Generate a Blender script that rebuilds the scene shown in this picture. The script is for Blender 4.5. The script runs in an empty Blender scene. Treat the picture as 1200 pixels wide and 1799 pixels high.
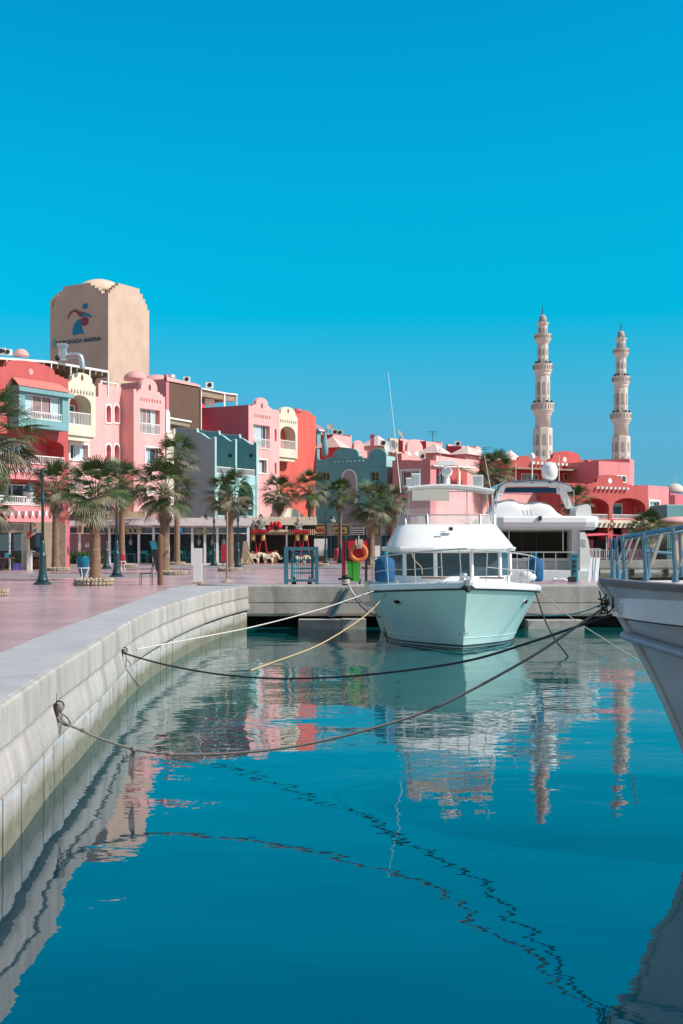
import bpy, bmesh, math, random
from mathutils import Vector, Matrix
from mathutils.geometry import tessellate_polygon
R = math.radians
C = bpy.context.scene.collection
SC = bpy.context.scene
# ------------------------------------------------------------------ camera, sky, sun, exposure
FPX, CX, HY, ZC = 2200.0, 600.0, 953.0, 3.25      # focal length in photo pixels, centre column, horizon row, eye height over the water
cam_d = bpy.data.cameras.new('camera'); cam = bpy.data.objects.new('camera', cam_d); C.objects.link(cam)
cam.location = (0, 0, ZC); cam.rotation_euler = (R(90), 0, 0)
cam_d.sensor_fit = 'HORIZONTAL'; cam_d.sensor_width = 36; cam_d.lens = FPX / 1200 * 36
cam_d.shift_y = (HY - 899.5) / 1200; cam_d.clip_start = 0.1; cam_d.clip_end = 6000
SC.camera = cam
SUN_EL, SUN_AZ = 42.0, 108.0                        # azimuth from +Y clockwise to +X
sd = Vector((math.sin(R(SUN_AZ)) * math.cos(R(SUN_EL)), math.cos(R(SUN_AZ)) * math.cos(R(SUN_EL)), math.sin(R(SUN_EL))))
sl = bpy.data.lights.new('sun', 'SUN'); sl.energy = 4.0; sl.angle = R(0.5); sl.color = (1.0, 0.95, 0.89)
so = bpy.data.objects.new('sun', sl); C.objects.link(so); so.location = (60, -10, 60)
so.rotation_euler = sd.to_track_quat('Z', 'Y').to_euler()
w = bpy.data.worlds.new('World'); SC.world = w; w.use_nodes = True
nt = w.node_tree; nt.nodes.clear()
n_out = nt.nodes.new('ShaderNodeOutputWorld'); n_bg = nt.nodes.new('ShaderNodeBackground')
n_sky = nt.nodes.new('ShaderNodeTexSky'); n_sky.sky_type = 'NISHITA'; n_sky.sun_disc = False
n_sky.sun_elevation = R(SUN_EL); n_sky.sun_rotation = R(SUN_AZ)
n_sky.air_density = 1.0; n_sky.dust_density = 0.4; n_sky.ozone_density = 3.0
n_tc = nt.nodes.new('ShaderNodeTexCoord'); n_sep = nt.nodes.new('ShaderNodeSeparateXYZ'); n_ramp = nt.nodes.new('ShaderNodeValToRGB')
n_mul = nt.nodes.new('ShaderNodeVectorMath'); n_mul.operation = 'MULTIPLY'
n_scl = nt.nodes.new('ShaderNodeVectorMath'); n_scl.operation = 'SCALE'; n_scl.inputs['Scale'].default_value = 4.0
# the day's colour of the sky by height over the horizon (sine of elevation), over the physical sky; overhead warmed as added fill
SKY_TINT = [(0.0, (0.5, 0.5, 0.5)), (1.0, (0.5, 0.5, 0.5))]
#SKYTINT#
SKY_TINT = [(0.0105, (0.03387, 0.11133, 0.1976)), (0.0536, (0.03453, 0.1046, 0.1566)), (0.0941, (0.038, 0.12407, 0.15793)), (0.1142, (0.031, 0.13547, 0.16347)), (0.1342, (0.02373, 0.14807, 0.1698)), (0.1584, (0.0104, 0.16353, 0.18053)), (0.178, (0.00053, 0.17733, 0.19)), (0.2059, (0.00053, 0.19127, 0.1988)), (0.2438, (0.00067, 0.20373, 0.20847)), (0.2845, (0.00073, 0.21307, 0.219)), (0.3238, (0.00053, 0.21587, 0.2282)), (0.3615, (0.00053, 0.21873, 0.23447)), (0.3975, (0.00053, 0.21487, 0.2388)), (0.55, (0.26, 0.22, 0.185)), (1.0, (0.38, 0.27, 0.19))]
el = n_ramp.color_ramp.elements
while len(el) < len(SKY_TINT): el.new(0.5)
for e, (p, c) in zip(el, SKY_TINT): e.position = p; e.color = (*c, 1)
nt.links.new(n_tc.outputs['Generated'], n_sep.inputs[0]); nt.links.new(n_sep.outputs['Z'], n_ramp.inputs['Fac'])
# sky half behind the camera made paler and neutral, added fill for the shade
n_map = nt.nodes.new('ShaderNodeMapRange'); n_map.inputs['From Min'].default_value = .05; n_map.inputs['From Max'].default_value = -.45
n_mix = nt.nodes.new('ShaderNodeMix'); n_mix.data_type = 'RGBA'; n_mix.inputs[7].default_value = (.195, .172, .140, 1)
nt.links.new(n_sep.outputs['Y'], n_map.inputs['Value']); nt.links.new(n_map.outputs[0], n_mix.inputs[0]); nt.links.new(n_ramp.outputs[0], n_mix.inputs[6])
nt.links.new(n_sky.outputs[0], n_mul.inputs[0]); nt.links.new(n_mix.outputs[2], n_scl.inputs[0]); nt.links.new(n_scl.outputs[0], n_mul.inputs[1])
nt.links.new(n_mul.outputs[0], n_bg.inputs['Color']); n_bg.inputs['Strength'].default_value = 0.15
nt.links.new(n_bg.outputs[0], n_out.inputs[0])
SC.view_settings.view_transform = 'Standard'; SC.view_settings.look = 'None'
SC.view_settings.exposure = 0.3; SC.view_settings.gamma = 1.0
SC.render.engine = 'CYCLES'
SC.cycles.max_bounces = 8; SC.cycles.transparent_max_bounces = 16
# ------------------------------------------------------------------ helpers
def at(px, py, Y): return Vector(((px - CX) / FPX * Y, Y, ZC + (HY - py) / FPX * Y))
def gy(py, z=1.6): return FPX * (ZC - z) / (py - HY)          # distance of a point of a level plane seen at row py
def gp(px, py, z=1.6): Y = gy(py, z); return Vector(((px - CX) / FPX * Y, Y, z))
def origin(o):
    v = Vector((0, 0, 0))
    while o is not None: v += o.location; o = o.parent
    return v
class MB:
    def __init__(s): s.v = []; s.f = []; s.m = []; s.smooth = []
    def add(s, vs, fs, sm=False, mi=0):
        b = len(s.v); s.v += [tuple(v) for v in vs]
        for f in fs: s.f.append([b + i for i in f]); s.smooth.append(sm); s.m.append(mi)
        return s
    def box(s, a, b, fr=None, mi=0):
        (x0, y0, z0), (x1, y1, z1) = a, b
        vs = [(x0,y0,z0),(x1,y0,z0),(x1,y1,z0),(x0,y1,z0),(x0,y0,z1),(x1,y0,z1),(x1,y1,z1),(x0,y1,z1)]
        if fr: vs = [fr(*v) for v in vs]
        return s.add(vs, [(0,3,2,1),(4,5,6,7),(0,1,5,4),(1,2,6,5),(2,3,7,6),(3,0,4,7)], False, mi)
    def cbox(s, c, d, fr=None, mi=0):
        return s.box([c[i]-d[i]/2 for i in range(3)], [c[i]+d[i]/2 for i in range(3)], fr, mi)
    def tube(s, pts, r, n=8, cap=True, mi=0):
        pts = [Vector(p) for p in pts]; m = len(pts)
        rs = r if isinstance(r, (list, tuple)) else [r] * m
        vs = []; up = None
        for i, p in enumerate(pts):
            d = (pts[min(i+1, m-1)] - pts[max(i-1, 0)]).normalized()
            if up is None:
                up = Vector((0,0,1)) if abs(d.z) < .95 else Vector((1,0,0))
            a = d.cross(up)
            if a.length < 1e-4: a = d.cross(Vector((0,1,0)))
            a.normalize(); b = a.cross(d).normalized(); up = b
            for k in range(n):
                t = 2*math.pi*k/n; vs.append(p + (a*math.cos(t) + b*math.sin(t)) * rs[i])
        fs = [(i*n+k, i*n+(k+1) % n, (i+1)*n+(k+1) % n, (i+1)*n+k) for i in range(m-1) for k in range(n)]
        s.add(vs, fs, True, mi)
        if cap: s.add(vs[:n], [tuple(range(n))[::-1]], False, mi); s.add(vs[-n:], [tuple(range(n))], False, mi)
        return s
    def lathe(s, prof, c=(0,0,0), n=16, sm=True, mi=0, rot=0, sx=1, sy=1):
        vs = []
        for (r, z) in prof:
            for k in range(n):
                t = 2*math.pi*(k+rot)/n; vs.append((c[0]+r*sx*math.cos(t), c[1]+r*sy*math.sin(t), c[2]+z))
        fs = [(i*n+k, i*n+(k+1) % n, (i+1)*n+(k+1) % n, (i+1)*n+k) for i in range(len(prof)-1) for k in range(n)]
        fs += [tuple(range(n))[::-1], tuple((len(prof)-1)*n+k for k in range(n))]
        return s.add(vs, fs, sm, mi)
    def ball(s, c, r, n=12, m=8, mi=0, top=False):
        rx, ry, rz = r if isinstance(r, (tuple, list)) else (r, r, r)
        prof = []
        a0 = 0 if top else -90
        for i in range(m+1):
            a = R(a0 + (90-a0)*i/m); prof.append((max(math.cos(a), .001), math.sin(a)*rz))
        return s.lathe(prof, c, n, True, mi, 0, rx, ry)
    def grid(s, rows, sm=True, mi=0, closed=False):
        n = len(rows[0]); vs = [p for r in rows for p in r]
        fs = [(i*n+k, i*n+k+1, (i+1)*n+k+1, (i+1)*n+k) for i in range(len(rows)-1) for k in range(n-1)]
        if closed: fs += [(i*n+n-1, i*n, (i+1)*n, (i+1)*n+n-1) for i in range(len(rows)-1)]
        return s.add(vs, fs, sm, mi)
    def prism(s, outline, fr, t0, t1, holes=(), back=True, front=True, mi=0):
        loops = [list(outline)] + [list(h) for h in holes]
        flat = [p for l in loops for p in l]; n = len(flat)
        tris = tessellate_polygon([[Vector((p[0], p[1], 0)) for p in l] for l in loops])
        vs = [fr(p[0], t0, p[1]) for p in flat] + [fr(p[0], t1, p[1]) for p in flat]; fs = []
        if front: fs += [tuple(t) for t in tris]
        if back: fs += [tuple(n+i for i in t[::-1]) for t in tris]
        b = 0
        for l in loops:
            k = len(l); fs += [(b+i, b+(i+1) % k, n+b+(i+1) % k, n+b+i) for i in range(k)]; b += k
        return s.add(vs, fs, False, mi)
    def build(s, name, mat, parent=None, label=None):
        me = bpy.data.meshes.new(name); off = origin(parent)
        me.from_pydata([tuple(Vector(v) - off) for v in s.v], [], s.f)
        for i, m_ in enumerate(mat if isinstance(mat, (list, tuple)) else [mat]): me.materials.append(m_)
        me.polygons.foreach_set('use_smooth', s.smooth); me.polygons.foreach_set('material_index', s.m)
        me.update()
        bm = bmesh.new(); bm.from_mesh(me); bmesh.ops.recalc_face_normals(bm, faces=bm.faces); bm.to_mesh(me); bm.free()
        o = bpy.data.objects.new(name, me); C.objects.link(o)
        if parent: o.parent = parent
        if label: o['label'] = label
        return o
def tag(o, label, cat, group=None):
    o['label'] = label; o['category'] = cat
    if group: o['group'] = group
    return o
def thing(name, label, cat, loc, group=None):
    o = bpy.data.objects.new(name, None); C.objects.link(o); o.location = Vector(loc); o.empty_display_size = .2
    return tag(o, label, cat, group)
def struct(o, kind='structure'): o['kind'] = kind; return o
def copy_tree(o, parent=None):
    c = o.copy(); C.objects.link(c); c.parent = parent
    for ch in o.children: copy_tree(ch, c)
    return c
def catmull(pts, n=8):
    pts = [Vector(p) for p in pts]; P_ = [pts[0]*2-pts[1]] + pts + [pts[-1]*2-pts[-2]]; out = []
    for i in range(1, len(P_)-2):
        a, b, c, d = P_[i-1:i+3]
        for k in range(n):
            t = k/n; out.append(.5*((2*b)+(c-a)*t+(2*a-5*b+4*c-d)*t*t+(3*b-a-3*c+d)*t**3))
    return out + [pts[-1]]
def ident(x, y, z): return (x, y, z)
class Fr:                                             # a facade: a vertical plane by one point and its heading (angle from +Y to +X)
    def __init__(s, px, Y, ang=30.0, off=0.0):
        s.U = Vector((math.sin(R(ang)), math.cos(R(ang)))); s.N = Vector((math.cos(R(ang)), -math.sin(R(ang))))
        s.o = Vector(((px-CX)/FPX*Y, Y)) + s.N*off
    def __call__(s, a, t, z): p = s.o + s.U*a + s.N*t; return (p.x, p.y, z)
    def s(s, px): k = (px-CX)/FPX; return (k*s.o.y - s.o.x)/(s.U.x - k*s.U.y)
    def z(s, py, a): return ZC + (HY-py)/FPX*(s.o.y + a*s.U.y)
    def sz(s, px, py): a = s.s(px); return (a, s.z(py, a))
    def rect(s, px0, px1, py0, py1):
        a, b = s.s(px0), s.s(px1); m = (a+b)/2; return (a, b, s.z(py1, m), s.z(py0, m))
    def side(s):                                       # the plane of the left end wall: s.N reversed is its heading
        f = Fr(CX, 1); f.o = s.o.copy(); f.U = s.N.copy(); f.N = -s.U.copy(); return f
    def side_at(s, a):
        f = s.side(); f.o = s.o + s.U*a; return f
def rc(a, b, c, d): return [(a, c), (b, c), (b, d), (a, d)]
def arch(a, b, z0, z1, rise, n=10):
    m, h = (a+b)/2, (b-a)/2
    return [(a, z0), (b, z0)] + [(m+h*math.cos(math.pi*i/n), z1-rise+rise*math.sin(math.pi*i/n)) for i in range(n+1)]
def crest(a, b, z0, zs, zt, k0=.22, k1=.8, steps=3, n=12):   # a stepped shoulder on each side and a round gable between
    w_ = b-a; pts = [(a, z0), (b, z0), (b, zs)]
    zc = zs + (zt-zs)*.35
    for i in range(steps):
        x = b - (1-k1)*w_*(i+1)/steps; pts += [(x+.0001, zs+(zc-zs)*i/steps), (x, zs+(zc-zs)*(i+1)/steps)]
    m, h = a+(k0+k1)/2*w_, (k1-k0)/2*w_
    for i in range(1, n): t = math.pi*i/n; pts.append((m+h*math.cos(t), zc+(zt-zc)*math.sin(t)**.8))
    for i in range(steps):
        x = a + k0*w_*(steps-i)/steps; pts += [(x, zc-(zc-zs)*i/steps), (x-.0001, zc-(zc-zs)*(i+1)/steps)]
    pts.append((a, zs)); return pts
# ------------------------------------------------------------------ materials
def mat(name, col, rough=.7, var=.12, scale=1.5, bump=.0, bscale=30., metal=0., spec=.5, stretch=(1,1,1), emit=None, dirt=None, coat=0.):
    m = bpy.data.materials.new(name); m.use_nodes = True; t = m.node_tree; b = t.nodes['Principled BSDF']
    b.inputs['Roughness'].default_value = rough; b.inputs['Metallic'].default_value = metal; b.inputs['Specular IOR Level'].default_value = spec
    b.inputs['Coat Weight'].default_value = coat; b.inputs['Coat Roughness'].default_value = .05
    tc = t.nodes.new('ShaderNodeTexCoord'); mp = t.nodes.new('ShaderNodeMapping'); mp.inputs['Scale'].default_value = stretch
    t.links.new(tc.outputs['Object'], mp.inputs[0])
    nz = t.nodes.new('ShaderNodeTexNoise'); nz.inputs['Scale'].default_value = scale; nz.inputs['Detail'].default_value = 6; nz.inputs['Roughness'].default_value = .65
    t.links.new(mp.outputs[0], nz.inputs[0])
    rp = t.nodes.new('ShaderNodeValToRGB'); rp.color_ramp.elements[0].position = .3; rp.color_ramp.elements[1].position = .7
    lo = dirt if dirt else tuple(c*(1-var) for c in col)
    rp.color_ramp.elements[0].color = (*lo, 1); rp.color_ramp.elements[1].color = (*[min(c*(1+var*.6), 1) for c in col], 1)
    t.links.new(nz.outputs['Fac'], rp.inputs[0]); t.links.new(rp.outputs[0], b.inputs['Base Color'])
    if bump:
        n2 = t.nodes.new('ShaderNodeTexNoise'); n2.inputs['Scale'].default_value = bscale; n2.inputs['Detail'].default_value = 4
        t.links.new(mp.outputs[0], n2.inputs[0]); bp = t.nodes.new('ShaderNodeBump'); bp.inputs['Strength'].default_value = bump; bp.inputs['Distance'].default_value = .02
        t.links.new(n2.outputs['Fac'], bp.inputs['Height']); t.links.new(bp.outputs[0], b.inputs['Normal'])
    if emit: b.inputs['Emission Color'].default_value = (*emit, 1); b.inputs['Emission Strength'].default_value = 1
    return m
def clear_mat(name, col, white=.2, rough=.03):
    m = bpy.data.materials.new(name); m.use_nodes = True; t = m.node_tree; b = t.nodes['Principled BSDF']
    b.inputs['Base Color'].default_value = (*col, 1); b.inputs['Roughness'].default_value = rough
    tr = t.nodes.new('ShaderNodeBsdfTransparent'); mx = t.nodes.new('ShaderNodeMixShader'); mx.inputs[0].default_value = white
    t.links.new(tr.outputs[0], mx.inputs[1]); t.links.new(b.outputs[0], mx.inputs[2]); t.links.new(mx.outputs[0], t.nodes['Material Output'].inputs[0])
    return m
def stucco(name, col, var=.15): return mat(name, col, .85, var, .8, .25, 18., spec=.25, stretch=(1, 1, .22))
M = {}
M['coral'] = stucco('coral stucco', (.53,.112,.105)); M['red'] = stucco('red stucco', (.64,.09,.10)); M['orange'] = stucco('orange red stucco', (.70,.14,.11))
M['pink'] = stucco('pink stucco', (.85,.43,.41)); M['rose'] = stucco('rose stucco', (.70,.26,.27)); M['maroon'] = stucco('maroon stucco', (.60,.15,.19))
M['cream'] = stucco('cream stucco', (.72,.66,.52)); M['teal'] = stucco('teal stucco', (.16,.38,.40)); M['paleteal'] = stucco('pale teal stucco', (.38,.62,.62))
M['greyteal'] = stucco('grey teal stucco', (.20,.38,.40)); M['sand'] = mat('sand stucco', (.57,.43,.33), .88, .13, .55, .3, 12., spec=.25, stretch=(1,1,.8)); M['beige'] = stucco('beige stucco', (.60,.48,.32))
M['slate'] = stucco('slate grey stucco', (.40,.52,.52)); M['dome'] = stucco('dome stucco', (.72,.38,.36)); M['domesand'] = stucco('sand dome stucco', (.74,.56,.42))
M['stone'] = mat('pale minaret stone', (.68,.60,.52), .85, .18, .5, .3, 4., spec=.2)
M['whitetrim'] = mat('white trim', (.80,.78,.75), .6, .06, 3.)
M['white'] = mat('white gelcoat', (.82,.83,.82), .22, .04, 1.2, coat=.3)
M['hull'] = mat('white hull paint tinted with water light', (.60,.84,.80), .2, .06, .8, stretch=(1,1,.3), coat=.4)  # white hull, with aqua bounce light from the water put into its colour
M['offwhite'] = mat('off white plastic', (.76,.75,.72), .45, .08, 2.)
M['canvas'] = mat('grey white canvas', (.74,.745,.75), .9, .1, 2., .3, 3.)
M['glass'] = mat('dark window glass', (.035,.06,.07), .06, .3, .6, spec=.8)
M['blueglass'] = mat('blue tinted window glass', (.05,.14,.19), .06, .3, .6, spec=.9)
M['black'] = mat('black smoked glass', (.010,.012,.013), .10, .2, 2., spec=.15)
M['curtain'] = mat('pale curtain', (.48,.60,.64), .9, .25, 5., stretch=(6,6,.3)); M['drape'] = mat('dull rose curtain', (.33,.22,.22), .9, .25, 5., stretch=(6,6,.3))
M['steel'] = mat('brushed rail steel', (.55,.53,.51), .35, .08, 4., metal=.35)
M['galv'] = mat('galvanised duct', (.55,.60,.64), .35, .15, 4., metal=.7)
M['lamp'] = mat('dark green blue cast iron', (.02,.06,.068), .38, .3, 6., .1, 40.)
M['frost'] = mat('frosted lamp glass', (.55,.56,.55), .3, .05, 5.)
M['wood'] = mat('brown timber', (.17,.085,.05), .75, .3, 4., .3, 20., stretch=(4,4,.4)); M['reed'] = mat('brown reed screen', (.15,.085,.058), .9, .35, 3., .4, 30., stretch=(8,8,.5))
M['thatch'] = mat('weathered pergola boards', (.33,.26,.19), .9, .3, 3., .3, 12.)
M['tile'] = mat('clay roof tile', (.62,.22,.18), .8, .2, 5.); M['tilepale'] = mat('pale roof tile', (.68,.50,.46), .8, .2, 3.)
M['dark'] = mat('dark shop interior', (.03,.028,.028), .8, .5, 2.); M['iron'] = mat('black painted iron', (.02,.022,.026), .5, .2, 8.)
M['concrete'] = mat('dock concrete', (.42,.40,.37), .85, .3, 1.6, .5, 14., spec=.3)
M['plantgreen'] = mat('shrub leaves', (.045,.12,.03), .6, .5, 3.); M['stonerim'] = mat('rough planter stone', (.42,.35,.25), .9, .35, 5., .6, 14.)
M['bark'] = mat('palm bark', (.25,.155,.10), .95, .35, 3., .9, 9., stretch=(.6,.6,3)); M['deadfrond'] = mat('dead palm fronds', (.33,.24,.16), .9, .35, 2.)
M['frond'] = mat('palm fronds', (.075,.13,.04), .5, .45, 1.1, spec=.4); M['frondpale'] = mat('sunburnt palm fronds', (.23,.215,.13), .6, .35, 1.3)
M['sign_red'] = mat('red sign board', (.55,.02,.04), .5, .12, 3.); M['orange_ring'] = mat('orange life ring', (.75,.19,.05), .55, .15, 5.)
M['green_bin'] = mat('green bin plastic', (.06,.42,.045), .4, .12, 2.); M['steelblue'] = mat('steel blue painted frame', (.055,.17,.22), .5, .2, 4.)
M['turq'] = mat('turquoise paint', (.02,.25,.32), .5, .2, 4.); M['bluepot'] = mat('blue glazed pot', (.0,.14,.22), .25, .25, 5.); M['redpot'] = mat('red glazed pot', (.32,.03,.04), .3, .25, 5.)
M['bluefender'] = mat('blue fender cloth', (.0,.085,.22), .75, .2, 4., .2, 30.); M['purple'] = mat('violet blue pot', (.14,.14,.50), .5, .1, 4.)
M['tealchair'] = mat('teal painted chair', (.03,.55,.60), .5, .12, 5.); M['gold'] = mat('dull gold paint', (.60,.42,.14), .5, .3, 5.)
M['pinkcloth'] = mat('pink awning cloth', (.72,.10,.17), .85, .1, 3.); M['awning'] = mat('grey mauve awning', (.42,.36,.36), .85, .12, 1.5)
M['yellow'] = mat('yellow sign face', (.72,.50,.16), .6, .15, 8.); M['brass'] = mat('pale gold letters', (.62,.52,.32), .5, .1, 5.)
M['vinyl'] = clear_mat('clear vinyl', (.75,.78,.78), .22); M['screen'] = clear_mat('smoked clear screen', (.62,.62,.60), .62, .1); M['shopglass'] = clear_mat('teal shop glass', (.01,.075,.09), .16, .04)
M['ropegrey'] = mat('weathered grey rope', (.22,.20,.18), .9, .3, 30.); M['ropedark'] = mat('dark wet rope', (.035,.04,.045), .8, .3, 30.)
M['ropepale'] = mat('pale nylon rope', (.62,.58,.52), .8, .2, 30.); M['ropeyellow'] = mat('straw yellow rope', (.55,.40,.20), .8, .2, 30.); M['ropeblue'] = mat('blue rope', (.0,.20,.30), .8, .2, 30.)
M['blinds'] = mat('beige roller blind', (.55,.53,.46), .85, .06, 3.); M['logoblue'] = mat('blue emblem paint', (.0,.22,.38), .7, .1, 3.); M['logopurple'] = mat('plum emblem paint', (.24,.05,.09), .7, .1, 3.)
M['letterblue'] = mat('slate blue lettering', (.05,.10,.17), .7, .1, 3.); M['railblue'] = mat('blue grey rail tube', (.13,.25,.34), .3, .15, 3., metal=.4)
M['statue'] = mat('carved grey stone', (.30,.28,.26), .85, .3, 6., .4, 20.); M['elephant'] = mat('white gilded carving', (.62,.52,.36), .7, .35, 7.)
M['redpaint'] = mat('red lacquer', (.55,.015,.03), .45, .2, 5.); M['canopyblue'] = mat('blue canopy cloth', (.01,.08,.17), .8, .1, 3.)
# ------------------------------------------------------------------ ground, water, quays
def water_mat():
    m = bpy.data.materials.new('harbour water'); m.use_nodes = True; t = m.node_tree; b = t.nodes['Principled BSDF']
    b.inputs['Base Color'].default_value = (0.0, .044, .060, 1); b.inputs['Roughness'].default_value = .01; b.inputs['IOR'].default_value = 2.3
    tc = t.nodes.new('ShaderNodeNewGeometry')
    def wave(scale, sx, sy, detail, dist, prev=None, strength=1.0):
        mp = t.nodes.new('ShaderNodeMapping'); mp.inputs['Scale'].default_value = (sx, sy, 1); t.links.new(tc.outputs['Position'], mp.inputs[0])
        n = t.nodes.new('ShaderNodeTexNoise'); n.inputs['Scale'].default_value = scale; n.inputs['Detail'].default_value = detail; n.inputs['Roughness'].default_value = .45
        t.links.new(mp.outputs[0], n.inputs[0])
        bp = t.nodes.new('ShaderNodeBump'); bp.inputs['Distance'].default_value = dist; bp.inputs['Strength'].default_value = strength
        t.links.new(n.outputs['Fac'], bp.inputs['Height'])
        if prev: t.links.new(prev.outputs[0], bp.inputs['Normal'])
        return bp
    a = wave(.16, 1, 1.2, 1, .09); b2 = wave(.62, 1, 1.3, 1.5, .014, a); c = wave(2.6, 1, 1.5, 2, .0048, b2)
    t.links.new(c.outputs[0], b.inputs['Normal'])
    # the wind reaches the inner end of the basin, and the bottom there is shallow and pale
    sp = t.nodes.new('ShaderNodeSeparateXYZ'); t.links.new(tc.outputs['Position'], sp.inputs[0])
    def ramp(lo, hi, y0, y1):
        r = t.nodes.new('ShaderNodeMapRange'); r.interpolation_type = 'SMOOTHSTEP'; r.inputs['From Min'].default_value = y0; r.inputs['From Max'].default_value = y1
        r.inputs['To Min'].default_value = lo; r.inputs['To Max'].default_value = hi; t.links.new(sp.outputs['Y'], r.inputs['Value']); return r
    t.links.new(ramp(.35, 1.0, 11, 26).outputs[0], c.inputs['Strength'])
    mx = t.nodes.new('ShaderNodeMix'); mx.data_type = 'RGBA'; mx.inputs[6].default_value = (0.0, .034, .056, 1); mx.inputs[7].default_value = (0.0, .095, .095, 1)
    t.links.new(ramp(0, 1, 12, 30).outputs[0], mx.inputs[0]); t.links.new(mx.outputs[2], b.inputs['Base Color'])
    return m
M['water'] = water_mat()
struct(MB().box((-2500, -60, -4), (2500, 3000, 0)).build('water', M['water']))
QUAY = catmull([(-3.0,-14,0), (-3.1,-4,0), (-3.2,5,0), (-3.42,12,0), (-3.76,16.4,0), (-4.05,21,0), (-4.5,27.5,0), (-4.55,34,0), (-4.35,40,0), (-3.98,44.5,0), (-3.585,47.75,0)], 8)
INNER = catmull([(-4.3,-14,0), (-4.4,-4,0), (-4.5,5,0), (-4.8,13,0), (-5.07,18.6,0), (-5.3,22.4,0), (-5.6,30.2,0), (-5.9,38,0), (-6.07,42.7,0), (-6.0,47,0), (-5.6,49,0)], 8)
PY0, PY1, BX0, BY1 = 47.75, 55.5, 3.6, 117.0      # the pier's two edges, the further basin's near corner and far edge
def pave_mat():
    m = bpy.data.materials.new('pink paving tiles'); m.use_nodes = True; t = m.node_tree; b = t.nodes['Principled BSDF']
    g = t.nodes.new('ShaderNodeNewGeometry'); br = t.nodes.new('ShaderNodeTexBrick'); br.inputs['Scale'].default_value = 1.0
    br.inputs['Brick Width'].default_value = .4; br.inputs['Row Height'].default_value = .4; br.inputs['Mortar Size'].default_value = .008; br.offset = 0.0
    br.inputs['Color1'].default_value = (.50,.38,.40,1); br.inputs['Color2'].default_value = (.57,.435,.45,1); br.inputs['Mortar'].default_value = (.40,.31,.33,1)
    t.links.new(g.outputs['Position'], br.inputs[0])
    n = t.nodes.new('ShaderNodeTexNoise'); n.inputs['Scale'].default_value = .35; n.inputs['Detail'].default_value = 6; t.links.new(g.outputs['Position'], n.inputs[0])
    rp = t.nodes.new('ShaderNodeValToRGB'); rp.color_ramp.elements[0].position = .35; rp.color_ramp.elements[1].position = .65
    rp.color_ramp.elements[0].color = (.78,.74,.78,1); rp.color_ramp.elements[1].color = (1.12,1.0,.98,1); t.links.new(n.outputs['Fac'], rp.inputs[0])
    mx = t.nodes.new('ShaderNodeVectorMath'); mx.operation = 'MULTIPLY'; t.links.new(br.outputs['Color'], mx.inputs[0]); t.links.new(rp.outputs[0], mx.inputs[1]); t.links.new(mx.outputs[0], b.inputs['Base Color'])
    r2 = t.nodes.new('ShaderNodeMapRange'); r2.inputs['To Min'].default_value = .12; r2.inputs['To Max'].default_value = .34; t.links.new(n.outputs['Fac'], r2.inputs['Value']); t.links.new(r2.outputs[0], b.inputs['Roughness'])
    return m
M['pave'] = pave_mat()
ZP = 1.6
outl = [(p.x-.02, p.y) for p in QUAY] + [(38, PY0+.02), (38, PY1), (BX0, PY1), (BX0, BY1), (600, BY1), (600, 2500), (-1200, 2500), (-1200, -14)]
struct(MB().prism(outl, lambda x, t, y: (x, y, t), ZP, 1.25).build('pavement', M['pave']))
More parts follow.
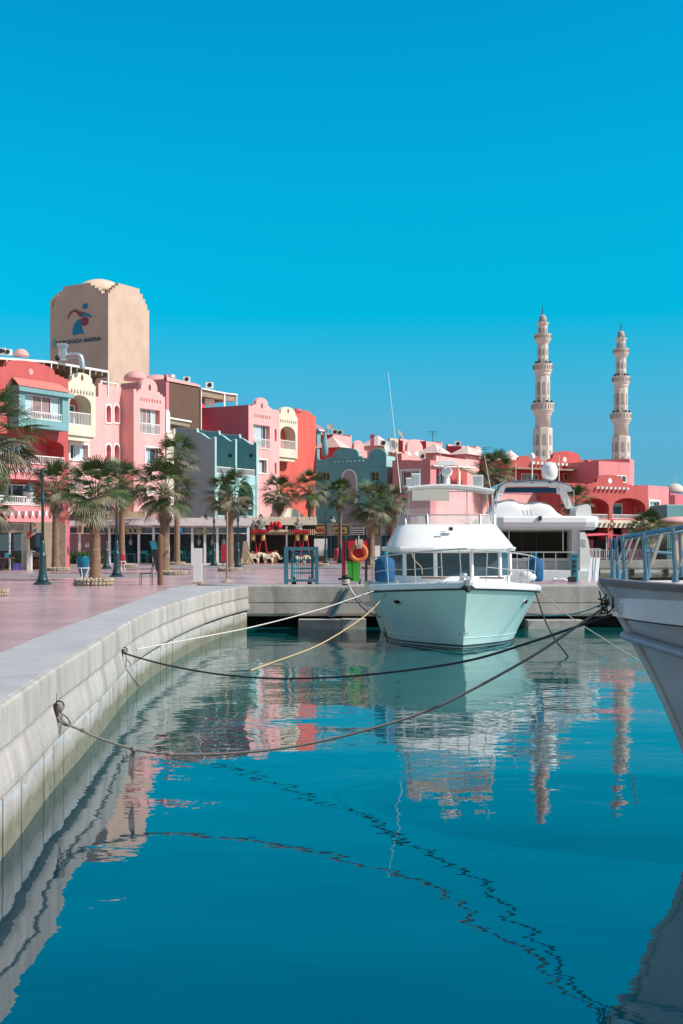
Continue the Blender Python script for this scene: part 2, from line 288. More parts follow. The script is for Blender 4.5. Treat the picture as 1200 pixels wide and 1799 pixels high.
# grey strip of the promenade along the tree line
M['asph'] = mat('grey promenade strip', (.30,.285,.29), .45, .2, .8, .1, 30.)
struct(MB().add([(-60,58.5,ZP+.004),(-9.2,58.5,ZP+.004),(-8.4,65.5,ZP+.004),(-60,65.5,ZP+.004)], [(0,1,2,3)]).build('path', M['asph']))
struct(MB().add([(-24,80,ZP+.004),(3.2,80,ZP+.004),(3.2,90,ZP+.004),(-24,90,ZP+.004)], [(0,1,2,3)]).build('path', M['asph']))
def quay_mat(name, blue):
    m = bpy.data.materials.new(name); m.use_nodes = True; t = m.node_tree; b = t.nodes['Principled BSDF']; b.inputs['Roughness'].default_value = .8; b.inputs['Specular IOR Level'].default_value = .3
    g = t.nodes.new('ShaderNodeNewGeometry'); sp = t.nodes.new('ShaderNodeSeparateXYZ'); t.links.new(g.outputs['Position'], sp.inputs[0])
    def noise(sc, st, det=6):
        mp = t.nodes.new('ShaderNodeMapping'); mp.inputs['Scale'].default_value = st; t.links.new(g.outputs['Position'], mp.inputs[0])
        n = t.nodes.new('ShaderNodeTexNoise'); n.inputs['Scale'].default_value = sc; n.inputs['Detail'].default_value = det; n.inputs['Roughness'].default_value = .65; t.links.new(mp.outputs[0], n.inputs[0]); return n
    def ramp(src, *st):
        r = t.nodes.new('ShaderNodeValToRGB'); e = r.color_ramp.elements
        while len(e) < len(st): e.new(.5)
        for q, (p, c) in zip(e, st): q.position = p; q.color = (*c, 1)
        t.links.new(src, r.inputs[0]); return r
    def mix(f, a, c, kind='MIX'):
        x = t.nodes.new('ShaderNodeMix'); x.data_type = 'RGBA'; x.blend_type = kind
        if isinstance(f, (int, float)): x.inputs[0].default_value = f
        else: t.links.new(f, x.inputs[0])
        t.links.new(a, x.inputs[6]); t.links.new(c, x.inputs[7]); return x.outputs[2]
    n0 = noise(1.1, (1, 1, .25)); n1 = noise(1.25, (1.3, 1.3, .22)); n2 = noise(7., (1, 1, 1)); n3 = noise(.55, (1, 1, .5))
    base = ramp(n0.outputs['Fac'], (.3, (.29,.265,.235)), (.5, (.41,.38,.345)), (.72, (.49,.46,.42)))
    streak = ramp(n1.outputs['Fac'], (.52, (0,0,0)), (.66, (1,1,1)))
    pale = ramp(n2.outputs['Fac'], (.3, (.50,.48,.45)), (.7, (.60,.58,.55)))
    mr = t.nodes.new('ShaderNodeMath'); mr.operation = 'MULTIPLY'; mr.inputs[1].default_value = .6; t.links.new(streak.outputs[0], mr.inputs[0])
    c = mix(mr.outputs[0], base.outputs[0], pale.outputs[0])
    # bluish pale tone on the middle band, uneven with the noise
    if blue:
        add = t.nodes.new('ShaderNodeMath'); add.operation = 'MULTIPLY_ADD'; add.inputs[1].default_value = .9; t.links.new(n3.outputs['Fac'], add.inputs[0]); t.links.new(sp.outputs['Z'], add.inputs[2])
        band = ramp(add.outputs[0], (.9, (0,0,0)), (1.15, (.9,.9,.9)), (1.52, (.95,.95,.95)), (1.66, (0,0,0)))
        bl = ramp(n2.outputs['Fac'], (.3, (.38,.45,.48)), (.7, (.50,.56,.59)))
        c = mix(band.outputs[0], c, bl.outputs[0])
    # weed and damp near the waterline
    ad2 = t.nodes.new('ShaderNodeMath'); ad2.operation = 'MULTIPLY_ADD'; ad2.inputs[1].default_value = -.5; t.links.new(n0.outputs['Fac'], ad2.inputs[0]); t.links.new(sp.outputs['Z'], ad2.inputs[2])
    alg = ramp(ad2.outputs[0], (.0, (.8,.8,.8)), (.08, (.35,.35,.35)), (.22, (0,0,0)))
    gr = ramp(n2.outputs['Fac'], (.35, (.085,.095,.05)), (.65, (.19,.195,.12)))
    c = mix(alg.outputs[0], c, gr.outputs[0]); t.links.new(c, b.inputs['Base Color'])
    bp = t.nodes.new('ShaderNodeBump'); bp.inputs['Strength'].default_value = .55; bp.inputs['Distance'].default_value = .03; t.links.new(n2.outputs['Fac'], bp.inputs['Height']); t.links.new(bp.outputs[0], b.inputs['Normal'])
    return m
M['quay'] = quay_mat('stained quay concrete', True); M['pier'] = quay_mat('stained pier concrete', False)
M['coping'] = mat('pale quay coping', (.47,.45,.445), .5, .18, .9, .2, 25., stretch=(1,1,1))
qw = thing('quay_wall', 'long curving concrete quay wall with pale coping and weedy lower slabs', 'wall', (-4, 20, 0))
def qn(i):
    a, b = QUAY[max(i-1,0)], QUAY[min(i+1,len(QUAY)-1)]; d = (b-a).normalized(); return Vector((d.y, -d.x, 0))
prof = [(-.06,1.615), (.0,1.60), (.025,1.575), (.03,1.52), (.04,1.2), (.035,1.17), (.0,1.155), (.005,1.1), (.03,1.02), (.06,.9), (.075,.8), (.075,.74), (.06,.69), (-.03,.67), (-.16,.6), (-.18,-1.4)]
MB().grid([[QUAY[i]+qn(i)*o+Vector((0,0,z)) for o, z in prof] for i in range(len(QUAY))], False).build('wall_face', M['quay'], qw)
top = [[Vector((a.x-.02, a.y, ZP+.008)), Vector((b.x, b.y, ZP+.008))] for a, b in zip(QUAY, INNER)]
MB().grid(top, False).build('coping', M['coping'], qw)
random.seed(5)
arc = [0.0]
for i in range(1, len(QUAY)): arc.append(arc[-1]+(QUAY[i]-QUAY[i-1]).length)
def q_at(s):
    for i in range(1, len(arc)):
        if arc[i] >= s or i == len(arc)-1:
            k = (s-arc[i-1])/(arc[i]-arc[i-1]); return QUAY[i-1].lerp(QUAY[i], k), qn(i-1).lerp(qn(i), k).normalized()
s = 18.0
while s < arc[-1]-.3:
    L = min(random.choice([1.0, 1.6, 2.3, 2.6]), arc[-1]-.05-s); n = 5; zt = .64+random.uniform(-.03,.02)
    rows = [[p+nn*o+Vector((0,0,z)) for o, z in [(-.2,zt),(-.03,zt-.01),(-.015,zt-.05),(-.02,-1.2),(-.2,-1.2)]] for p, nn in [q_at(s+L*k/n) for k in range(n+1)]]
    mb = MB().grid(rows, False); m = len(rows[0]); mb.f += [tuple(range(m)), tuple(len(mb.v)-m+k for k in range(m))[::-1]]; mb.smooth += [False]*2; mb.m += [0]*2
    mb.build('slab', M['quay'], qw); s += L+random.uniform(.04,.10)
# the pier: a wall with an undercut and blocks standing in the gap below it
pr = thing('pier', 'grey concrete pier wall undercut at the waterline with square blocks beneath', 'pier', (10, PY0, 0))
MB().grid([[(x, PY0+o, z) for o, z in [(.2,1.615),(-.03,1.60),(-.06,1.57),(-.06,.98),(-.03,.96),(-.03,.93),(-.05,.91),(-.05,.55),(.02,.45),(.5,.40),(1.6,.38)]] for x in [-3.6+k*.52 for k in range(81)]], False).build('wall_face', M['pier'], pr)
MB().add([(-5.6,PY0+.01,ZP+.008),(38,PY0+.01,ZP+.008),(38,PY0+1.1,ZP+.008),(-5.6,PY0+1.3,ZP+.008)], [(0,1,2,3)]).build('coping', M['coping'], pr)
for x0, x1, zt in [(-1.62,-.02,.38),(.0,.92,.40),(7.0,9.1,.36)]:
    MB().box((x0, PY0-.85, -1.2), (x1, PY0+1.4, zt-.04)).build('block', M['concrete'], pr)
MB().box((-3.9, PY0+1.62, -1.4), (38, PY0+1.8, 1.24)).build('back_wall', M['dark'], pr)  # near-black wall, the shade under the pier put into its colour
MB().box((BX0, PY1-.2, -1.4), (38, PY1-.01, 1.24)).box((BX0-.3, PY1, -1.4), (BX0-.01, BY1, 1.24)).build('rear_wall', M['pier'], pr)
fq = thing('quay_wall', 'far pale stone quay wall across the further basin behind the steel railing', 'wall', (20, BY1, 0))
MB().grid([[(x, BY1+o, z) for o, z in [(.6,1.62),(-.05,1.6),(-.05,.9),(.0,.88),(.0,.55),(-.25,.5),(-.25,-1.3)]] for x in [BX0+k*2.1 for k in range(60)]], False).build('wall_face', M['pier'], fq)
for k in range(6): MB().box((20.5+k*3.2, BY1-.32, .2), (20.9+k*3.2, BY1-.02, .75)).build('tyre_fender', M['iron'], fq)

# ------------------------------------------------------------------ boats
def hull_grid(fr, zs, ds, hb, L, n=34):
    # rows from stern (near side) round the stem to stern (far side)
    e = [L*(k/n)**1.8 for k in range(n+1)]
    rows = []
    for v in zs:
        r = []
        for sgn in (-1, 1):
            seq = e[::-1] if sgn < 0 else e[1:]
            for q in seq:
                d = ds(v)+q*(L-ds(v))/L; z, h = hb(v, q, d); r.append(Vector(fr(d, sgn*h, z)))
        rows.append(r)
    return rows
# --- motor yacht in front
BX, BY = 3.66, 36.5
bf = lambda d, l, z: (BX+l, BY+d, z)
sheer = lambda d: 1.90-.062*min(d, 4.5)
def b_ds(v): return 1.55*(1-v)+.10*math.sin(math.pi*v)
def b_hb(v, q, d):
    z = -.45+(sheer(d)+.45)*v; B = 2.06+.70*max(v-.2,0)**1.25/.8**1.25; Lb = 5.0-.7*v
    return z, B*(1-max(1-q/Lb,0)**1.75)
my = thing('motor_yacht', 'white flybridge motor yacht moored bow-on with a clear vinyl enclosure', 'boat', (BX, BY+5, 0))
BL = 9.3; VS = [i/14 for i in range(15)]
M['cabinglass'] = mat('grey blue cabin glass', (.05,.085,.10), .05, .3, 1., spec=.35)
M['boot'] = mat('dark boot stripe', (.015,.02,.03), .4, .1)
rows = hull_grid(bf, VS, b_ds, b_hb, BL)
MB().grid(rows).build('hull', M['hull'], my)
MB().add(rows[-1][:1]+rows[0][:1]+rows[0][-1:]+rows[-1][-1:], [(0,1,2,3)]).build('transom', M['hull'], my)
def b_ring(z, out=0.0, vv=None):
    v = vv if vv is not None else 1.0; r = []
    for p in hull_grid(bf, [v], b_ds, b_hb, BL)[0]:
        c = Vector((BX, p.y+1.2, 0)); n = Vector((p.x-BX, (p.y-BY-3)*.35 if p.y < BY+3 else 0, 0)); n = n.normalized() if n.length > 1e-4 else Vector((0,-1,0)); r.append(p+n*out+Vector((0,0,z)))
    return r
for vv, rad, nm, out in [(.995,.028,'rub_stripe',.012),(.255,.03,'boot_stripe',.006),(.215,.016,'boot_stripe',.006)]:
    MB().tube(b_ring(0, out, vv), rad, 6).build(nm, M['boot'], my)
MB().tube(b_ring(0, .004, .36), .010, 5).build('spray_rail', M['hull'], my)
for sgn in (-1, 1):
    for v, q_, r_ in ((.42,.13,.02),(.62,1.9,.022),(.62,3.1,.022)):
        d = b_ds(v)+q_; z, h = b_hb(v, q_, d); p = Vector(bf(d, sgn*h, z)); MB().tube([p, p+Vector((sgn*.012,-.02,0))], r_, 10).build('drain', M['iron'], my)
M['rust'] = mat('rust run', (.42,.27,.16), .8, .3, 8.)
for x0, v0, v1, w_ in ((.02,.52,.40,.012),(.05,.46,.30,.007)):
    pr0 = []
    for k in range(6):
        v = v0+(v1-v0)*k/5; q_ = x0+.02*k/5; d = b_ds(v)+q_; z, h = b_hb(v, q_, d); pr0.append(Vector(bf(d, h, z))+Vector((.002,-.004,0)))
    MB().tube(pr0, [w_*.4,w_,w_,w_*.8,w_*.5,w_*.15], 4).build('rust_run', M['rust'], my)
MB().tube(catmull([Vector((BX-1.35,BY+4.9,3.0)), Vector((BX-1.28,BY+4.7,2.7)), Vector((BX-1.05,BY+4.6,2.45)), Vector((BX-1.0,BY+4.7,2.2))], 5), .014, 5).build('loose_line', M['ropeyellow'], my)
g0, g1, g2, g3 = b_ring(.02,.05), b_ring(.13,.09), b_ring(.22,.02), b_ring(.23,-.16)
MB().grid([g0, g1, g2, g3]).build('gunwale', M['white'], my)
N2 = len(g3)
MB().grid([[g3[i]+Vector((0,0,-.03)), g3[N2-1-i]+Vector((0,0,-.03))] for i in range(N2//2+1)], False).build('deck', M['offwhite'], my)
MB().tube([at(664,1115,40.6)+Vector((0,-.6,0)), at(664,1116,40.6)], .01).build('exhaust', M['white'], my) if False else None
for sgn, px, py in ((-1,700,1056),(1,921,1056)):
    # portholes follow the flare: find the hull point on that side
    best = None
    for v in [i/40 for i in range(20, 40)]:
        for q in [k*.08 for k in range(4, 40)]:
            d = b_ds(v)+q; z, h = b_hb(v, q, d); p = Vector(bf(d, sgn*h, z)); u = CX+FPX*p.x/p.y; vv = HY-FPX*(p.z-ZC)/p.y
            e = (u-px)**2+(vv-py)**2
            if best is None or e < best[0]:
                z2, h2 = b_hb(v, q+.3, d+.3); p2 = Vector(bf(d+.3, sgn*h2, z2)); z3, h3 = b_hb(v+.05, q, d); p3 = Vector(bf(d, sgn*h3, z3)); best = (e, p, (p2-p).normalized(), (p3-p).normalized())
    _, p, t1, t2 = best; nn = t1.cross(t2).normalized(); nn = nn if nn.y < 0 else -nn; t2 = nn.cross(t1)
    ring = [p+nn*.03+t1*.20*math.cos(a)+t2*.085*math.sin(a) for a in [2*math.pi*k/20 for k in range(21)]]
    ph = MB().tube(ring, .022, 6).build('porthole', M['steel'], my)
    MB().add([q+nn*.012 for q in ring[:20]], [tuple(range(20))]).build('pane', M['black'], ph)
# cabin with the faceted windscreen
cz0, cz1 = 2.02, 2.98
def cab(z, dz=0.0):
    k = (z-cz0)/(cz1-cz0); tilt = .18*k
    return [Vector((BX+.06+sx*x, BY+d+tilt, z)) for sx, x, d in [(-1,2.08,8.9),(-1,2.10,6.7),(-1,1.60,5.5),(-1,.60,5.0),(1,.60,5.0),(1,1.60,5.5),(1,2.10,6.7),(1,2.08,8.9)]]
zl = [1.75, 2.13, 2.90, 3.0]
cr = [cab(z) for z in zl]
MB().grid([cr[0], cr[1]], False).build('cabin_base', M['white'], my); MB().grid([cr[2], cr[3]], False).build('cabin_brow', M['white'], my)
posts = MB()
for i in range(8): posts.tube([cr[1][i], cr[2][i]], .075, 6)
posts.build('window_post', M['white'], my)
for i in range(7):
    a, b, c, d = [p.copy() for p in (cr[1][i], cr[1][i+1], cr[2][i+1], cr[2][i])]
    MB().add([a, b, c, d], [(0,1,2,3)]).build('window', M['cabinglass'], my)
MB().box((BX-1.9, BY+6.6, 1.8), (BX+1.9, BY+8.8, 2.1)).build('cabin_floor', M['offwhite'], my)
def ringp(k, z, dy, sc): return [Vector((BX+.02+(p.x-BX-.06)*sc, p.y+dy, z)) for p in cab(cz0)]
MB().grid([ringp(0,2.965,.3,.93), ringp(0,2.955,-.35,1.07), ringp(0,3.05,-.42,1.09), ringp(0,3.10,-.36,1.07), ringp(0,3.12,0,.95)], False).build('cabin_roof', M['white'], my)
# flybridge cowl
fy = lambda z: 0
def fly(z, x, d): return [Vector((BX+.05-x, BY+8.9, z)), Vector((BX+.05-x, BY+d+1.6, z))]+[Vector((BX+.05-x*math.copysign(abs(math.cos(a))**.55, math.cos(a)), BY+d+1.0-1.0*math.sin(a)**.8, z)) for a in [math.pi*k/14 for k in range(15)]]+[Vector((BX+.05+x, BY+d+1.6, z)), Vector((BX+.05+x, BY+8.9, z))]
MB().grid([fly(3.06,2.10,5.0), fly(3.14,2.10,5.05), fly(3.80,1.74,6.35), fly(3.88,1.72,6.5), fly(3.86,1.62,6.6)], True).build('flybridge', M['white'], my)
MB().add(fly(3.5,1.8,6.0), [tuple(range(19))]).build('flybridge_floor', M['offwhite'], my)
sa, sb = fly(3.86,1.70,6.5), fly(4.20,1.72,6.72)
MB().grid([sa, sb], False).build('windscreen', M['screen'], my)
p_ = MB()
for i in (2, 5, 8, 11, 14, 16): p_.tube([sa[i]+Vector((0,-.01,-.02)), sb[i]+Vector((0,-.01,.02))], .03, 6)
p_.tube([q+Vector((0,-.01,.01)) for q in sb], .018, 6).build('windscreen_frame', M['steel'], my)
# hard top on posts with the vinyl enclosure, blind and aerials
hz = 5.12
ht = my
MB().grid([[Vector((BX+.12+x, BY+d, hz+.14*(1-(x/1.5)**2)+o-.03*(x+1.5))) for x in [-1.5+3.0*k/8 for k in range(9)]] for d, o in [(6.75,-.09),(6.7,.0),(6.72,.05),(8.9,.06),(8.9,-.05),(6.75,-.09)]], False).build('hard_top', M['offwhite'], my)
pp = MB()
for x, d in [(-1.38,7.0),(1.42,7.0),(-1.30,8.7),(1.45,8.7),(.56,6.85),(1.5,7.3)]:
    pp.tube([Vector((BX+.08+x*1.08, BY+d-.1, 3.85)), Vector((BX+.12+x, BY+d, hz+.02))], .019, 8)
pp.tube([Vector((BX+.1-1.36,BY+6.85,hz-.1)), Vector((BX+.12+1.5,BY+6.85,hz-.12))], .02, 6)
pp.build('hard_top_post', M['steel'], my)
MB().add([Vector((BX-1.52,BY+6.83,4.2)), Vector((BX+.62,BY+6.80,4.2)), Vector((BX+.62,BY+6.84,hz)), Vector((BX-1.33,BY+6.88,hz))], [(0,1,2,3)]).build('enclosure_panel', M['vinyl'], my)
MB().add([Vector((BX-1.55,BY+6.85,4.2)), Vector((BX-1.50,BY+8.7,4.2)), Vector((BX-1.32,BY+8.7,hz)), Vector((BX-1.36,BY+6.9,hz))], [(0,1,2,3)]).build('enclosure_panel', M['vinyl'], my)
MB().box((BX-1.22,BY+6.74,hz-.40), (BX+.06,BY+6.77,hz-.02)).tube([(BX-1.24,BY+6.755,hz-.41),(BX+.08,BY+6.755,hz-.41)], .02, 6).build('roller_blind', M['blinds'], my)
# radar and horn cluster
q = at(785,850,BY+7.4)
MB().tube([q, q+Vector((0,0,.28))], [.12,.09], 8).ball(q+Vector((0,0,.42)), (.2,.2,.2)).box(q+Vector((-.1,-.3,.25)), q+Vector((.1,-.1,.6))).build('radar_mast', M['white'], my)
MB().box(q+Vector((-.36,-.08,.66)), q+Vector((.30,.08,.80))).tube([q+Vector((-.03,0,.55)),q+Vector((-.03,0,.68))], .06, 8).build('radar_scanner', M['white'], my)
MB().tube([q+Vector((.03,-.34,.44)),q+Vector((.03,-.16,.44))], [.11,.07], 10).build('searchlight', M['galv'], my)
MB().tube([q+Vector((-.24,0,0)),q+Vector((-.24,0,1.25))], .018, 6).build('aerial', M['galv'], my)
MB().tube([q+Vector((.40,.2,0)),q+Vector((.40,.2,.66)),q+Vector((.12,.2,.66))], .03, 6).build('horn_bracket', M['orange_ring'], my)
for cx_, cy_, w_ in [(720,843,.26),(731,838,.30),(840,840,.36)]:
    q = at(cx_, 856, BY+7.1); hh = (853-cy_)/FPX*(BY+7)*1.6
    MB().box(q+Vector((-w_/2,0,.02)), q+Vector((w_/2,.06,hh+.02))).box(q+Vector((-w_/2+.03,-.01,.06)), q+Vector((w_/2-.03,.0,hh-.03)), None, 1).build('floodlight', [M['white'], M['galv']], my)
for (a, b) in [((704,866,44.2),(682,655,46.0)),((870,900,44.5),(851,800,45.0)),((826,927,43.0),(826,893,43.0))]:
    MB().tube([at(*a), at(*b)], [.016,.007], 6).build('whip_aerial', M['offwhite'], my)
MB().tube([at(695,934,44), at(709,880,43.6)], .016, 6).build('stay_line', M['whitetrim'], my)
q = at(792,929,BY+5.75)
MB().cbox(q, (.16,.18,.15)).tube([q+Vector((0,-.12,0)),q+Vector((0,-.08,0))], .055, 10, True, 1).build('deck_light', [M['offwhite'], M['black']], my)
MB().cbox(at(778,934,BY+5.6), (.2,.1,.05)).build('step', M['offwhite'], my)
# pulpit rail and stanchions
def dk(q_, sgn, inset=.14):
    z, h = b_hb(1.0, q_, q_); return Vector(bf(q_+.10, sgn*max(h-inset, 0), z+.2))
rl = []
for sgn in (-1, 1):
    pts = []
    for q_ in [.16,.5,1.0,1.8,2.8,4.0,5.5,7.0]: p = dk(q_, sgn); pts.append(p+Vector((sgn*.05,-.02,.98-.09*min(q_,4)/4)))
    rl.append(pts)
MB().tube(catmull(rl[0][::-1]+rl[1], 5), .022, 8).build('pulpit_rail', M['steel'], my)
for sgn in (-1, 1):
    for q_ in [.25,.75,1.6,2.8,4.2,5.8]:
        p = dk(q_, sgn); MB().tube([p, p+Vector((sgn*.05,-.02+.03,.97-.09*min(q_,4)/4))], .018, 6).build('stanchion', M['steel'], my)
    MB().tube(catmull([dk(q_, sgn)+Vector((sgn*.03,0,.46-.03*(i % 2))) for i, q_ in enumerate([.75,1.6,2.8,4.2,5.8])], 4), .01, 5).build('lifeline', M['ropepale'], my)
# anchor roller, windlass, cleats, hatch
q = Vector(bf(.1, 0, 2.05))
MB().box(q+Vector((-.16,-.28,-.04)), q+Vector((.16,.5,.05))).box(q+Vector((-.05,-.42,-.10)), q+Vector((.05,.1,.12)), None, 1).build('anchor_roller', [M['white'], M['galv']], my)
an = MB().tube([q+Vector((0,.1,-.02)), q+Vector((0,-.4,-.06)), q+Vector((0,-.46,-.2))], .04, 6)
an.grid([[q+Vector((-.22,-.28,-.12)), q+Vector((0,-.42,-.26)), q+Vector((.22,-.28,-.12))], [q+Vector((-.10,-.36,-.03)), q+Vector((0,-.46,-.12)), q+Vector((.10,-.36,-.03))]], False).build('anchor', M['iron'], my)
q = Vector(bf(.75, -.03, 2.06))
MB().lathe([(.14,0),(.14,.06),(.08,.1),(.07,.17),(.12,.2),(.12,.25),(.03,.28)], q, 14).cbox(q+Vector((.02,.25,.1)), (.2,.25,.18)).build('windlass', M['galv'], my)
for x in (-.85, .95): MB().tube([Vector(bf(2.2,x-.35,2.16)), Vector(bf(2.2,x+.4,2.15))], .03, 6).build('grab_rail', M['wood'], my)
for sgn in (-1, 1): MB().cbox(dk(2.6, sgn, .3)+Vector((0,0,.06)), (.10,.3,.09)).build('cleat', M['galv'], my)
def fender(px, py, Y, w_, h_, label):
    p = at(px, py, Y); f = thing('fender', label, 'fender', p, 'blue barrel fenders on the yacht rail')
    r = w_/2
    MB().lathe([(r*.45,0),(r*.9,.03),(r,.12),(r*1.03,h_*.5),(r*.94,h_*.86),(r*.6,h_*.97),(r*.15,h_)], p, 20).build('cover', M['bluefender'], f)
    MB().lathe([(r*.16,h_-.04),(r*.3,h_+.02),(r*.2,h_+.10),(r*.34,h_+.16)], p, 10).tube(catmull([p+Vector((0,-r*1.02,h_)), p+Vector((0,-r*1.06,h_*.55)), p+Vector((r*.3,-r*1.08,.2))], 4), .012, 5).build('lashing', M['ropeblue'], f)
fender(676,1023,40.9,.66,.84,'blue cloth covered barrel fender beside the red life ring board')
fender(940,1022,41.1,.54,.80,'blue cloth covered barrel fender in front of the second white yacht')
q = at(925,1019,40.6)
tag(MB().ball(q+Vector((0,0,.12)), (.24,.2,.18)).ball(q+Vector((.18,.05,.09)), (.15,.15,.12)).build('bundle', M['canvas']), 'crumpled pale cloth bundle lying on the yacht side deck', 'bundle')

# --- second yacht, stern-on behind the pier
YB = 57.2
sy = thing('motor_yacht', 'large white yacht moored stern-on beyond the pier with a covered tender', 'boat', (10.6, YB, 0))
yx = lambda px, Y=58.0: (px-CX)/FPX*Y
yz = lambda py, Y=58.0: ZC+(HY-py)/FPX*Y
xl, xr = yx(872), yx(1036)
xc = (xl+xr)/2; hw = (xr-xl)/2
sec = lambda k: [(-hw*k, 1.95), (-hw*k*.98, .9), (-hw*k*.85, .2), (-hw*k*.6, -.5), (hw*k*.6, -.5), (hw*k*.85, .2), (hw*k*.98, .9), (hw*k, 1.95)]
ks = [(0,1),(3,1.02),(8,1.0),(12,.8),(15,.4),(17,.02)]
rows = [[Vector((xc+x, YB+d, z+.05*d)) for x, z in sec(k)] for d, k in ks]
MB().grid(rows, False).add(rows[0], [tuple(range(8))]).build('hull', M['white'], sy)
MB().add([r[0] for r in rows]+[r[-1] for r in rows[::-1]], [tuple(range(12))]).build('deck', M['offwhite'], sy)
# saloon bulkhead with the dark glass doors, and side wings
z0, z1 = 1.9, yz(930)
MB().box((yx(884), YB+1.6, z0), (yx(1018), YB+9.5, z1-.02)).build('saloon', M['offwhite'], sy)
fgl = MB()
for a, b in ((883,921),(922,946),(947,1001)): fgl.box((yx(a), YB+1.50, yz(981)), (yx(b), YB+1.58, yz(934)))
fgl.build('saloon_door', M['black'], sy)
cu = MB()
for k in range(24): x = yx(886+k*4.8); cu.box((x, YB+1.46, yz(978)), (x+.03, YB+1.49, yz(937)))
cu.build('curtain', mat('dark cabin curtain', (.012,.011,.010), .95, .3, spec=.02), sy)
MB().box((yx(883), YB+1.42, yz(986)), (yx(1003), YB+1.52, yz(981))).build('door_sill', M['offwhite'], sy)
MB().box((yx(1003), YB+.5, z0-.4), (yx(1015), YB+3, z1)).build('aft_pillar', M['offwhite'], sy)
MB().prism([(yx(1015),yz(1011)),(yx(1034),yz(1004)),(yx(1034),yz(980)),(yx(1029),yz(948)),(yx(1023),yz(935)),(yx(1015),yz(935))], lambda x, t, z: (x, YB+t, z), .2, 2.6).build('wing_panel', M['white'], sy)
v_ = MB()
for k in range(3): v_.prism([(yx(1017),yz(957-k*4.5)),(yx(1025),yz(960-k*4.5)),(yx(1026),yz(958.5-k*4.5)),(yx(1018),yz(955.5-k*4.5))], lambda x, t, z: (x, YB+t, z), .17, .21)
v_.build('vent', M['galv'], sy)
# flybridge slab with a rounded quarter
sl_ = MB(); ex = []
x0, x1 = yx(862), yx(1050)
for z, o in [(yz(931),-.35),(yz(926),-.08),(yz(918),0),(yz(910),-.03),(yz(907),-.15)]:
    ex.append([Vector((x0-o, YB+9, z)), Vector((x0-o, YB+.35-o, z)), Vector((x0+.5, YB+.0-o, z)), Vector((x1-.7, YB+.0-o, z)), Vector((x1-.25, YB+.12-o, z)), Vector((x1+o*.7, YB+.55, z)), Vector((x1+o*.7, YB+1.4, z)), Vector((x1+o, YB+9, z))])
sl_.grid(ex, False).add(ex[0], [tuple(range(8))]).add(ex[-1], [tuple(range(8))]).build('flybridge_deck', M['white'], sy)
MB().prism([(yx(1008),yz(907)),(yx(1036),yz(907)),(yx(1034),yz(890)),(yx(1028),yz(886)),(yx(1013),yz(890)),(yx(1009),yz(897))], lambda x, t, z: (x, YB+t, z), .3, 1.9).build('helm_seat', M['white'], sy)
ar = MB()
ar.prism([(yx(871),yz(880)),(yx(881),yz(880)),(yx(891),yz(854)),(yx(984),yz(854)),(yx(1001),yz(893)),(yx(1011),yz(893)),(yx(992),yz(849)),(yx(884),yz(849))], lambda x, t, z: (x, YB+t, z), 1.2, 1.75)
ar.build('radar_arch', M['white'], sy)
zc = yz(846)
cn = [[Vector((xx, YB+y, zz)) for y in (1.0, 1.4, 5, 5.4)] for xx, zz in [(yx(873),yz(861)),(yx(877),yz(852)),(yx(891),yz(845)),(yx(938),yz(842)),(yx(985),yz(845)),(yx(1004),yz(852)),(yx(1009),yz(862))]]
MB().grid(cn, True).build('bimini_top', M['white'], sy)
MB().grid([[r[0]+Vector((0,-.02,-.02)), r[0]+Vector((0,-.02,-.07))] for r in cn], False).box((yx(887),YB+1.9,yz(864)),(yx(985),YB+1.95,yz(855))).build('bimini_trim', M['canopyblue'], sy)
for a, b in (((1010,861),(1010,905)),((874,862),(874,905))): MB().tube([Vector((yx(a[0]),YB+1.1,yz(a[1]))), Vector((yx(b[0]),YB+1.1,yz(b[1])))], .02, 6).build('bimini_pole', M['steel'], sy)
q = Vector((yx(970), YB+1.5, yz(851)))
MB().tube([q, q+Vector((.06,0,.3))], .07, 8).build('dome_mast', M['white'], sy)
sdm = MB().lathe([(.18,-.40),(.30,-.36),(.37,-.2),(.38,.0),(.36,.18),(.27,.34),(.12,.42),(.01,.44)], q+Vector((0,0,.65)), 24).build('satellite_dome', M['white'], sy)
MB().tube([q+Vector((-.06,-.39,.3)), q+Vector((-.06,-.42,.72)), q+Vector((-.02,-.34,1.02))], .012, 5).build('aerial', M['galv'], sy)
for px, a, b, r_ in ((939,849,800,.035),(910,850,812,.014),(987,848,798,.014),(976,846,838,.03)): MB().tube([Vector((yx(px),YB+1.5,yz(a))), Vector((yx(px),YB+1.5,yz(b)))], r_, 6).build('aerial', M['offwhite'], sy)
q = Vector((yx(939), YB+1.5, yz(805))); MB().lathe([(.1,0),(.13,.06),(.13,.2),(.05,.3)], q, 10).box(q+Vector((-.2,-.02,.1)), q+Vector((.2,.02,.14))).build('masthead_light', M['offwhite'], sy)
# covered tender on the flybridge
te = []
random.seed(3)
for k in range(25):
    u = k/24; px = 858+134*u
    top = [905,893,884,881,880,878.5,877,876,876,877,880,882,883,883,882,881,880,880,881,882,885,890,897,902,906][k]
    h_ = yz(top)-yz(908); r = []
    for j in range(11):
        a = math.pi*j/10; r.append(Vector((yx(px), YB+1.9-math.cos(a)*.95, yz(908)+h_*math.sin(a)**.6+random.uniform(-.02,.02))))
    te.append(r)
tag(MB().grid(te, True).build('covered_tender', M['canvas']), 'grey canvas covered tender lying on the second yacht flybridge', 'tender')
for k in range(3): MB().tube([Vector((yx(930+k*7),YB+.9,yz(886))), Vector((yx(945+k*5),YB+.75,yz(908)))], .01, 4).build('lashing', M['ropepale'], bpy.data.objects['covered_tender'])
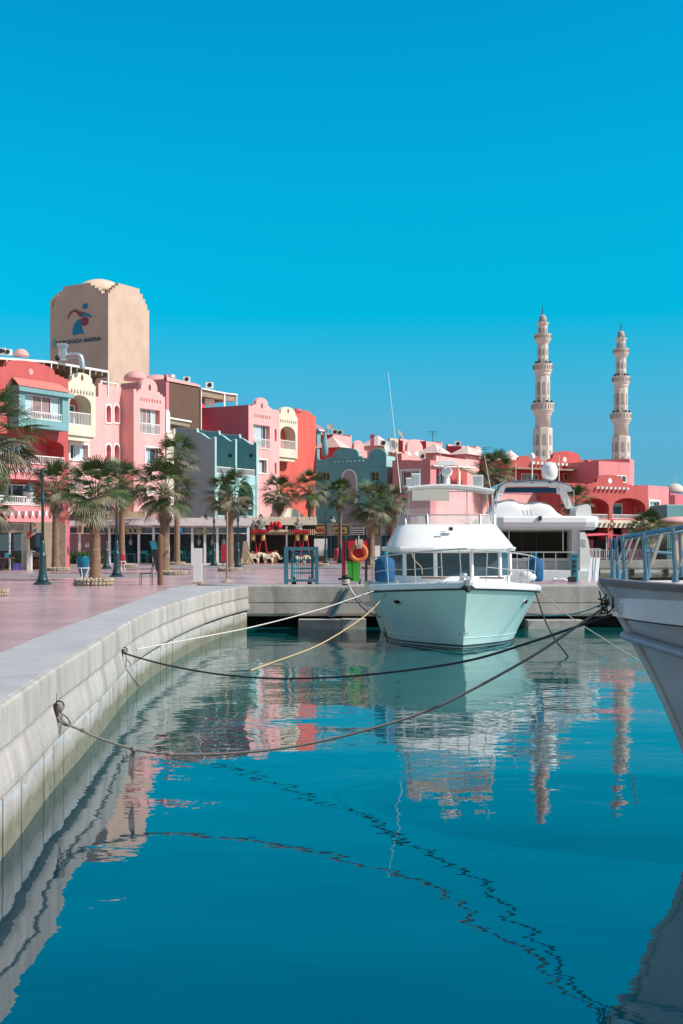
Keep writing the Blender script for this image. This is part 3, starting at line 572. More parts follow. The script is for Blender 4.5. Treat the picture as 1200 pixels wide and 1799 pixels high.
# aft rails
rb = MB().tube([Vector((yx(900),YB+.15,yz(970))), Vector((yx(1003),YB+.15,yz(970)))], .028, 6)
for px in (905,930,951,972,1003): rb.tube([Vector((yx(px),YB+.15,yz(970))), Vector((yx(px),YB+.15,yz(1000)))], .02, 6)
rb.build('aft_rail', M['steel'], sy)
for px in (891,985): MB().tube([Vector((yx(px),YB+.2,yz(968))), Vector((yx(px),YB+.2,yz(930)))], .02, 6).build('deck_pole', M['steel'], sy)
rb = MB()
for px in (1034,1040,1046,1052): rb.tube([Vector((yx(px),YB+.6,yz(964))), Vector((yx(px),YB+.6,yz(986)))], .016, 6)
rb.tube([Vector((yx(1032),YB+.6,yz(964))), Vector((yx(1054),YB+.6,yz(964)))], .022, 6).build('boarding_rail', M['steel'], sy)
q = Vector((yx(944), YB-.02, yz(911))); MB().cbox(q, (.14,.14,.2)).build('deck_light', M['iron'], sy)
# gangway board standing against the stern, and the shore power post
gw = thing('gangway', 'white gangway board raised against the stern of the second yacht', 'gangway', gp(1044,1024))
fr_ = lambda x, t, z: (x+.0, 53+t+(z-1.6)*.35, z)
X_ = lambda px: (px-CX)/FPX*53
MB().prism([(X_(1033),1.62),(X_(1051),1.62),(X_(1057),2.60),(X_(1040),2.60)], fr_, 0, .06).build('board', M['white'], gw)
MB().tube([fr_(X_(1041),-.02,1.65), fr_(X_(1046),-.02,2.6)], .012, 5).tube([fr_(X_(1046),-.02,1.9), fr_(X_(1042),-.02,2.0)], .012, 5).tube([fr_(X_(1044),-.02,1.65), fr_(X_(1051),-.02,2.6)], .012, 5).build('strap', M['galv'], gw)
pd = thing('power_pedestal', 'turquoise shore power pedestal standing on the pier edge', 'pedestal', gp(1009,1022))
q = gp(1009,1022)
MB().cbox(q+Vector((0,0,.55)), (.26,.24,1.1)).build('column', M['turq'], pd); MB().cbox(q+Vector((0,0,1.13)), (.34,.3,.07)).build('cap', M['steelblue'], pd)
sk = MB()
for k in range(3): sk.cbox(q+Vector((-.02,-.14,.45+k*.2)), (.14,.06,.12))
sk.build('socket', M['iron'], pd)
for px, lab in ((958,'small white pail with a handle left of the shore power pedestal'),(985,'white hose reel and coil lying on the pier beside the pedestal')):
    pass
q = gp(985,1023)
hr = thing('hose_reel', 'white coiled hose and dark valve box beside the power pedestal', 'hose', q)
MB().tube([q+Vector((.3*math.cos(a), .14*math.sin(a)-.1, .12+.04*math.sin(a*3))) for a in [k*.5 for k in range(26)]], .035, 6).build('hose', M['whitetrim'], hr)
MB().cbox(q+Vector((.45,-.1,.12)), (.3,.25,.22)).build('valve_box', M['iron'], hr)

# --- bow of the big ship on the right
A_ = Vector((.95,-.31,0)).normalized(); S_ = Vector((A_.y, -A_.x, 0)); S_ = S_ if S_.y < 0 else -S_     # aft, and the side towards us
B0 = at(1058,1021,15.3)
sf = lambda d, l, z: tuple(B0*1.0 - Vector((0,0,B0.z)) + A_*d + S_*l + Vector((0,0,z)))
ZT = B0.z
def s_ds(v):                                         # v=1 deck edge, v=0 under water
    z = -.6+(ZT+.6)*v; return .47*(ZT-z) + .10*math.sin(math.pi*min(max((ZT-z)/2.6,0),1))
def s_hb(v, q, d):
    z = -.6+(ZT+.6)*v; B = 1.4+1.1*v**1.3; k = 2.4-1.25*v
    return z-.02*q, B*(1-math.exp(-q/k))
sh = thing('ship', 'grey varnished bow of a big ship with tubular blue grey railing', 'ship', sf(5,0,0))
def ship_mat():
    m = mat('glossy pinkish grey hull paint', (.62,.58,.60), .16, .14, .9, .10, 1.4, stretch=(1,1,2), spec=.9, coat=.35); return m
M['ship'] = ship_mat()
VS2 = [i/16 for i in range(17)]
rows = hull_grid(sf, VS2, s_ds, s_hb, 13)
MB().grid(rows).build('hull', M['ship'], sh)
st = [Vector(sf(s_ds(v)-.03, 0, -.6+(ZT+.6)*v)) for v in VS2]
MB().tube(st, .045, 8).build('stem_band', mat('pale stem band', (.55,.60,.58), .4, .2, 4.), sh)
def s_line(v, out, q0=0.0):
    rr = hull_grid(sf, [v], s_ds, s_hb, 13)[0]; c = Vector(sf(4,0,0)); o = []
    for p in rr:
        n = Vector((p.x-c.x, p.y-c.y, 0)).normalized(); o.append(p+n*out)
    return o
ds_ = []
for p in s_line(.815,.04): 
    dd = (Vector((p.x,p.y,0))-Vector((B0.x,B0.y,0))).dot(A_); ds_.append(p-A_*.10*math.exp(-max(dd-.2,0)*5)+Vector((0,0,-.17*max(dd-.2,0)**.8)))
MB().tube(ds_, .056, 10).build('rub_strake', mat('lilac grey rubbing strake', (.40,.38,.46), .25, .15, 2., coat=.4), sh)
MB().tube(s_line(.865,.004), .007, 5).build('plank_seam', M['boot'], sh)
e0, e1, e2 = s_line(1.0,.03), s_line(1.0,.05), s_line(1.0,-.12)
MB().grid([[p+Vector((0,0,-.05)) for p in e0], [p+Vector((0,0,.01)) for p in e1], [p+Vector((0,0,.035)) for p in e0], [p+Vector((0,0,.04)) for p in e2]], False).build('toe_rail', mat('brown grey toe rail', (.20,.165,.16), .5, .2, 3.), sh)
nn_ = len(e2)
MB().grid([[e2[i]+Vector((0,0,-.4)), e2[nn_-1-i]+Vector((0,0,-.4))] for i in range(nn_//2+1)], False).build('deck', M['wood'], sh)
MB().grid([e2, [p+Vector((0,0,-.42)) for p in e2]], False).build('bulwark', M['ship'], sh)
# railing: both sides meet at the bow
def de(q_, sgn, z=0.0): zz, h = s_hb(1.0, q_, q_); return Vector(sf(q_+.08, sgn*max(h-.10,.02), ZT+z))
HR = lambda q_: .52+.14*min(q_/1.0,1.0)
for sgn in (1, -1):
    qs = [.02,.08,.22,.45,.75,1.1]
    MB().tube(catmull([de(q_, sgn, HR(q_))+A_*(.10) for q_ in qs]+[de(1.12,sgn,.42)+A_*.12], 5), .029, 8).build('top_rail', M['railblue'], sh)
    for i, q_ in enumerate([.05,.22,.5,.85] if sgn > 0 else [.10,.42,.8,1.2]):
        p = de(q_, sgn, .03); MB().tube([p, p+Vector((0,0,.12)), p+A_*(-.03)+Vector((0,0,HR(q_)-.03))], [.042,.025,.023], 8).build('rail_post', M['railblue'], sh)
        p2 = p+A_*.05; MB().tube([p2+Vector((0,0,.18)), p2+A_*.12+Vector((0,0,HR(q_+.12)-.05))], .016, 6).build('rail_brace', M['steel'], sh)
MB().tube([de(.35,-1,.37), de(.7,-1,.33)], .022, 6).build('mid_rail', M['railblue'], sh)
# bow fairlead with the ropes wound round it
q = Vector(sf(s_ds(.92)-.05, .02, -.6+(ZT+.6)*.92))
tl = MB()
random.seed(8)
for k in range(6): tl.tube(catmull([q+Vector((random.uniform(-.17,.04),random.uniform(-.06,.10),random.uniform(-.17,.15))) for _ in range(4)], 5), .010, 5)
tag(tl.build('rope_tangle', M['ropedark']), 'dark knotted tangle of mooring rope round the ship stem', 'rope')
# ------------------------------------------------------------------ mooring ropes
def rope(pts, r, mat_, label, n=8):
    o = MB().tube(catmull(pts, n), r, 7).build('mooring_rope', mat_); return tag(o, label, 'rope')
qe = Vector(sf(s_ds(.922)-.05, 0, -.6+(ZT+.6)*.922)); qe2 = Vector(sf(s_ds(.885)-.05, .02, -.6+(ZT+.6)*.885))
r2 = [at(97,1246,16.3), at(112,1268,16.3), at(140,1282,16.3), at(180,1299,16.3), at(235,1316,16.25), at(300,1325,16.2), at(400,1324,16.1), at(520,1311,16.0), at(650,1281,15.9), at(770,1241,15.8), at(920,1162,15.6), at(1010,1103,15.45), qe]
ROPE2 = rope(r2, .017, M['ropegrey'], 'grey rope sagging from the near quay ring low over the water to the ship')
r1 = [at(214,1146,24.6), at(245,1156,24.2), at(300,1170,23.6), at(380,1184,22.7), at(480,1192,21.6), at(600,1189,20.3), at(720,1177,19.0), at(830,1159,17.8), at(930,1129,16.8), at(1010,1102,15.8), qe2]
rope(r1, .018, M['ropedark'], 'black rope from the farther quay ring across the yacht bow to the ship')
rope([at(240,1141,25.0), at(340,1122,28), at(450,1100,32), at(560,1071,36), at(640,1044,39), at(686,1027,40.4)], .016, M['ropepale'], 'pale rope climbing from the left quay to the blue bow line of the yacht')
rope([at(688,1027,40.4), at(664,1060,38.5), at(630,1090,36), at(560,1133,32.5), at(470,1167,29.5), at(440,1178,28.6)], .017, M['ropeyellow'], 'straw yellow rope running from the yacht down into the water')
rope([at(690,1025,40.4), at(660,1036,40.0), at(620,1051,39.5), at(602,1058,39.2)], .026, M['ropeblue'], 'short bright blue rope end at the left bow of the yacht')
rope([at(940,1030,39.8), at(1000,1082,36), at(1060,1122,31), at(1120,1160,22)], .014, M['ropepale'], 'thin pale rope slanting from the right yacht bow to below the ship')
rope([at(940,1036,39.8), at(952,1075,38.5), at(970,1115,37), at(998,1153,35.6)], .026, M['ropedark'], 'dark rope dropping from the right yacht bow straight into the water')
rope([at(925,1078,47.2), at(965,1082,46.5), at(1010,1078,46), at(1045,1067,45.5), at(1078,1050,44)], .025, M['ropeblue'], 'faded green blue rope hanging along the pier towards the ship')
rope([at(611,1024,47.6), at(622,1045,47.2), at(640,1060,46.0), at(652,1064,44.5)], .035, M['ropepale'], 'thick white rope looped from the pier bollard down to the yacht side')
rope([at(613,1024,47.6), at(624,1052,47.2), at(645,1074,46.2), at(670,1085,44.5)], .022, M['ropedark'], 'thin dark rope hanging from the pier bollard behind the yacht side')
# rings on the quay with knots, tails and loops
for px, py, Y, lab in ((97,1240,16.3,'rusty mooring ring bar with a long rope loop on the near quay wall'),(214,1143,24.6,'rusty mooring ring bar with a short rope knot on the farther quay wall')):
    p = at(px, py, Y)+Vector((.02,0,0)); mr_ = thing('mooring_ring', lab, 'mooring ring', p, 'mooring rings on the quay wall')
    MB().tube([p+Vector((-.02,0,.17)), p+Vector((0,0,-.22))], .016, 6).cbox(p+Vector((-.05,0,0)), (.16,.05,.05)).build('bar', M['iron'], mr_)
    MB().tube([p+Vector((.03+.06*math.cos(a), .02, .06*math.sin(a))) for a in [k*.63 for k in range(11)]], .012, 6).build('ring', M['iron'], mr_)
    MB().ball(p+Vector((.05,-.03,-.02)), (.05,.05,.06), 8, 5).tube(catmull([p+Vector((.05,-.03,0)), p+Vector((.08,-.05,-.16)), p+Vector((.05,-.05,-.36))], 5), .011, 5).build('knot', M['ropegrey'], mr_)
kn = MB(); p = at(235,1316,16.25)
kn.ball(p, (.05,.045,.045), 8, 5)
for k in range(4): kn.tube(catmull([p, p+Vector((-.05+.02*k,0,-.13)), p+Vector((-.06+.015*k,0,-.32-.04*k))], 4), .008, 4)
kn.build('frayed_knot', M['ropegrey'], ROPE2)
p = at(298,1325,16.2); MB().ball(p, (.06,.035,.03), 8, 5).build('knot', M['ropegrey'], ROPE2)
p = at(146,1283,16.3); MB().ball(p, (.04,.032,.032), 8, 5).build('knot', M['ropegrey'], ROPE2)
MB().tube(catmull([at(97,1246,16.3), at(104,1250,16.3), at(119,1262,16.35), at(123,1274,16.42), at(112,1273,16.4), at(100,1262,16.3), at(97,1248,16.3)], 6), .013, 6).build('eye_loop', M['ropegrey'], ROPE2)
# ------------------------------------------------------------------ buildings: helpers
def bld(label, F, cat='building', name='house', group=None): return thing(name, label, cat, (F.o.x, F.o.y, ZP), group)
def block(root, F, a, b, zb, zt, mat_, rec=.3, depth=8, holes=(), name='wall', t0=0.0, label=None):
    mb = MB().prism(rc(a, b, zb, zt), F, t0, t0-rec, holes, back=False)
    mb.box((a, t0-rec-depth, zb), (b, t0-rec, zt), F); return mb.build(name, mat_, root, label)
def parapet(root, F, outline, mat_, t0=0.0, th=.3, holes=(), name='parapet'): return MB().prism(outline, F, t0, t0-th, holes).build(name, mat_, root)
def window(root, F, a, b, z0, z1, t=-.22, nx=2, fr=.06, frame='whitetrim', pane='glass', curtain=None, sill=False, name='window'):
    mb = MB(); d = .05
    mb.box((a, t-d, z0), (a+fr, t, z1), F).box((b-fr, t-d, z0), (b, t, z1), F).box((a+fr, t-d, z0), (b-fr, t, z0+fr), F).box((a+fr, t-d, z1-fr), (b-fr, t, z1), F)
    for k in range(1, nx): x = a+(b-a)*k/nx; mb.box((x-fr*.45, t-d, z0+fr), (x+fr*.45, t, z1-fr), F)
    w_ = mb.build(name, M[frame], root)
    MB().box((a+.01, t-d-.03, z0+.01), (b-.01, t-d-.004, z1-.01), F).build('pane', M[pane], w_)
    if curtain:
        for c, (k0, k1) in curtain: MB().box((a+(b-a)*k0, t-d-.003, z0+fr), (a+(b-a)*k1, t-d+.012, z1-fr), F).build('curtain', M['drape'] if c else M['curtain'], w_)
    if sill: MB().box((a-.08, t+.0, z0-.09), (b+.08, .10, z0-.003), F).build('sill', M['whitetrim'], w_)
    return w_
def surround(root, F, a, b, z0, z1, w_=.14, out=.05, mat_='whitetrim', a_h=None):
    if a_h: o = arch(a-w_, b+w_, z0-w_, z1+w_, a_h+w_*.5); h = arch(a, b, z0, z1, a_h)
    else: o = rc(a-w_, b+w_, z0-w_, z1+w_); h = rc(a, b, z0, z1)
    return MB().prism(o, F, out, .002, [h]).build('window_surround', M[mat_], root)
def balustrade(root, F, a, b, z0, z1, t=-.08, n=None, mat_='whitetrim'):
    mb = MB(); n = n or max(4, int((b-a)/.16))
    mb.box((a, t-.05, z1-.06), (b, t, z1), F).box((a, t-.05, z0), (b, t, z0+.06), F)
    for k in range(n+1): x = a+.02+(b-a-.04)*k/n; mb.box((x-.018, t-.04, z0+.06), (x+.018, t-.01, z1-.06), F)
    return mb.build('balustrade', M[mat_], root)
def corbels(root, F, a, b, z, n, mat_, s_=.16, out=.22, h=.2):
    for k in range(n): x = a+(b-a)*(k+.5)/n; MB().box((x-s_/2, .002, z-h/2), (x+s_/2, out, z+h/2), F).build('corbel', mat_, root)
def room(root, F, a, b, z0, z1, depth=1.4, mat_='coral', t0=0.0):  # back wall, side and floor of a loggia come from the thick wall panel; a thin lining keeps the corners
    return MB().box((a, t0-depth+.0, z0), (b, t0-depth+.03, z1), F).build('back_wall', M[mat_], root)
def dome(root, c, r, h, mat_, name='dome', n=24): return MB().ball(c, (r, r, h), n, 8, 0, True).build(name, mat_, root)
def medallion(root, F, a, z, r, mat_): 
    mb = MB(); pts = [(a+r*math.cos(k*math.pi/10), z+r*math.sin(k*math.pi/10)) for k in range(20)]; mb.prism(pts, F, .03, .002); return mb.build('medallion', mat_, root)
def pergola(root, F, a, b, z0, zt, t0, t1, n, name='pergola', mat_='thatch', leg=True, slope=0.0):
    mb = MB(); mb.box((a, t1, zt-.09), (b, t0, zt), F, 0)
    k = 0; x = a
    while x < b: mb.box((x, t1-.02, zt-.28), (x+.07, t0+.02, zt-.095), F, 0); x += .35
    mb.box((a, t0-.0, zt-.30), (b, t0+.05, zt+.02), F, 1)
    for i in range(n): x = a+(b-a-.1)*i/(n-1); mb.box((x, t0-.1, z0), (x+.1, t0-.005, zt-.28), F, 1)
    return mb.build(name, [M[mat_], M['whitetrim']], root)
def aircon(p, w_, lab):
    o = thing('air_conditioner', lab, 'air conditioner', p, 'air conditioning units on the roofs')
    MB().box(Vector(p)+Vector((-w_/2,-.2,0)), Vector(p)+Vector((w_/2,.2,w_*.8))).build('case', M['whitetrim'], o)
    MB().tube([Vector(p)+Vector((.05*w_,-.2,.4*w_)), Vector(p)+Vector((.05*w_,-.23,.4*w_))], w_*.3, 14).build('fan_grille', M['iron'], o); return o
def dish(p, r, yaw, lab, mat_='stone'):
    p = Vector(p); o = thing('satellite_dish', lab, 'satellite dish', p, 'satellite dishes on the roofs')
    d = Vector((math.sin(R(yaw)), -math.cos(R(yaw)), .55)).normalized(); s1 = d.cross(Vector((0,0,1))).normalized(); s2 = s1.cross(d); c = p+Vector((0,0,r*1.1))
    rows = [[c+d*(k*k*.28*r)+(s1*math.cos(a)+s2*math.sin(a))*r*max(k,.01) for a in [2*math.pi*j/20 for j in range(20)]] for k in (0,.35,.7,1.0)]
    mb = MB().grid(rows, True, 0, True); mb.build('reflector', M[mat_], o)
    MB().tube([p, c-d*.02], r*.07, 6).build('mast', M['iron'], o); MB().tube([c-s2*r*.9+d*.25*r, c+d*.75*r], r*.03, 5).build('feed_arm', M['iron'], o); return o
# ------------------------------------------------------------------ big red house at the left
F1 = Fr(120, 85); zb = ZP
h1 = bld('coral red house with a blue grey bay window under a tiled hood', F1)
a0, a1 = F1.s(-70), 0.0
zr = F1.z(657, F1.s(60))
lo = F1.rect(-40, 112, 763, 813); lo2 = F1.rect(-40, 73, 847, 887)
block(h1, F1, a0, a1, zb, zr, M['coral'], 1.5, 7, [arch(lo[0], lo[1], lo[2], lo[3], .55), rc(lo2[0], lo2[1], lo2[2], lo2[3])])
parapet(h1, F1, crest(F1.s(-5), 0, zr, zr+.02, F1.z(635, F1.s(54)), .12, .80), M['coral'])
parapet(h1, F1, rc(a0, F1.s(-5), zr, zr+.25), M['coral'])
e = F1.sz(54,653); medallion(h1, F1, e[0], e[1], .20, M['dome'])
bw = F1.rect(16, 104, 684, 754)                                       # the projecting bay
wn = F1.rect(27, 93, 696, 739)
Fb = Fr(120, 85, 30, .85)
bm_ = MB().prism(rc(bw[0],bw[1],bw[2],bw[3]), F1, .85, .45, [rc(wn[0],wn[1],wn[2],wn[3])], back=False).box((bw[0],.002,bw[2]),(bw[1],.45,bw[3]),F1)
bay = bm_.build('bay', M['greyteal'], h1)
window(bay, F1, wn[0]+.02, wn[1]-.02, wn[2]+.02, wn[3]-.02, .62, 4, .06, curtain=[(0,(.03,.24)),(1,(.26,.50)),(1,(.52,.72)),(0,(.76,.97))])
balustrade(bay, F1, wn[0]+.02, wn[1]-.02, wn[2]+.02, F1.z(726,wn[0]+2), .80)
hd = F1.rect(12, 109, 669, 690)
hood = MB(); n = 24
rows = []
for k in range(n*2+1):
    x = hd[0]+(hd[1]-hd[0])*k/(n*2); bump = .05 if k % 2 else 0
    rows.append([Vector(F1(x+ (.45*(1-2*k/(n*2)))*.9, .10, hd[3]+bump)), Vector(F1(x, 1.10, hd[2]+.12+bump))])
hood.grid(rows, False, 0); hood.box((hd[0],.002,hd[2]-.18),(hd[1],1.08,hd[2]+.1),F1,1); hood.build('tiled_hood', [M['tile'], M['greyteal']], h1)
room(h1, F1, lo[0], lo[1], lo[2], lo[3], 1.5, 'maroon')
g_ = F1.rect(-30, 77, 775, 812); window(h1, F1, g_[0], g_[1], g_[2], g_[3], -1.36, 4, .07, pane='blueglass')
balustrade(h1, F1, lo[0], lo[1], lo[2]-.02, F1.z(800, -3), .06)
g_ = F1.rect(-36, 73, 849, 884); window(h1, F1, g_[0], g_[1], g_[2], g_[3], -.5, 5, .09, curtain=[(0,(.4,.55)),(0,(.85,.97))])
balustrade(h1, F1, lo2[0], F1.s(73), lo2[2], F1.z(873, -3), .08)
for y0, y1, yc in ((815,842,826),(889,917,902)):
    q0 = F1.rect(-60, 92, y0, y1)
    MB().prism([(.002,q0[2]),(.75,q0[2]),(.55,q0[3]),(.002,q0[3])], lambda t, a, z: F1(a, t, z), q0[0], q0[1]).build('canopy', M['rose'], h1)
    for k in range(12): x = q0[0]+.4+k*.62; MB().box((x,.5,F1.z(yc+4,x)),(x+.17,.92,F1.z(yc-4,x)),F1).build('corbel', M['whitetrim'], h1)
# roof pergola behind it, roof dome, duct
q0 = F1.sz(0,622); 
FP = Fr(0, 84, 38)
pr_ = bld('long brown roof pergola with white posts above the coral house', FP, 'pergola', 'pergola')
aa, bb = FP.s(-30), FP.s(190); zt_ = FP.z(628, FP.s(95))
for i, (pa, pb_) in enumerate(((-30,90),(90,190))):
    a, b = FP.s(pa), FP.s(pb_); za, zb_ = FP.z(625 if i == 0 else 634, a), FP.z(634 if i == 0 else 651, b)
    mb = MB(); mb.grid([[Vector(FP(a,0,za)), Vector(FP(b,0,zb_))],[Vector(FP(a,-4,za+.1)), Vector(FP(b,-4,zb_+.1))],[Vector(FP(a,-4,za-.05)), Vector(FP(b,-4,zb_-.05))],[Vector(FP(a,0,za-.15)), Vector(FP(b,0,zb_-.15))],[Vector(FP(a,0,za)), Vector(FP(b,0,zb_))]], False, 1)
    n = 9
    for k in range(n+1):
        f = k/n; x = a+(b-a)*f; z = za+(zb_-za)*f; mb.box((x,-3.9,z-.45),(x+.08,-.05,z-.15),FP,0)
    for k in range(4 if i else 3):
        f = k/(3 if i else 3); x = a+(b-a)*f; z = za+(zb_-za)*f; mb.box((x,-.12,13.95),(x+.09,-.02,z-.1),FP,1)
    mb.build('roof_frame', [M['thatch'], M['whitetrim']], pr_)
MB().box((aa,-4.3,13.0),(bb+1.0,-4.1,zt_-.35),FP).build('back_wall', M['orange'], pr_)
MB().box((FP.s(120),-1.6,14.05),(bb+.3,-1.4,FP.z(656,bb)),FP).build('reed_screen', M['reed'], pr_)
q = at(37,626,88); tag(dome(None, (q.x, q.y, q.z), .56, .52, M['dome'], 'roof_dome'), 'small pink roof dome beside the air conditioners at far left', 'dome')
aircon(at(3,623,87.5), .55, 'white air conditioner at the left edge of the roofline'); aircon(at(14,624,87.5), .5, 'white air conditioner touching the small pink dome at far left')
q = at(110,632,88)
du = thing('roof_duct', 'galvanised ventilation duct with a square cowl in front of the tower', 'duct', q)
MB().box(q+Vector((-.25,-.25,0)), q+Vector((.25,.25,.95))).box(q+Vector((-.33,-.33,.95)), q+Vector((.33,.33,1.12))).build('cowl', M['galv'], du)
MB().tube(catmull([q+Vector((.15,0,.25)), q+Vector((.75,0,.32)), q+Vector((1.2,0,.25)), q+Vector((1.35,0,-.1)), q+Vector((1.4,0,-.6))], 5), .2, 10).build('pipe', M['galv'], du)
MB().ball(q+Vector((-.3,-.2,.1)), .2, 10, 6).build('motor', M['iron'], du)
# ------------------------------------------------------------------ cream bay, pink house, pink gable
def creambay(px0, px1, Y, ytop, yshoulder, ycorb, aw, ybot, lab, below):
    F = Fr(px0, Y); h = bld(lab, F); a, b = 0, F.s(px1); zs = F.z(yshoulder, b/2); zt = F.z(ytop, b/2); z0 = F.z(ybot, b/2)
    ar = F.rect(aw[0], aw[1], aw[2], aw[3]); ho = arch(ar[0], ar[1], ar[2], ar[3], (ar[3]-ar[2])*.33)
    block(h, F, a, b, z0, zs, M['cream'], 1.3, 3, [ho]); parapet(h, F, crest(a, b, zs, zs+.1, zt, .12, .88, 2), M['cream'])
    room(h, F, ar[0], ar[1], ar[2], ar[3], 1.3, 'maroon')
    window(h, F, ar[0]+.05, ar[1]-.35, ar[2], ar[2]+(ar[3]-ar[2])*.72, -1.2, 2, .08, pane='blueglass')
    balustrade(h, F, ar[0], ar[1], ar[2], ar[2]+.9, -.05)
    corbels(h, F, a+.2, b-.15, F.z(ycorb, b/2), 8, M['cream'], .14, .11, .2); e = (zs+zt)/2+.1
    MB().prism([((a+b)/2+.13*math.cos(k*.628), e+.22*math.sin(k*.628)) for k in range(10)], F, .015, .002).build('dark_disc', M['reed'], h)
    MB().prism([(.0,z0-.35),(.0,z0),(b,z0),(b-.5,z0-.35)], F, -.15, -4).build('bay_foot', M['cream'], h)
    if below: block(h, F, a-.3, b-.1, zb, z0-.35, M[below], .3, 3, [], 'lower_wall', -.9)
    return F, h
F2, h2 = creambay(120, 168, 87.5, 655, 677, 688, (122,160,694,747), 766, 'cream arched balcony bay beside the coral red house', None)
FL2 = Fr(119, 89, 30); wr = FL2.rect(123,154,781,808); block(h2, FL2, FL2.s(118), FL2.s(166), FL2.z(904,1), FL2.z(768,1), M['pink'], .3, 3, [rc(*wr)], 'lower_wall')
surround(h2, FL2, *wr); window(h2, FL2, *wr, -.2, 3, .07, curtain=[(0,(.4,.9))], sill=True)
wr = FL2.rect(135,153,850,875); surround(h2, FL2, *wr); window(h2, FL2, *wr, .01, 2)
F4 = Fr(235, 97); S4 = F4.side()
def hit_side(F, px): f = F.side(); a = f.s(px); p = f(a, 0, 0); return p
p3 = hit_side(F4, 213)
F3 = Fr(CX+FPX*p3[0]/p3[1], p3[1]); a0, a1 = F3.s(162), 0
h3 = bld('flat topped pink house front with paired white rimmed arched windows', F3)
zt3 = F3.z(677, -1.5)
aw = []
for y0, y1 in ((712,742),(781,812)):
    for px0, px1 in ((186,194.5),(200,209)): aw.append(F3.rect(px0, px1, y0, y1))
block(h3, F3, a0, a1, zb, zt3, M['pink'], .35, 7, [arch(*r_, (r_[1]-r_[0])*.55) for r_ in aw])
for r_ in aw:
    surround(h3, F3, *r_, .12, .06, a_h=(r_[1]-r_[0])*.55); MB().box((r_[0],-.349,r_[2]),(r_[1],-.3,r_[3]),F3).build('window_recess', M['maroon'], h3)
e = F3.sz(188,0)[0]; MB().box((a0,-.5,zt3),(F3.s(178),-.05,F3.z(671,a0)),F3).build('roof_kerb', M['pink'], h3)
MB().box((F3.s(181),-.35,zt3),(F3.s(183),-.2,zt3+.35),F3).box((F3.s(209),-.35,zt3-.3),(F3.s(211.5),-.2,zt3+.25),F3).box((F3.s(181),-.33,zt3+.25),(F3.s(211),-.25,zt3+.32),F3).build('roof_rail', M['whitetrim'], h3)
h4 = bld('pink gabled house with a round gable hole and a tall balcony window', F4)
b4 = F4.s(290); zr4 = F4.z(693, 1.8)
w1 = F4.rect(246,281,719,763); w2 = F4.rect(255,277,787,814)
block(h4, F4, 0, b4, zb, zr4, M['pink'], .4, 9, [rc(*w1), rc(*w2)])
parapet(h4, F4, crest(F4.s(237), b4, zr4, zr4+.02, F4.z(664,1.6), .2, .74, 3), M['pink'])
MB().prism([(F4.s(263)+.16*math.cos(k*.628), F4.z(680,1.6)+.26*math.sin(k*.628)) for k in range(10)], F4, .015, .002).build('dark_disc', M['reed'], h4)  # dark disc painted on for the shade inside the gable hole
corbels(h4, F4, F4.s(246), F4.s(284), F4.z(702,1.7), 8, M['pink'], .12, .10, .2)
window(h4, F4, w1[0], w1[1]-.3, w1[2], w1[3], -.25, 4, .06, curtain=[(0,(.02,.2)),(1,(.24,.48)),(1,(.5,.7)),(0,(.76,.98))]); balustrade(h4, F4, w1[0], w1[1], w1[2], w1[2]+.85, .03)
surround(h4, F4, *w2, .1); window(h4, F4, *w2, -.2, 2, curtain=[(0,(.05,.45))])
wr = F4.rect(258,277,866,886); surround(h4, F4, *wr); window(h4, F4, *wr, .01, 2)
MB().box((-9,-.3,zr4),(-.0,-.0,zr4+.25),lambda t,s_,z: S4(t,s_,z)).build('side_parapet', M['pink'], h4)
q = at(238,668,100.5); dome(h4, q, .95, .76, M['dome'])
# ------------------------------------------------------------------ sand coloured tower
FT = Fr(190, 122); ST = FT.side()
tw = bld('tall sand coloured square tower with stepped corners, a dome and an emblem', FT, 'tower', 'tower')
bT = FT.s(262); lT = ST.s(88)
zc_ = FT.z(527, 0); zt_ = FT.z(502, 3)
MB().prism([(0,0),(bT,0),(bT,lT),(0,lT)], lambda a, z, t: FT(a, t, z), zb, zc_-.05).build('shaft', M['sand'], tw)
def stepcrest(a, b, cn=1):
    w_ = b-a; p = [(a, zc_-.05), (b, zc_-.05)]; st = [(0,.0),(.05,.28),(.10,.52),(.165,.76),(.24,1.0)]
    r_ = []
    for i, (k, h) in enumerate(st):
        r_.append((k, h))
        if i < len(st)-1: r_.append((st[i+1][0], h))
    H = zt_-zc_
    ka, kb = (.35,.62) if cn > 0 else (.62,.35)
    rise = lambda h, q: zc_+H*((1-q)+h*q)
    return [(a, zc_-.05), (b, zc_-.05)]+[(b-k*w_, rise(h, .62 if cn < 0 else 1.0)) for k, h in r_]+[(a+k*w_, rise(h, .62 if cn > 0 else 1.0)) for k, h in r_[::-1]]
parapet(tw, FT, stepcrest(0,bT), M['sand'], 0, .5); parapet(tw, ST, stepcrest(lT,-.502,-1), M['sand'], 0, .5)
parapet(tw, FT, stepcrest(0,bT), M['sand'], lT+.5, .5); parapet(tw, ST, stepcrest(lT+.5,-.502), M['sand'], -bT+.5, .5)
MB().prism([(.52,-.52),(bT-.52,-.52),(bT-.52,lT+.52),(.52,lT+.52)], lambda a, z, t: FT(a, z, t), zc_-.05, zc_+(zt_-zc_)*.5).build('roof', M['sand'], tw)
qc = FT(bT/2, lT/2, 0); dome(tw, (qc[0], qc[1], zt_-.5), 2.45, FT.z(484,3)-zt_+.5, M['domesand'], n=32)
MB().box((lT+.4,.002,FT.z(600,0)),(lT+.75,.12,FT.z(587,0)),ST).build('wall_plaque', M['greyteal'], tw)
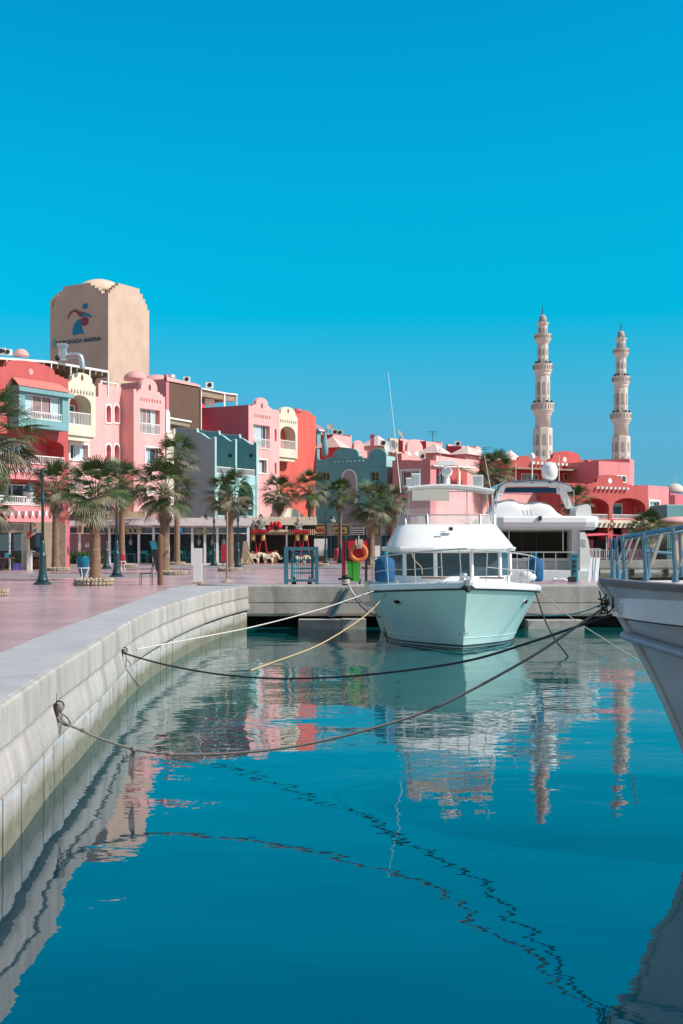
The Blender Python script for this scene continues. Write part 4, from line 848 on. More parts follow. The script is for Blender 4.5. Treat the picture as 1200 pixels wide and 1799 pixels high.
# the emblem: head, arms, skirt, on the shaded face
eb = MB(); ez = lambda py: ST.z(py, lT*.4)
def poly(pts, mi, o=.05):
    eb.prism([(ST.s(460 and x/4), ez(460+y/4)) for x, y in pts], ST, o, .004, mi=mi)
poly([(600+19*math.cos(k*.393), 312+20*math.sin(k*.393)) for k in range(16)], 0)
poly([(575,365),(600,360),(625,368),(642,385),(645,400),(630,392),(605,380),(580,385)], 0, .06)
poly([(477,390),(480,365),(495,340),(520,326),(545,330),(560,345),(590,352),(592,360),(575,378),(566,388),(556,375),(540,352),(525,342),(505,348),(490,368),(482,385)], 1, .045)
poly([(548,402),(566,400),(572,430),(578,470),(595,508),(570,500),(540,505),(512,508),(512,470),(525,430)], 0, .055)
poly([(568,405),(585,388),(610,390),(622,405),(622,435),(605,450),(580,448),(570,430)], 1, .052)
eb.build('emblem', [M['logoblue'], M['logopurple']], tw)
def lettering(text, F, a, b, z0, h, mat_, parent, name='lettering', t=.02, ext=.03, bold=0.0):
    cu = bpy.data.curves.new('lettering', 'FONT'); cu.body = text; cu.size = 1; cu.extrude = .5; cu.offset = bold; cu.resolution_u = 3
    o = bpy.data.objects.new('lettering', cu); C.objects.link(o)
    dg = bpy.context.evaluated_depsgraph_get(); me = o.evaluated_get(dg).to_mesh()
    vs = [v.co.copy() for v in me.vertices]; fs = [tuple(p.vertices) for p in me.polygons]
    x0, x1 = min(v.x for v in vs), max(v.x for v in vs); y0, y1 = min(v.y for v in vs), max(v.y for v in vs)
    out = [F(a+(v.x-x0)/(x1-x0)*(b-a), t+(v.z+.5)*ext, z0+(v.y-y0)/(y1-y0)*h) for v in vs]
    bpy.data.objects.remove(o); bpy.data.curves.remove(cu)
    return MB().add(out, fs).build(name, mat_, parent)
lettering('HURGHADA MARINA', ST, ST.s(100), ST.s(178.5), ez(601.5), ez(594)-ez(601.5), M['letterblue'], tw, bold=.02)
# ------------------------------------------------------------------ upper block, maroon side wall and its pink gable
F6 = Fr(437, 115); S6 = F6.side()
h6 = bld('long maroon side wall ending in a pink gable with a balcony window', F6)
b6 = F6.s(491); zr6 = F6.z(712, 0)
w1 = F6.rect(445,474,747,785); w2 = F6.rect(454,468,808,831); n1 = F6.rect(482.5,486,753,775); n2 = F6.rect(482.5,486,812,833)
MB().prism(rc(0,b6,zb,zr6), F6, 0, -.4, [rc(*w1), rc(*w2), arch(*n1,.25), arch(*n2,.25)], back=False).box((0,-13,zb),(b6,-.4,zr6),F6).build('wall', M['pink'], h6)
MB().box((S6.s(270),.004,zb),(-.0,.05,zr6+.04),S6).build('side_wall', M['maroon'], h6)  # left face of the pink block, its shade put into the maroon
parapet(h6, F6, crest(F6.s(440), F6.s(481), zr6-.3, zr6+.0, F6.z(698,1.8), .24, .74, 3), M['pink'], .01)
MB().prism([(F6.s(460)+.16*math.cos(k*.628), F6.z(712,1.6)+.26*math.sin(k*.628)) for k in range(10)], F6, .02, .004).build('dark_disc', M['reed'], h6)
corbels(h6, F6, F6.s(446), F6.s(476), F6.z(730,1.7), 8, M['pink'], .14, .10, .22)
window(h6, F6, w1[0], w1[1]-.3, w1[2], w1[3], -.25, 4, .06, curtain=[(0,(.05,.7))]); balustrade(h6, F6, w1[0]-.05, w1[1]-.0, w1[2]-.2, w1[2]+.75, .06)
surround(h6, F6, *w2, .12); window(h6, F6, *w2, -.2, 2, curtain=[(0,(.3,.7))])
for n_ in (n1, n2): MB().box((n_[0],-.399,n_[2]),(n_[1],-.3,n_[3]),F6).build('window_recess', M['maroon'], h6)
# block above the long wall, with the reed screen, white post pergolas and a red room
F5 = Fr(292, 112, 38)
h5 = bld('upper pink roof block with a brown reed screen and white post pergola', F5)
e1 = F5.s(351); z1 = F5.z(662, F5.s(320)); MB().box((0,-6,12),(e1,-.3,F5.z(668,1.5)),F5).box((0,-.3,12),(.35,0,z1),F5).build('wall', M['rose'], h5)
MB().prism([(0,F5.z(662,0)),(e1,F5.z(677,e1)),(e1,F5.z(680,e1)),(0,F5.z(669,0))], F5, .1, -.3).build('roof_edge', M['pink'], h5)
MB().prism([(.35,12),(e1,12),(e1,F5.z(680.5,e1)),(.35,F5.z(671,0))], F5, -.02, -.12).build('reed_screen', M['reed'], h5)
for i, (pa, pb_, ya, yb_) in enumerate(((351.5,393,681,689.5),(393,415,689.5,692))):
    a, b = F5.s(pa), F5.s(pb_); za, zb_ = F5.z(ya,a), F5.z(yb_,b); mb = MB()
    mb.prism([(a,za-.02),(b,zb_-.02),(b,zb_-.14),(a,za-.14)], F5, .2, -4, mi=1)
    mb.prism([(a,za-.15),(b,zb_-.15),(b,zb_-.68),(a,za-.78)], F5, .02, -3.5, mi=0)
    for x, z in ((a,za),(b-.09,zb_)): mb.box((x,.03,13),(x+.09,.13,z-.14),F5,1)
    mb.build('pergola', [M['thatch'], M['whitetrim']], h5)
MB().box((e1+.02,-4,12),(F5.s(373),-2.2,F5.z(688,e1)),F5).build('red_room', M['orange'], h5)
mb = MB()
q0 = F5.rect(371,388,696,712)
for k in range(5): zz = q0[2]+(q0[3]-q0[2])*k/5; mb.box((q0[0],-1.0,zz),(q0[1],-.8,zz+(q0[3]-q0[2])/5-.03),F5)
mb.build('white_cupboard', M['whitetrim'], h5)
q = F5(F5.s(388), -5, 0); MB().box((q[0]-3.2,q[1],12),(q[0]+1.7,q[1]+4,F5.z(680,F5.s(388)))).build('back_room', M['red'], h5)
q = at(276,664,120); tag(dome(None,(q.x,q.y,q.z-.5),1.5,.8,M['dome'],'roof_dome'), 'low pink roof dome right of the tower', 'dome')
q = at(300,670,118); wt = tag(MB().lathe([(.5,0),(.5,.5),(.42,.62),(.1,.72)], q, 16).build('water_tank', M['galv']), 'grey round water tank on the upper pink roof', 'water tank')
aircon(at(328,671,118), .6, 'dark backed air conditioner between the tank and the reed screen'); aircon(at(368,682,119), .7, 'white air conditioner above the white post pergola')
for px, lab in ((313,'left'),(345,'right')): pass
# small pergola and white curved stair head between the pink gable and the grey teal wall
FA = Fr(291, 101); hA = bld('small boarded balcony roof with a white rim beside the pink gable', FA, 'balcony', 'balcony')
qa = FA.rect(296,334,734,751)
MB().prism([(FA.s(297),FA.z(732,0)),(FA.s(335),FA.z(737,2)),(FA.s(335),FA.z(740,2)),(FA.s(297),FA.z(735,0))], FA, .1, -3).build('roof', M['whitetrim'], hA)
MB().prism([(FA.s(298),FA.z(735.5,0)),(FA.s(334),FA.z(740.5,2)),(FA.s(334),FA.z(748,2)),(FA.s(298),FA.z(743,0))], FA, -.05, -2.8).build('roof_boards', M['thatch'], hA)
MB().prism(arch(FA.s(291),FA.s(298),FA.z(760,0),FA.z(719,0),.5), FA, .05, -.3).build('stair_head', M['whitetrim'], hA)
MB().box((FA.s(293),-.4,zb),(FA.s(306),-.02,FA.z(762,.5)),FA).build('front_wall', M['cream'], hA); MB().box((FA.s(305),-.35,FA.z(775,.5)),(FA.s(307.5),.02,FA.z(752,.5)),FA).build('post', M['cream'], hA)
MB().box((FA.s(299),-3,FA.z(762,1)),(FA.s(334),-2.8,FA.z(740,1)),FA).build('back_wall', M['orange'], hA); balustrade(hA, FA, FA.s(292), FA.s(306), FA.z(763,.5), FA.z(756,.5), -.1)
# ------------------------------------------------------------------ grey teal and teal stepped terrace walls
F7 = Fr(377, 105); h7 = bld('teal terrace house with three wavy fin walls and white balustrades', F7)
b7 = F7.s(453)
def finprofile(F, yr, yl, pxl):
    # side outline from the front corner back: steps and waves, like the coping in the photo
    f = F.side(); L = f.s(pxl); z0 = f.z(yr, 0); z1 = f.z(yl, L); dz = z1-z0; pts = [(0,zb),(0,z0),(-.25,z0),(-.251,z0-.18)]
    n = 10
    for k in range(n+1):
        u = k/n; pts.append((-.3+(L*.40+.3)*u, z0-.18+(dz*.62)*(u*u*(3-2*u))))
    pts += [(L*.42,z0+dz*.66),(L*.42,z0+dz*.78),(L*.46,z0+dz*.78),(L*.46,z0+dz*.70),(L*.7,z0+dz*.82),(L,z1),(L,zb)]
    return pts
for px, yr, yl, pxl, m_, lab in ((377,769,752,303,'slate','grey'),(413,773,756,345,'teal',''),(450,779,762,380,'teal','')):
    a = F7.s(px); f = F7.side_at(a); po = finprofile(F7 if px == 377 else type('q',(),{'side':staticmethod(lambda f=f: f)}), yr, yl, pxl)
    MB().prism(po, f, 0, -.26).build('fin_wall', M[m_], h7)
    MB().box((a+.002,-.0,zb),(a+.258,.03,f.z(yr,0)+.03),F7).build('fin_edge', M['paleteal'], h7)  # fin front facing the sun, light put into a paler teal
    cop = [p for p in po if p[1] > zb+.1]; mb = MB()
    for p, r_ in zip(cop, cop[1:]):
        if abs(p[0]-r_[0]) > .02: mb.prism([(p[0],p[1]+.002),(r_[0],r_[1]+.002),(r_[0],r_[1]+.09),(p[0],p[1]+.09)], f, .02, -.28)
    mb.build('coping', M['paleteal'], h7)
    MB().tube([f(-.5,.002,f.z(800,0)), f(-.5,.1,f.z(800,0))], .16, 10).build('wall_lamp', M['iron'], h7) if px != 377 else None
zt7 = F7.z(834, 3); MB().prism([(.27,zb),(b7-.02,zb),(b7-.02,zt7),(.27,zt7)], F7, -.05, -.3, [arch(F7.s(384),F7.s(409),F7.z(905,1),F7.z(845,1),1.3), arch(F7.s(419),F7.s(446),F7.z(905,3),F7.z(845,3),1.3)]).build('front_wall', M['paleteal'], h7)  # sunlit front, brightness put into the paler teal
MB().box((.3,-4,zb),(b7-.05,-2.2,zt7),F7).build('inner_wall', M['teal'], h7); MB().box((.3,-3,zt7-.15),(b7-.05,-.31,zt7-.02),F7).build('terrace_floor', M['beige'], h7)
for a, b in ((381,412),(417,449)):
    balustrade(h7, F7, F7.s(a), F7.s(b), zt7, F7.z(822,3), -.08)
    balustrade(h7, F7, F7.s(a+5), F7.s(b-4), F7.z(893,3), F7.z(884,3), -.12)
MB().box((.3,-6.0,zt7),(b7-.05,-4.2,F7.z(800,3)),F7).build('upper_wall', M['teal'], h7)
# ------------------------------------------------------------------ second cream bay, orange red house
F8, h8 = creambay(489, 523, 120.5, 715, 733, 740, (492.5,519,749,790), 804, 'cream arched balcony bay beside the orange red house', None)
F9 = Fr(488, 122.5); h9 = bld('orange red house front with a dark red dome painted as the shaded parapet side', F9)
b9 = F9.s(555); z9 = F9.z(729, F9.s(540))
block(h9, F9, 0, b9, zb, z9, M['orange'], .3, 9)
parapet(h9, F9, crest(F9.s(523.5), b9, z9, z9+.02, F9.z(722,F9.s(540)), .15, .75, 2), M['orange'])
q = F9(F9.s(536), -.9, 0); dome(h9, (q[0], q[1], z9), .62, .72, M['maroon'])  # dome in place of the arched parapet side, shade put into its maroon
FX = Fr(557, 132); hx = bld('narrow blue grey stair tower with a striped tile hood behind the orange house', FX)
MB().box((0,-3,zb),(FX.s(563.5),0,FX.z(757,0)),FX).build('wall', M['greyteal'], hx)
hd = MB(); r0 = [];
for k in range(13): x = -.1+k*.085; r0.append([Vector(FX(x+.1*(1-k/6),-.6,FX.z(744,0)+(.04 if k % 2 else 0))), Vector(FX(x*1.15,.4,FX.z(754,0)+(.04 if k % 2 else 0)))])
hd.grid(r0, False); hd.build('tiled_hood', M['tile'], hx); MB().box((-.15,-.6,FX.z(757,0)),(1.1,.35,FX.z(754.6,0)),FX).build('hood_rim', M['whitetrim'], hx)
# ------------------------------------------------------------------ teal house with the lattice arch, pink house with the terrace
F12 = Fr(678, 113.5); S12 = F12.side(); h12 = bld('teal house front with a tall white lattice arch and a round gable', F12)
l12 = S12.s(555); z12 = S12.z(806, l12/2); b12 = F12.s(693.5); zr12 = F12.z(800, 0)
wl = [S12.rect(565,579,830,844), S12.rect(651,665,829,845)]
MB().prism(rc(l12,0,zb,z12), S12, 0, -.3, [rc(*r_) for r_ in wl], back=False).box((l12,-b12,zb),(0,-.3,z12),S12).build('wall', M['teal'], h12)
MB().prism(rc(0,b12-.02,zb,zr12-.04), F12, .05, .002).build('lit_edge', M['paleteal'], h12)  # same teal wall turned to the sun, light put into a paler colour
def bump(a, b, z0, zt, n=14): m, h = (a+b)/2, (b-a)/2; return [(a,z0),(b,z0)]+[(m+h*math.cos(math.pi*k/n), z0+.15+(zt-z0-.15)*math.sin(math.pi*k/n)) for k in range(n+1)]
parapet(h12, S12, crest(S12.s(560), S12.s(643), z12, z12+.02, S12.z(786,-3), .30, .84, 2), M['teal']); parapet(h12, S12, bump(S12.s(645), S12.s(676), z12, S12.z(788,-1)), M['teal'], -.3)
parapet(h12, S12, rc(S12.s(555), S12.s(560)-.002, z12, z12+.12), M['teal'])
corbels(h12, S12, S12.s(586), S12.s(642), S12.z(810,-3), 8, M['paleteal'], .22, .12, .16)
MB().box((S12.s(551),.002,S12.z(822.5,-3)),(-.02,.03,S12.z(821.5,-3)),S12).build('string_course', M['teal'], h12)
for r_ in wl: window(h12, S12, *r_, -.2, 2, .06, 'beige', 'reed')
MB().box((S12.s(611),.004,S12.z(811,-3)),(S12.s(613.5),.05,S12.z(803,-3)),S12).box((S12.s(610),.004,S12.z(806.5,-3)),(S12.s(614.5),.05,S12.z(805,-3)),S12).build('gable_mark', M['paleteal'], h12)
la = S12.rect(601.5,626.5,826,926)
MB().prism(arch(la[0]-.12,la[1]+.12,la[2],la[3]+.12,1.0), S12, .08, .004, [arch(la[0]+.02,la[1]-.02,la[2]+.01,la[3]-.02,.95)]).build('arch_rim', M['whitetrim'], h12)
lt = MB(); w_ = la[1]-la[0]; st_ = .19
def inside(a, z):
    m, h = (la[0]+la[1])/2, w_/2; zz = la[3]-1.0
    return la[0] < a < la[1] and la[2] < z < la[3] and (z < zz or ((a-m)/h)**2+((z-zz)/1.0)**2 < .98)
for s_ in (1, -1):
    for k in range(-30, 60):
        run = None; zz = la[2]
        for j in range(121):
            z = la[2]+(la[3]-la[2])*j/120; a = la[0]+k*st_+s_*(z-la[2])*.8
            if inside(a, z):
                if run is None: run = (a, z)
                last = (a, z)
            elif run: lt.tube([S12(run[0],.03,run[1]), S12(last[0],.03,last[1])], 0.045, 4, False); run = None
lt.build('lattice', mat('pale mauve lattice', (.55,.45,.50), .8, .1), h12)
MB().prism(arch(la[0],la[1],la[2],la[3],1.0), S12, .012, .004).build('lattice_back', M['maroon'], h12)
F13 = Fr(756, 110); S13 = F13.side(); h13 = bld('pink house, shade painted rose on its side, with a roof terrace pergola behind the near yacht', F13)
l13 = S13.s(690); z13 = F13.z(808, 0); b13 = F13.s(862); zt13 = F13.z(857, 1)
w1 = S13.rect(706,737,827,853)
MB().prism(rc(l13,0,zb,z13), S13, 0, -.3, [rc(*w1)], back=False).box((l13,-1.2,zb),(0,-.3,z13),S13).build('wall', M['rose'], h13)  # shaded side of the pink house, shade put into the rose colour
surround(h13, S13, *w1, .16); window(h13, S13, *w1, -.2, 2, .09)
MB().box((1.2,-4.4,zb),(b13,-.01,zt13),F13).build('front_wall', M['pink'], h13)
MB().box((1.2,-4.4,zt13),(b13,-2.5,F13.z(806,1)),F13).build('terrace_wall', M['coral'], h13)
MB().box((1.2,-.32,F13.z(814,1)),(F13.s(826),-.0,F13.z(800,1)),F13).build('lintel', M['pink'], h13)
MB().prism([(F13.s(757),F13.z(817,0)),(F13.s(835),F13.z(814,3)),(F13.s(835),F13.z(816,3)),(F13.s(757),F13.z(819,0))], F13, .3, -2.4).build('terrace_roof', M['whitetrim'], h13)
MB().prism([(F13.s(806),F13.z(814,0)),(F13.s(838),F13.z(822,0)),(F13.s(838),F13.z(828,0)),(F13.s(806),F13.z(818,0))], F13, .35, .1).build('awning', M['thatch'], h13)
MB().box((F13.s(804.5),-.1,zt13),(F13.s(807),.12,F13.z(815,2)),F13).build('post', M['whitetrim'], h13)
for a, b in ((762,775),(812,832)): r_ = F13.rect(a,b,831,856); window(h13, F13, *r_, -2.4, 3, .08)
MB().box((F13.s(757),-.1,zt13),(F13.s(776),-.05,F13.z(835,1)),F13).build('terrace_screen', M['iron'], h13); r_ = F13.rect(790,802,829,852); MB().prism(rc(*r_), F13, -1, -1.1, [rc(r_[0]+.12,r_[1]-.12,r_[2]+.12,r_[3]-.12)]).build('door_frame', M['whitetrim'], h13)
balustrade(h13, F13, F13.s(838), F13.s(860), zt13, zt13+.9, -.1)
# ------------------------------------------------------------------ roofs of the houses further back
def farhouse(px0, pxm, px1, ytop, Y, side, front, lab, zbm=zb, crown=None, pitch=None):
    F = Fr(pxm, Y); S = F.side(); h = bld(lab, F, group='houses further back'); l = S.s(px0); b = F.s(px1); zt = F.z(ytop, 0)
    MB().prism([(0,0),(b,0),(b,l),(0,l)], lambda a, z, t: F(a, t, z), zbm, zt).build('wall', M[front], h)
    MB().box((l,.003,zbm+6),(-.0,.04,zt+.02),S).build('side_wall', M[side], h)  # left faces get their own, mostly darker colour: shade put into the paint
    MB().box((0,l,zt+.03),(b,l+.25,zt+.25),F).box((b-.25,l+.25,zt+.03),(b,-.0,zt+.25),F).build('roof_kerb', M[front], h)
    if pitch:
        cx, cy = F(b/2, l/2, 0)[:2]; o = .5
        vs = [F(-o,o,zt+.05), F(b+o,o,zt+.05), F(b+o,l-o,zt+.05), F(-o,l-o,zt+.05), (cx,cy,zt+pitch)]
        MB().add(vs, [(0,1,4),(1,2,4),(2,3,4),(3,0,4),(3,2,1,0)]).build('roof', M['tilepale'], h)
    if crown: parapet(h, F, crest(.0, b, zt, zt+.03, zt+crown, .2, .8, 2), M[front], .01)
    return F, h
def pxm(a, b, f=.42): return a+(b-a)*f
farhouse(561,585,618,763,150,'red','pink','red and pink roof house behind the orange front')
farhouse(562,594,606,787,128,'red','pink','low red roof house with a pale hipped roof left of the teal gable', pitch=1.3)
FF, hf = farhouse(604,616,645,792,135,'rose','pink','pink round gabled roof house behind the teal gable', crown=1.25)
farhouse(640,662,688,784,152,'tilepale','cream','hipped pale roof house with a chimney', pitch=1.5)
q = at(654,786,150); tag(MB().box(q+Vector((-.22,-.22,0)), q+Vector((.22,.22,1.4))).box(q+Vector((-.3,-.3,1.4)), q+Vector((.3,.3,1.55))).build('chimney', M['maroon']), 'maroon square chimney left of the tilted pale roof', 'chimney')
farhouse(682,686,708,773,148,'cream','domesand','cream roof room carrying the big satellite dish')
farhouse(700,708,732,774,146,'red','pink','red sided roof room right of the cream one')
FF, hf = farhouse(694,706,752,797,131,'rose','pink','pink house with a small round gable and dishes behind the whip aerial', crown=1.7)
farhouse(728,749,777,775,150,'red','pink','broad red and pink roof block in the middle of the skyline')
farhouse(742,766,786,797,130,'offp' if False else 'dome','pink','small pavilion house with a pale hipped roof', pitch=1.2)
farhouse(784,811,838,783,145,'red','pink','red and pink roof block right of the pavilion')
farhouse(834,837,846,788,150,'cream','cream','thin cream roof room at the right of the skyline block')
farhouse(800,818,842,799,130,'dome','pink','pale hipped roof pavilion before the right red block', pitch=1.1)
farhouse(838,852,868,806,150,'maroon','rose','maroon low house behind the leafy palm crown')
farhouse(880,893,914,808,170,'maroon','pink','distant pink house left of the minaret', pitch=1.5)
farhouse(1174,1186,1230,870,150,'rose','maroon','rose house behind the small pale dome at right')
for px, py, Y, r, yw, lab in ((580,759,149,.95,30,'dark round satellite dish on the left skyline roof'),(703,773,147,1.05,60,'large satellite dish on the cream roof room'),(688,799,118,1.25,-20,'biggest satellite dish above the teal house edge'),(721,803,120,.55,10,'small grey satellite dish left on the rose roof'),(733,803,120,.5,20,'small grey satellite dish right on the rose roof')): dish(at(px,py,Y), r*.52, yw, lab, 'statue' if px in (580,703) else 'offwhite')
for px, py, Y, w_, lab in ((570,763,149,.7,'air conditioner left of the dark dish'),(588,763,149,.7,'air conditioner just right of the dark dish'),(597,764,149,.7,'air conditioner further right of the dark dish'),(673,783,150,.8,'air conditioner right of the hipped pale roof'),(742,806,119,.6,'air conditioner right of the two small dishes'),(804,784,144,.7,'dark air conditioner on the right red block')): aircon(at(px,py,Y), w_, 'white '+lab)
q = at(571,803,121); tag(MB().lathe([(.1,0),(.3,.3),(.32,1.2),(.12,2.2),(.04,2.7)], q, 10).build('folded_parasol', M['greyteal']), 'folded grey parasol standing on the roof left of the teal gable', 'parasol')
for px, py, h_, lab in ((760,776,1.3,'thin television aerial on the broad skyline block'),(852,800,1.0,'thin television aerial over the maroon low house')):
    q = at(px,py,148); tag(MB().tube([q,q+Vector((0,0,h_))],.03,4).tube([q+Vector((-.7,0,h_*.9)),q+Vector((.7,0,h_*.9))],.025,4).tube([q+Vector((-.5,0,h_*.7)),q+Vector((.5,0,h_*.7))],.025,4).build('aerial', M['iron']), lab, 'aerial')
# ------------------------------------------------------------------ red house at the right
F15 = Fr(1010, 122, 57); h15 = bld('red house with two arched loggias and a stepped round gable', F15)
b15 = F15.s(1138.5); z15 = F15.z(853, F15.s(1070)); e = F15.s(985)
ar1 = F15.rect(1019,1070,875,912); ar2 = F15.rect(1076,1134,875,912); gd = F15.rect(1020,1068,925,984); gd2 = F15.rect(1077,1136,928,984)
block(h15, F15, e, b15, zb, z15, M['red' if False else 'coral'], 1.5, 8, [arch(*ar1,.9), arch(*ar2,.9), rc(*gd), rc(*gd2)])
parapet(h15, F15, crest(F15.s(1026), F15.s(1118), z15, z15+.05, F15.z(834,F15.s(1071)), .24, .74, 3), M['coral'], 0, .4); parapet(h15, F15, rc(e, F15.s(1026)-.01, z15, z15+.12), M['coral']); parapet(h15, F15, rc(F15.s(1118)+.01, b15, z15, z15+.12), M['coral'])
medallion(h15, F15, F15.s(1071.5), F15.z(844,3), .26, M['whitetrim']); corbels(h15, F15, F15.s(1043), F15.s(1103), F15.z(857,3), 8, M['whitetrim'], .22, .35, .22)
for r_ in (ar1, ar2):
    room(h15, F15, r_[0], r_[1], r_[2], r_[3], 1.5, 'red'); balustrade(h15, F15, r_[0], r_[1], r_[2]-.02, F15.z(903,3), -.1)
    window(h15, F15, r_[0]+.15, r_[0]+(r_[1]-r_[0])*.6, r_[2], r_[3]-.5, -1.38, 2, .09, pane='blueglass', curtain=[(0,(.2,.5))])
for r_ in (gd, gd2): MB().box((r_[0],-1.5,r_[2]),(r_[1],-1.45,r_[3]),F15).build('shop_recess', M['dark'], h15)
q0 = F15.rect(1018,1136,914,927); MB().box((q0[0],.004,q0[2]),(F15.s(1069),.25,q0[3]),F15).box((F15.s(1075),.004,q0[2]),(q0[1],.25,q0[3]),F15).build('cream_band', M['cream'], h15); 
for k in range(13): x = q0[0]+.4+k*(q0[1]-q0[0]-.6)/13; MB().box((x,.252,q0[2]+.25),(x+.2,.55,q0[2]+.5),F15).build('corbel', M['cream'], h15)
S15 = Fr(1138.5, 1, 0); p = F15(b15, 0, 0); SR = Fr(CX+FPX*p[0]/p[1], p[1], 40); br = SR.s(1175)
wr = SR.rect(1141,1158,881,903)
h16 = bld('red wing painted lighter for sunlight, with a white rimmed window at the right of the red house', SR)
block(h16, SR, 0.0, br, zb, SR.z(853,1), M['rose'], .35, 6, [rc(*wr)]); surround(h16, SR, *wr, .18, .06); window(h16, SR, *wr, -.25, 2, .08, curtain=[(0,(.1,.8))])  # side turned to the sun, its brightness put into rose instead of coral
# set back upper storey
F17 = Fr(893, 133, 55); h17 = bld('upper red storey with a big round gable and white corbels', F17)
b17 = F17.s(1053); z17 = F17.z(812, F17.s(990))
block(h17, F17, 0, b17, zb, z17, M['coral'], .3, 8)
parapet(h17, F17, crest(F17.s(962), F17.s(1036), z17, z17+.05, F17.z(792,F17.s(990)), .12, .78, 3), M['coral'], 0, .4); parapet(h17, F17, bump(F17.s(913), F17.s(952), z17, F17.z(800,F17.s(930))), M['coral'], -.2)
parapet(h17, F17, rc(F17.s(1036)+.01, b17, z17, z17+.35), M['coral'])
medallion(h17, F17, F17.s(992), F17.z(806,6), .28, M['whitetrim']); corbels(h17, F17, F17.s(930), F17.s(1050), F17.z(815,6), 17, M['whitetrim'], .26, .4, .28)
MB().prism([(F17.s(890),F17.z(822,0)),(F17.s(1018),F17.z(825,8)),(F17.s(1018),F17.z(828,8)),(F17.s(890),F17.z(825,0))], F17, 1.6, .01).build('awning_roof', M['thatch'], h17); MB().box((F17.s(1027),.01,F17.z(824,8)),(F17.s(1098),1.4,F17.z(821,8)),F17).build('terrace_roof', M['whitetrim'], h17)
for a, b in ((915,945),(990,1030)): r_ = F17.rect(a,b,832,845); window(h17, F17, *r_, .06, 3, .1)
F18 = Fr(1052, 134, 55); h18 = bld('pink red flat roofed upper block at the right end of the red house', F18)
block(h18, F18, 0, F18.s(1106), zb, F18.z(811,2), M['rose'], .3, 6); MB().box((F18.s(1083),-4.5,F18.z(811,2)+.005),(F18.s(1113),-4.2,F18.z(804,3)),F18).build('roof_wall', M['maroon'], h18)
r_ = F18.rect(1083,1100,835,848); window(h18, F18, *r_, .06, 2, .1)
FE = Fr(1106, 137.5, 25); block(h18, FE, 0, FE.s(1114), zb, FE.z(806,0), M['rose'], .3, 6, name='end_wall')
# lower wall left of it (pink, with a terrace edge)
F19 = Fr(868, 121, 58); h19 = bld('pale pink lower wall and terrace left of the red loggias', F19)
block(h19, F19, 0, F19.s(985)-.3, zb, F19.z(868,4), M['pink'], .3, 6); MB().box((F19.s(868),-.3,F19.z(868,4)+.004),(F19.s(985)-.35,.05,F19.z(865,4)),F19).build('terrace_edge', M['rose'], h19)
# far right: arched beige garden wall, teal wall, domes
FW = Fr(1133, 121.5, 84); hw_ = bld('beige garden wall with a wide arched gateway at the far right', FW, 'wall', 'garden_wall')
ag = FW.rect(1144,1186,922,984); MB().prism(rc(0, FW.s(1240), zb, FW.z(912,2)), FW, 0, -.6, [arch(ag[0],ag[1],ag[2],ag[3],1.5)]).build('wall', M['beige'], hw_)
MB().prism(arch(ag[0]-.12,ag[1]+.12,ag[2],ag[3]+.12,1.55), FW, .06, .004, [arch(ag[0],ag[1],ag[2],ag[3],1.5)]).build('arch_rim', M['sand'], hw_)
gt = MB()
for k in range(14): x = ag[0]+(ag[1]-ag[0])*k/13; gt.box((x-.02,-.35,ag[2]),(x+.02,-.31,ag[2]+2.4),FW)
gt.box((ag[0],-.36,ag[2]+1.0),(ag[1],-.30,ag[2]+1.1),FW).build('gate_bars', M['iron'], hw_)
MB().box((FW.s(1120),-5,zb),(FW.s(1230),-4.6,FW.z(925,0)),FW).build('back_wall', M['rose'], hw_)
FV = Fr(1172, 124, 80); hv = bld('teal low building with pink roof domes at the right edge', FV)
block(hv, FV, 0, FV.s(1260), zb, FV.z(888,2), M['teal'], .3, 5); MB().box((0,-5,FV.z(888,2)),(FV.s(1260),0,FV.z(886.5,2)),FV).build('coping', M['paleteal'], hv)
for px, r_ in ((1190,1.9),(1172,.8)): q = at(px,915,121.5); dome(hv, (q.x,q.y,q.z-.2), r_, .62 if px == 1190 else .4, M['dome'])
q = at(1186,866,160); tag(MB().ball(q, (1.3,1.3,1.2), 20, 8, 0, True).tube([q+Vector((0,0,1.1)), q+Vector((0,0,2.0))], .05, 5).build('roof_dome', M['stone']), 'small pale stone dome with a finial above the right roofs', 'dome')
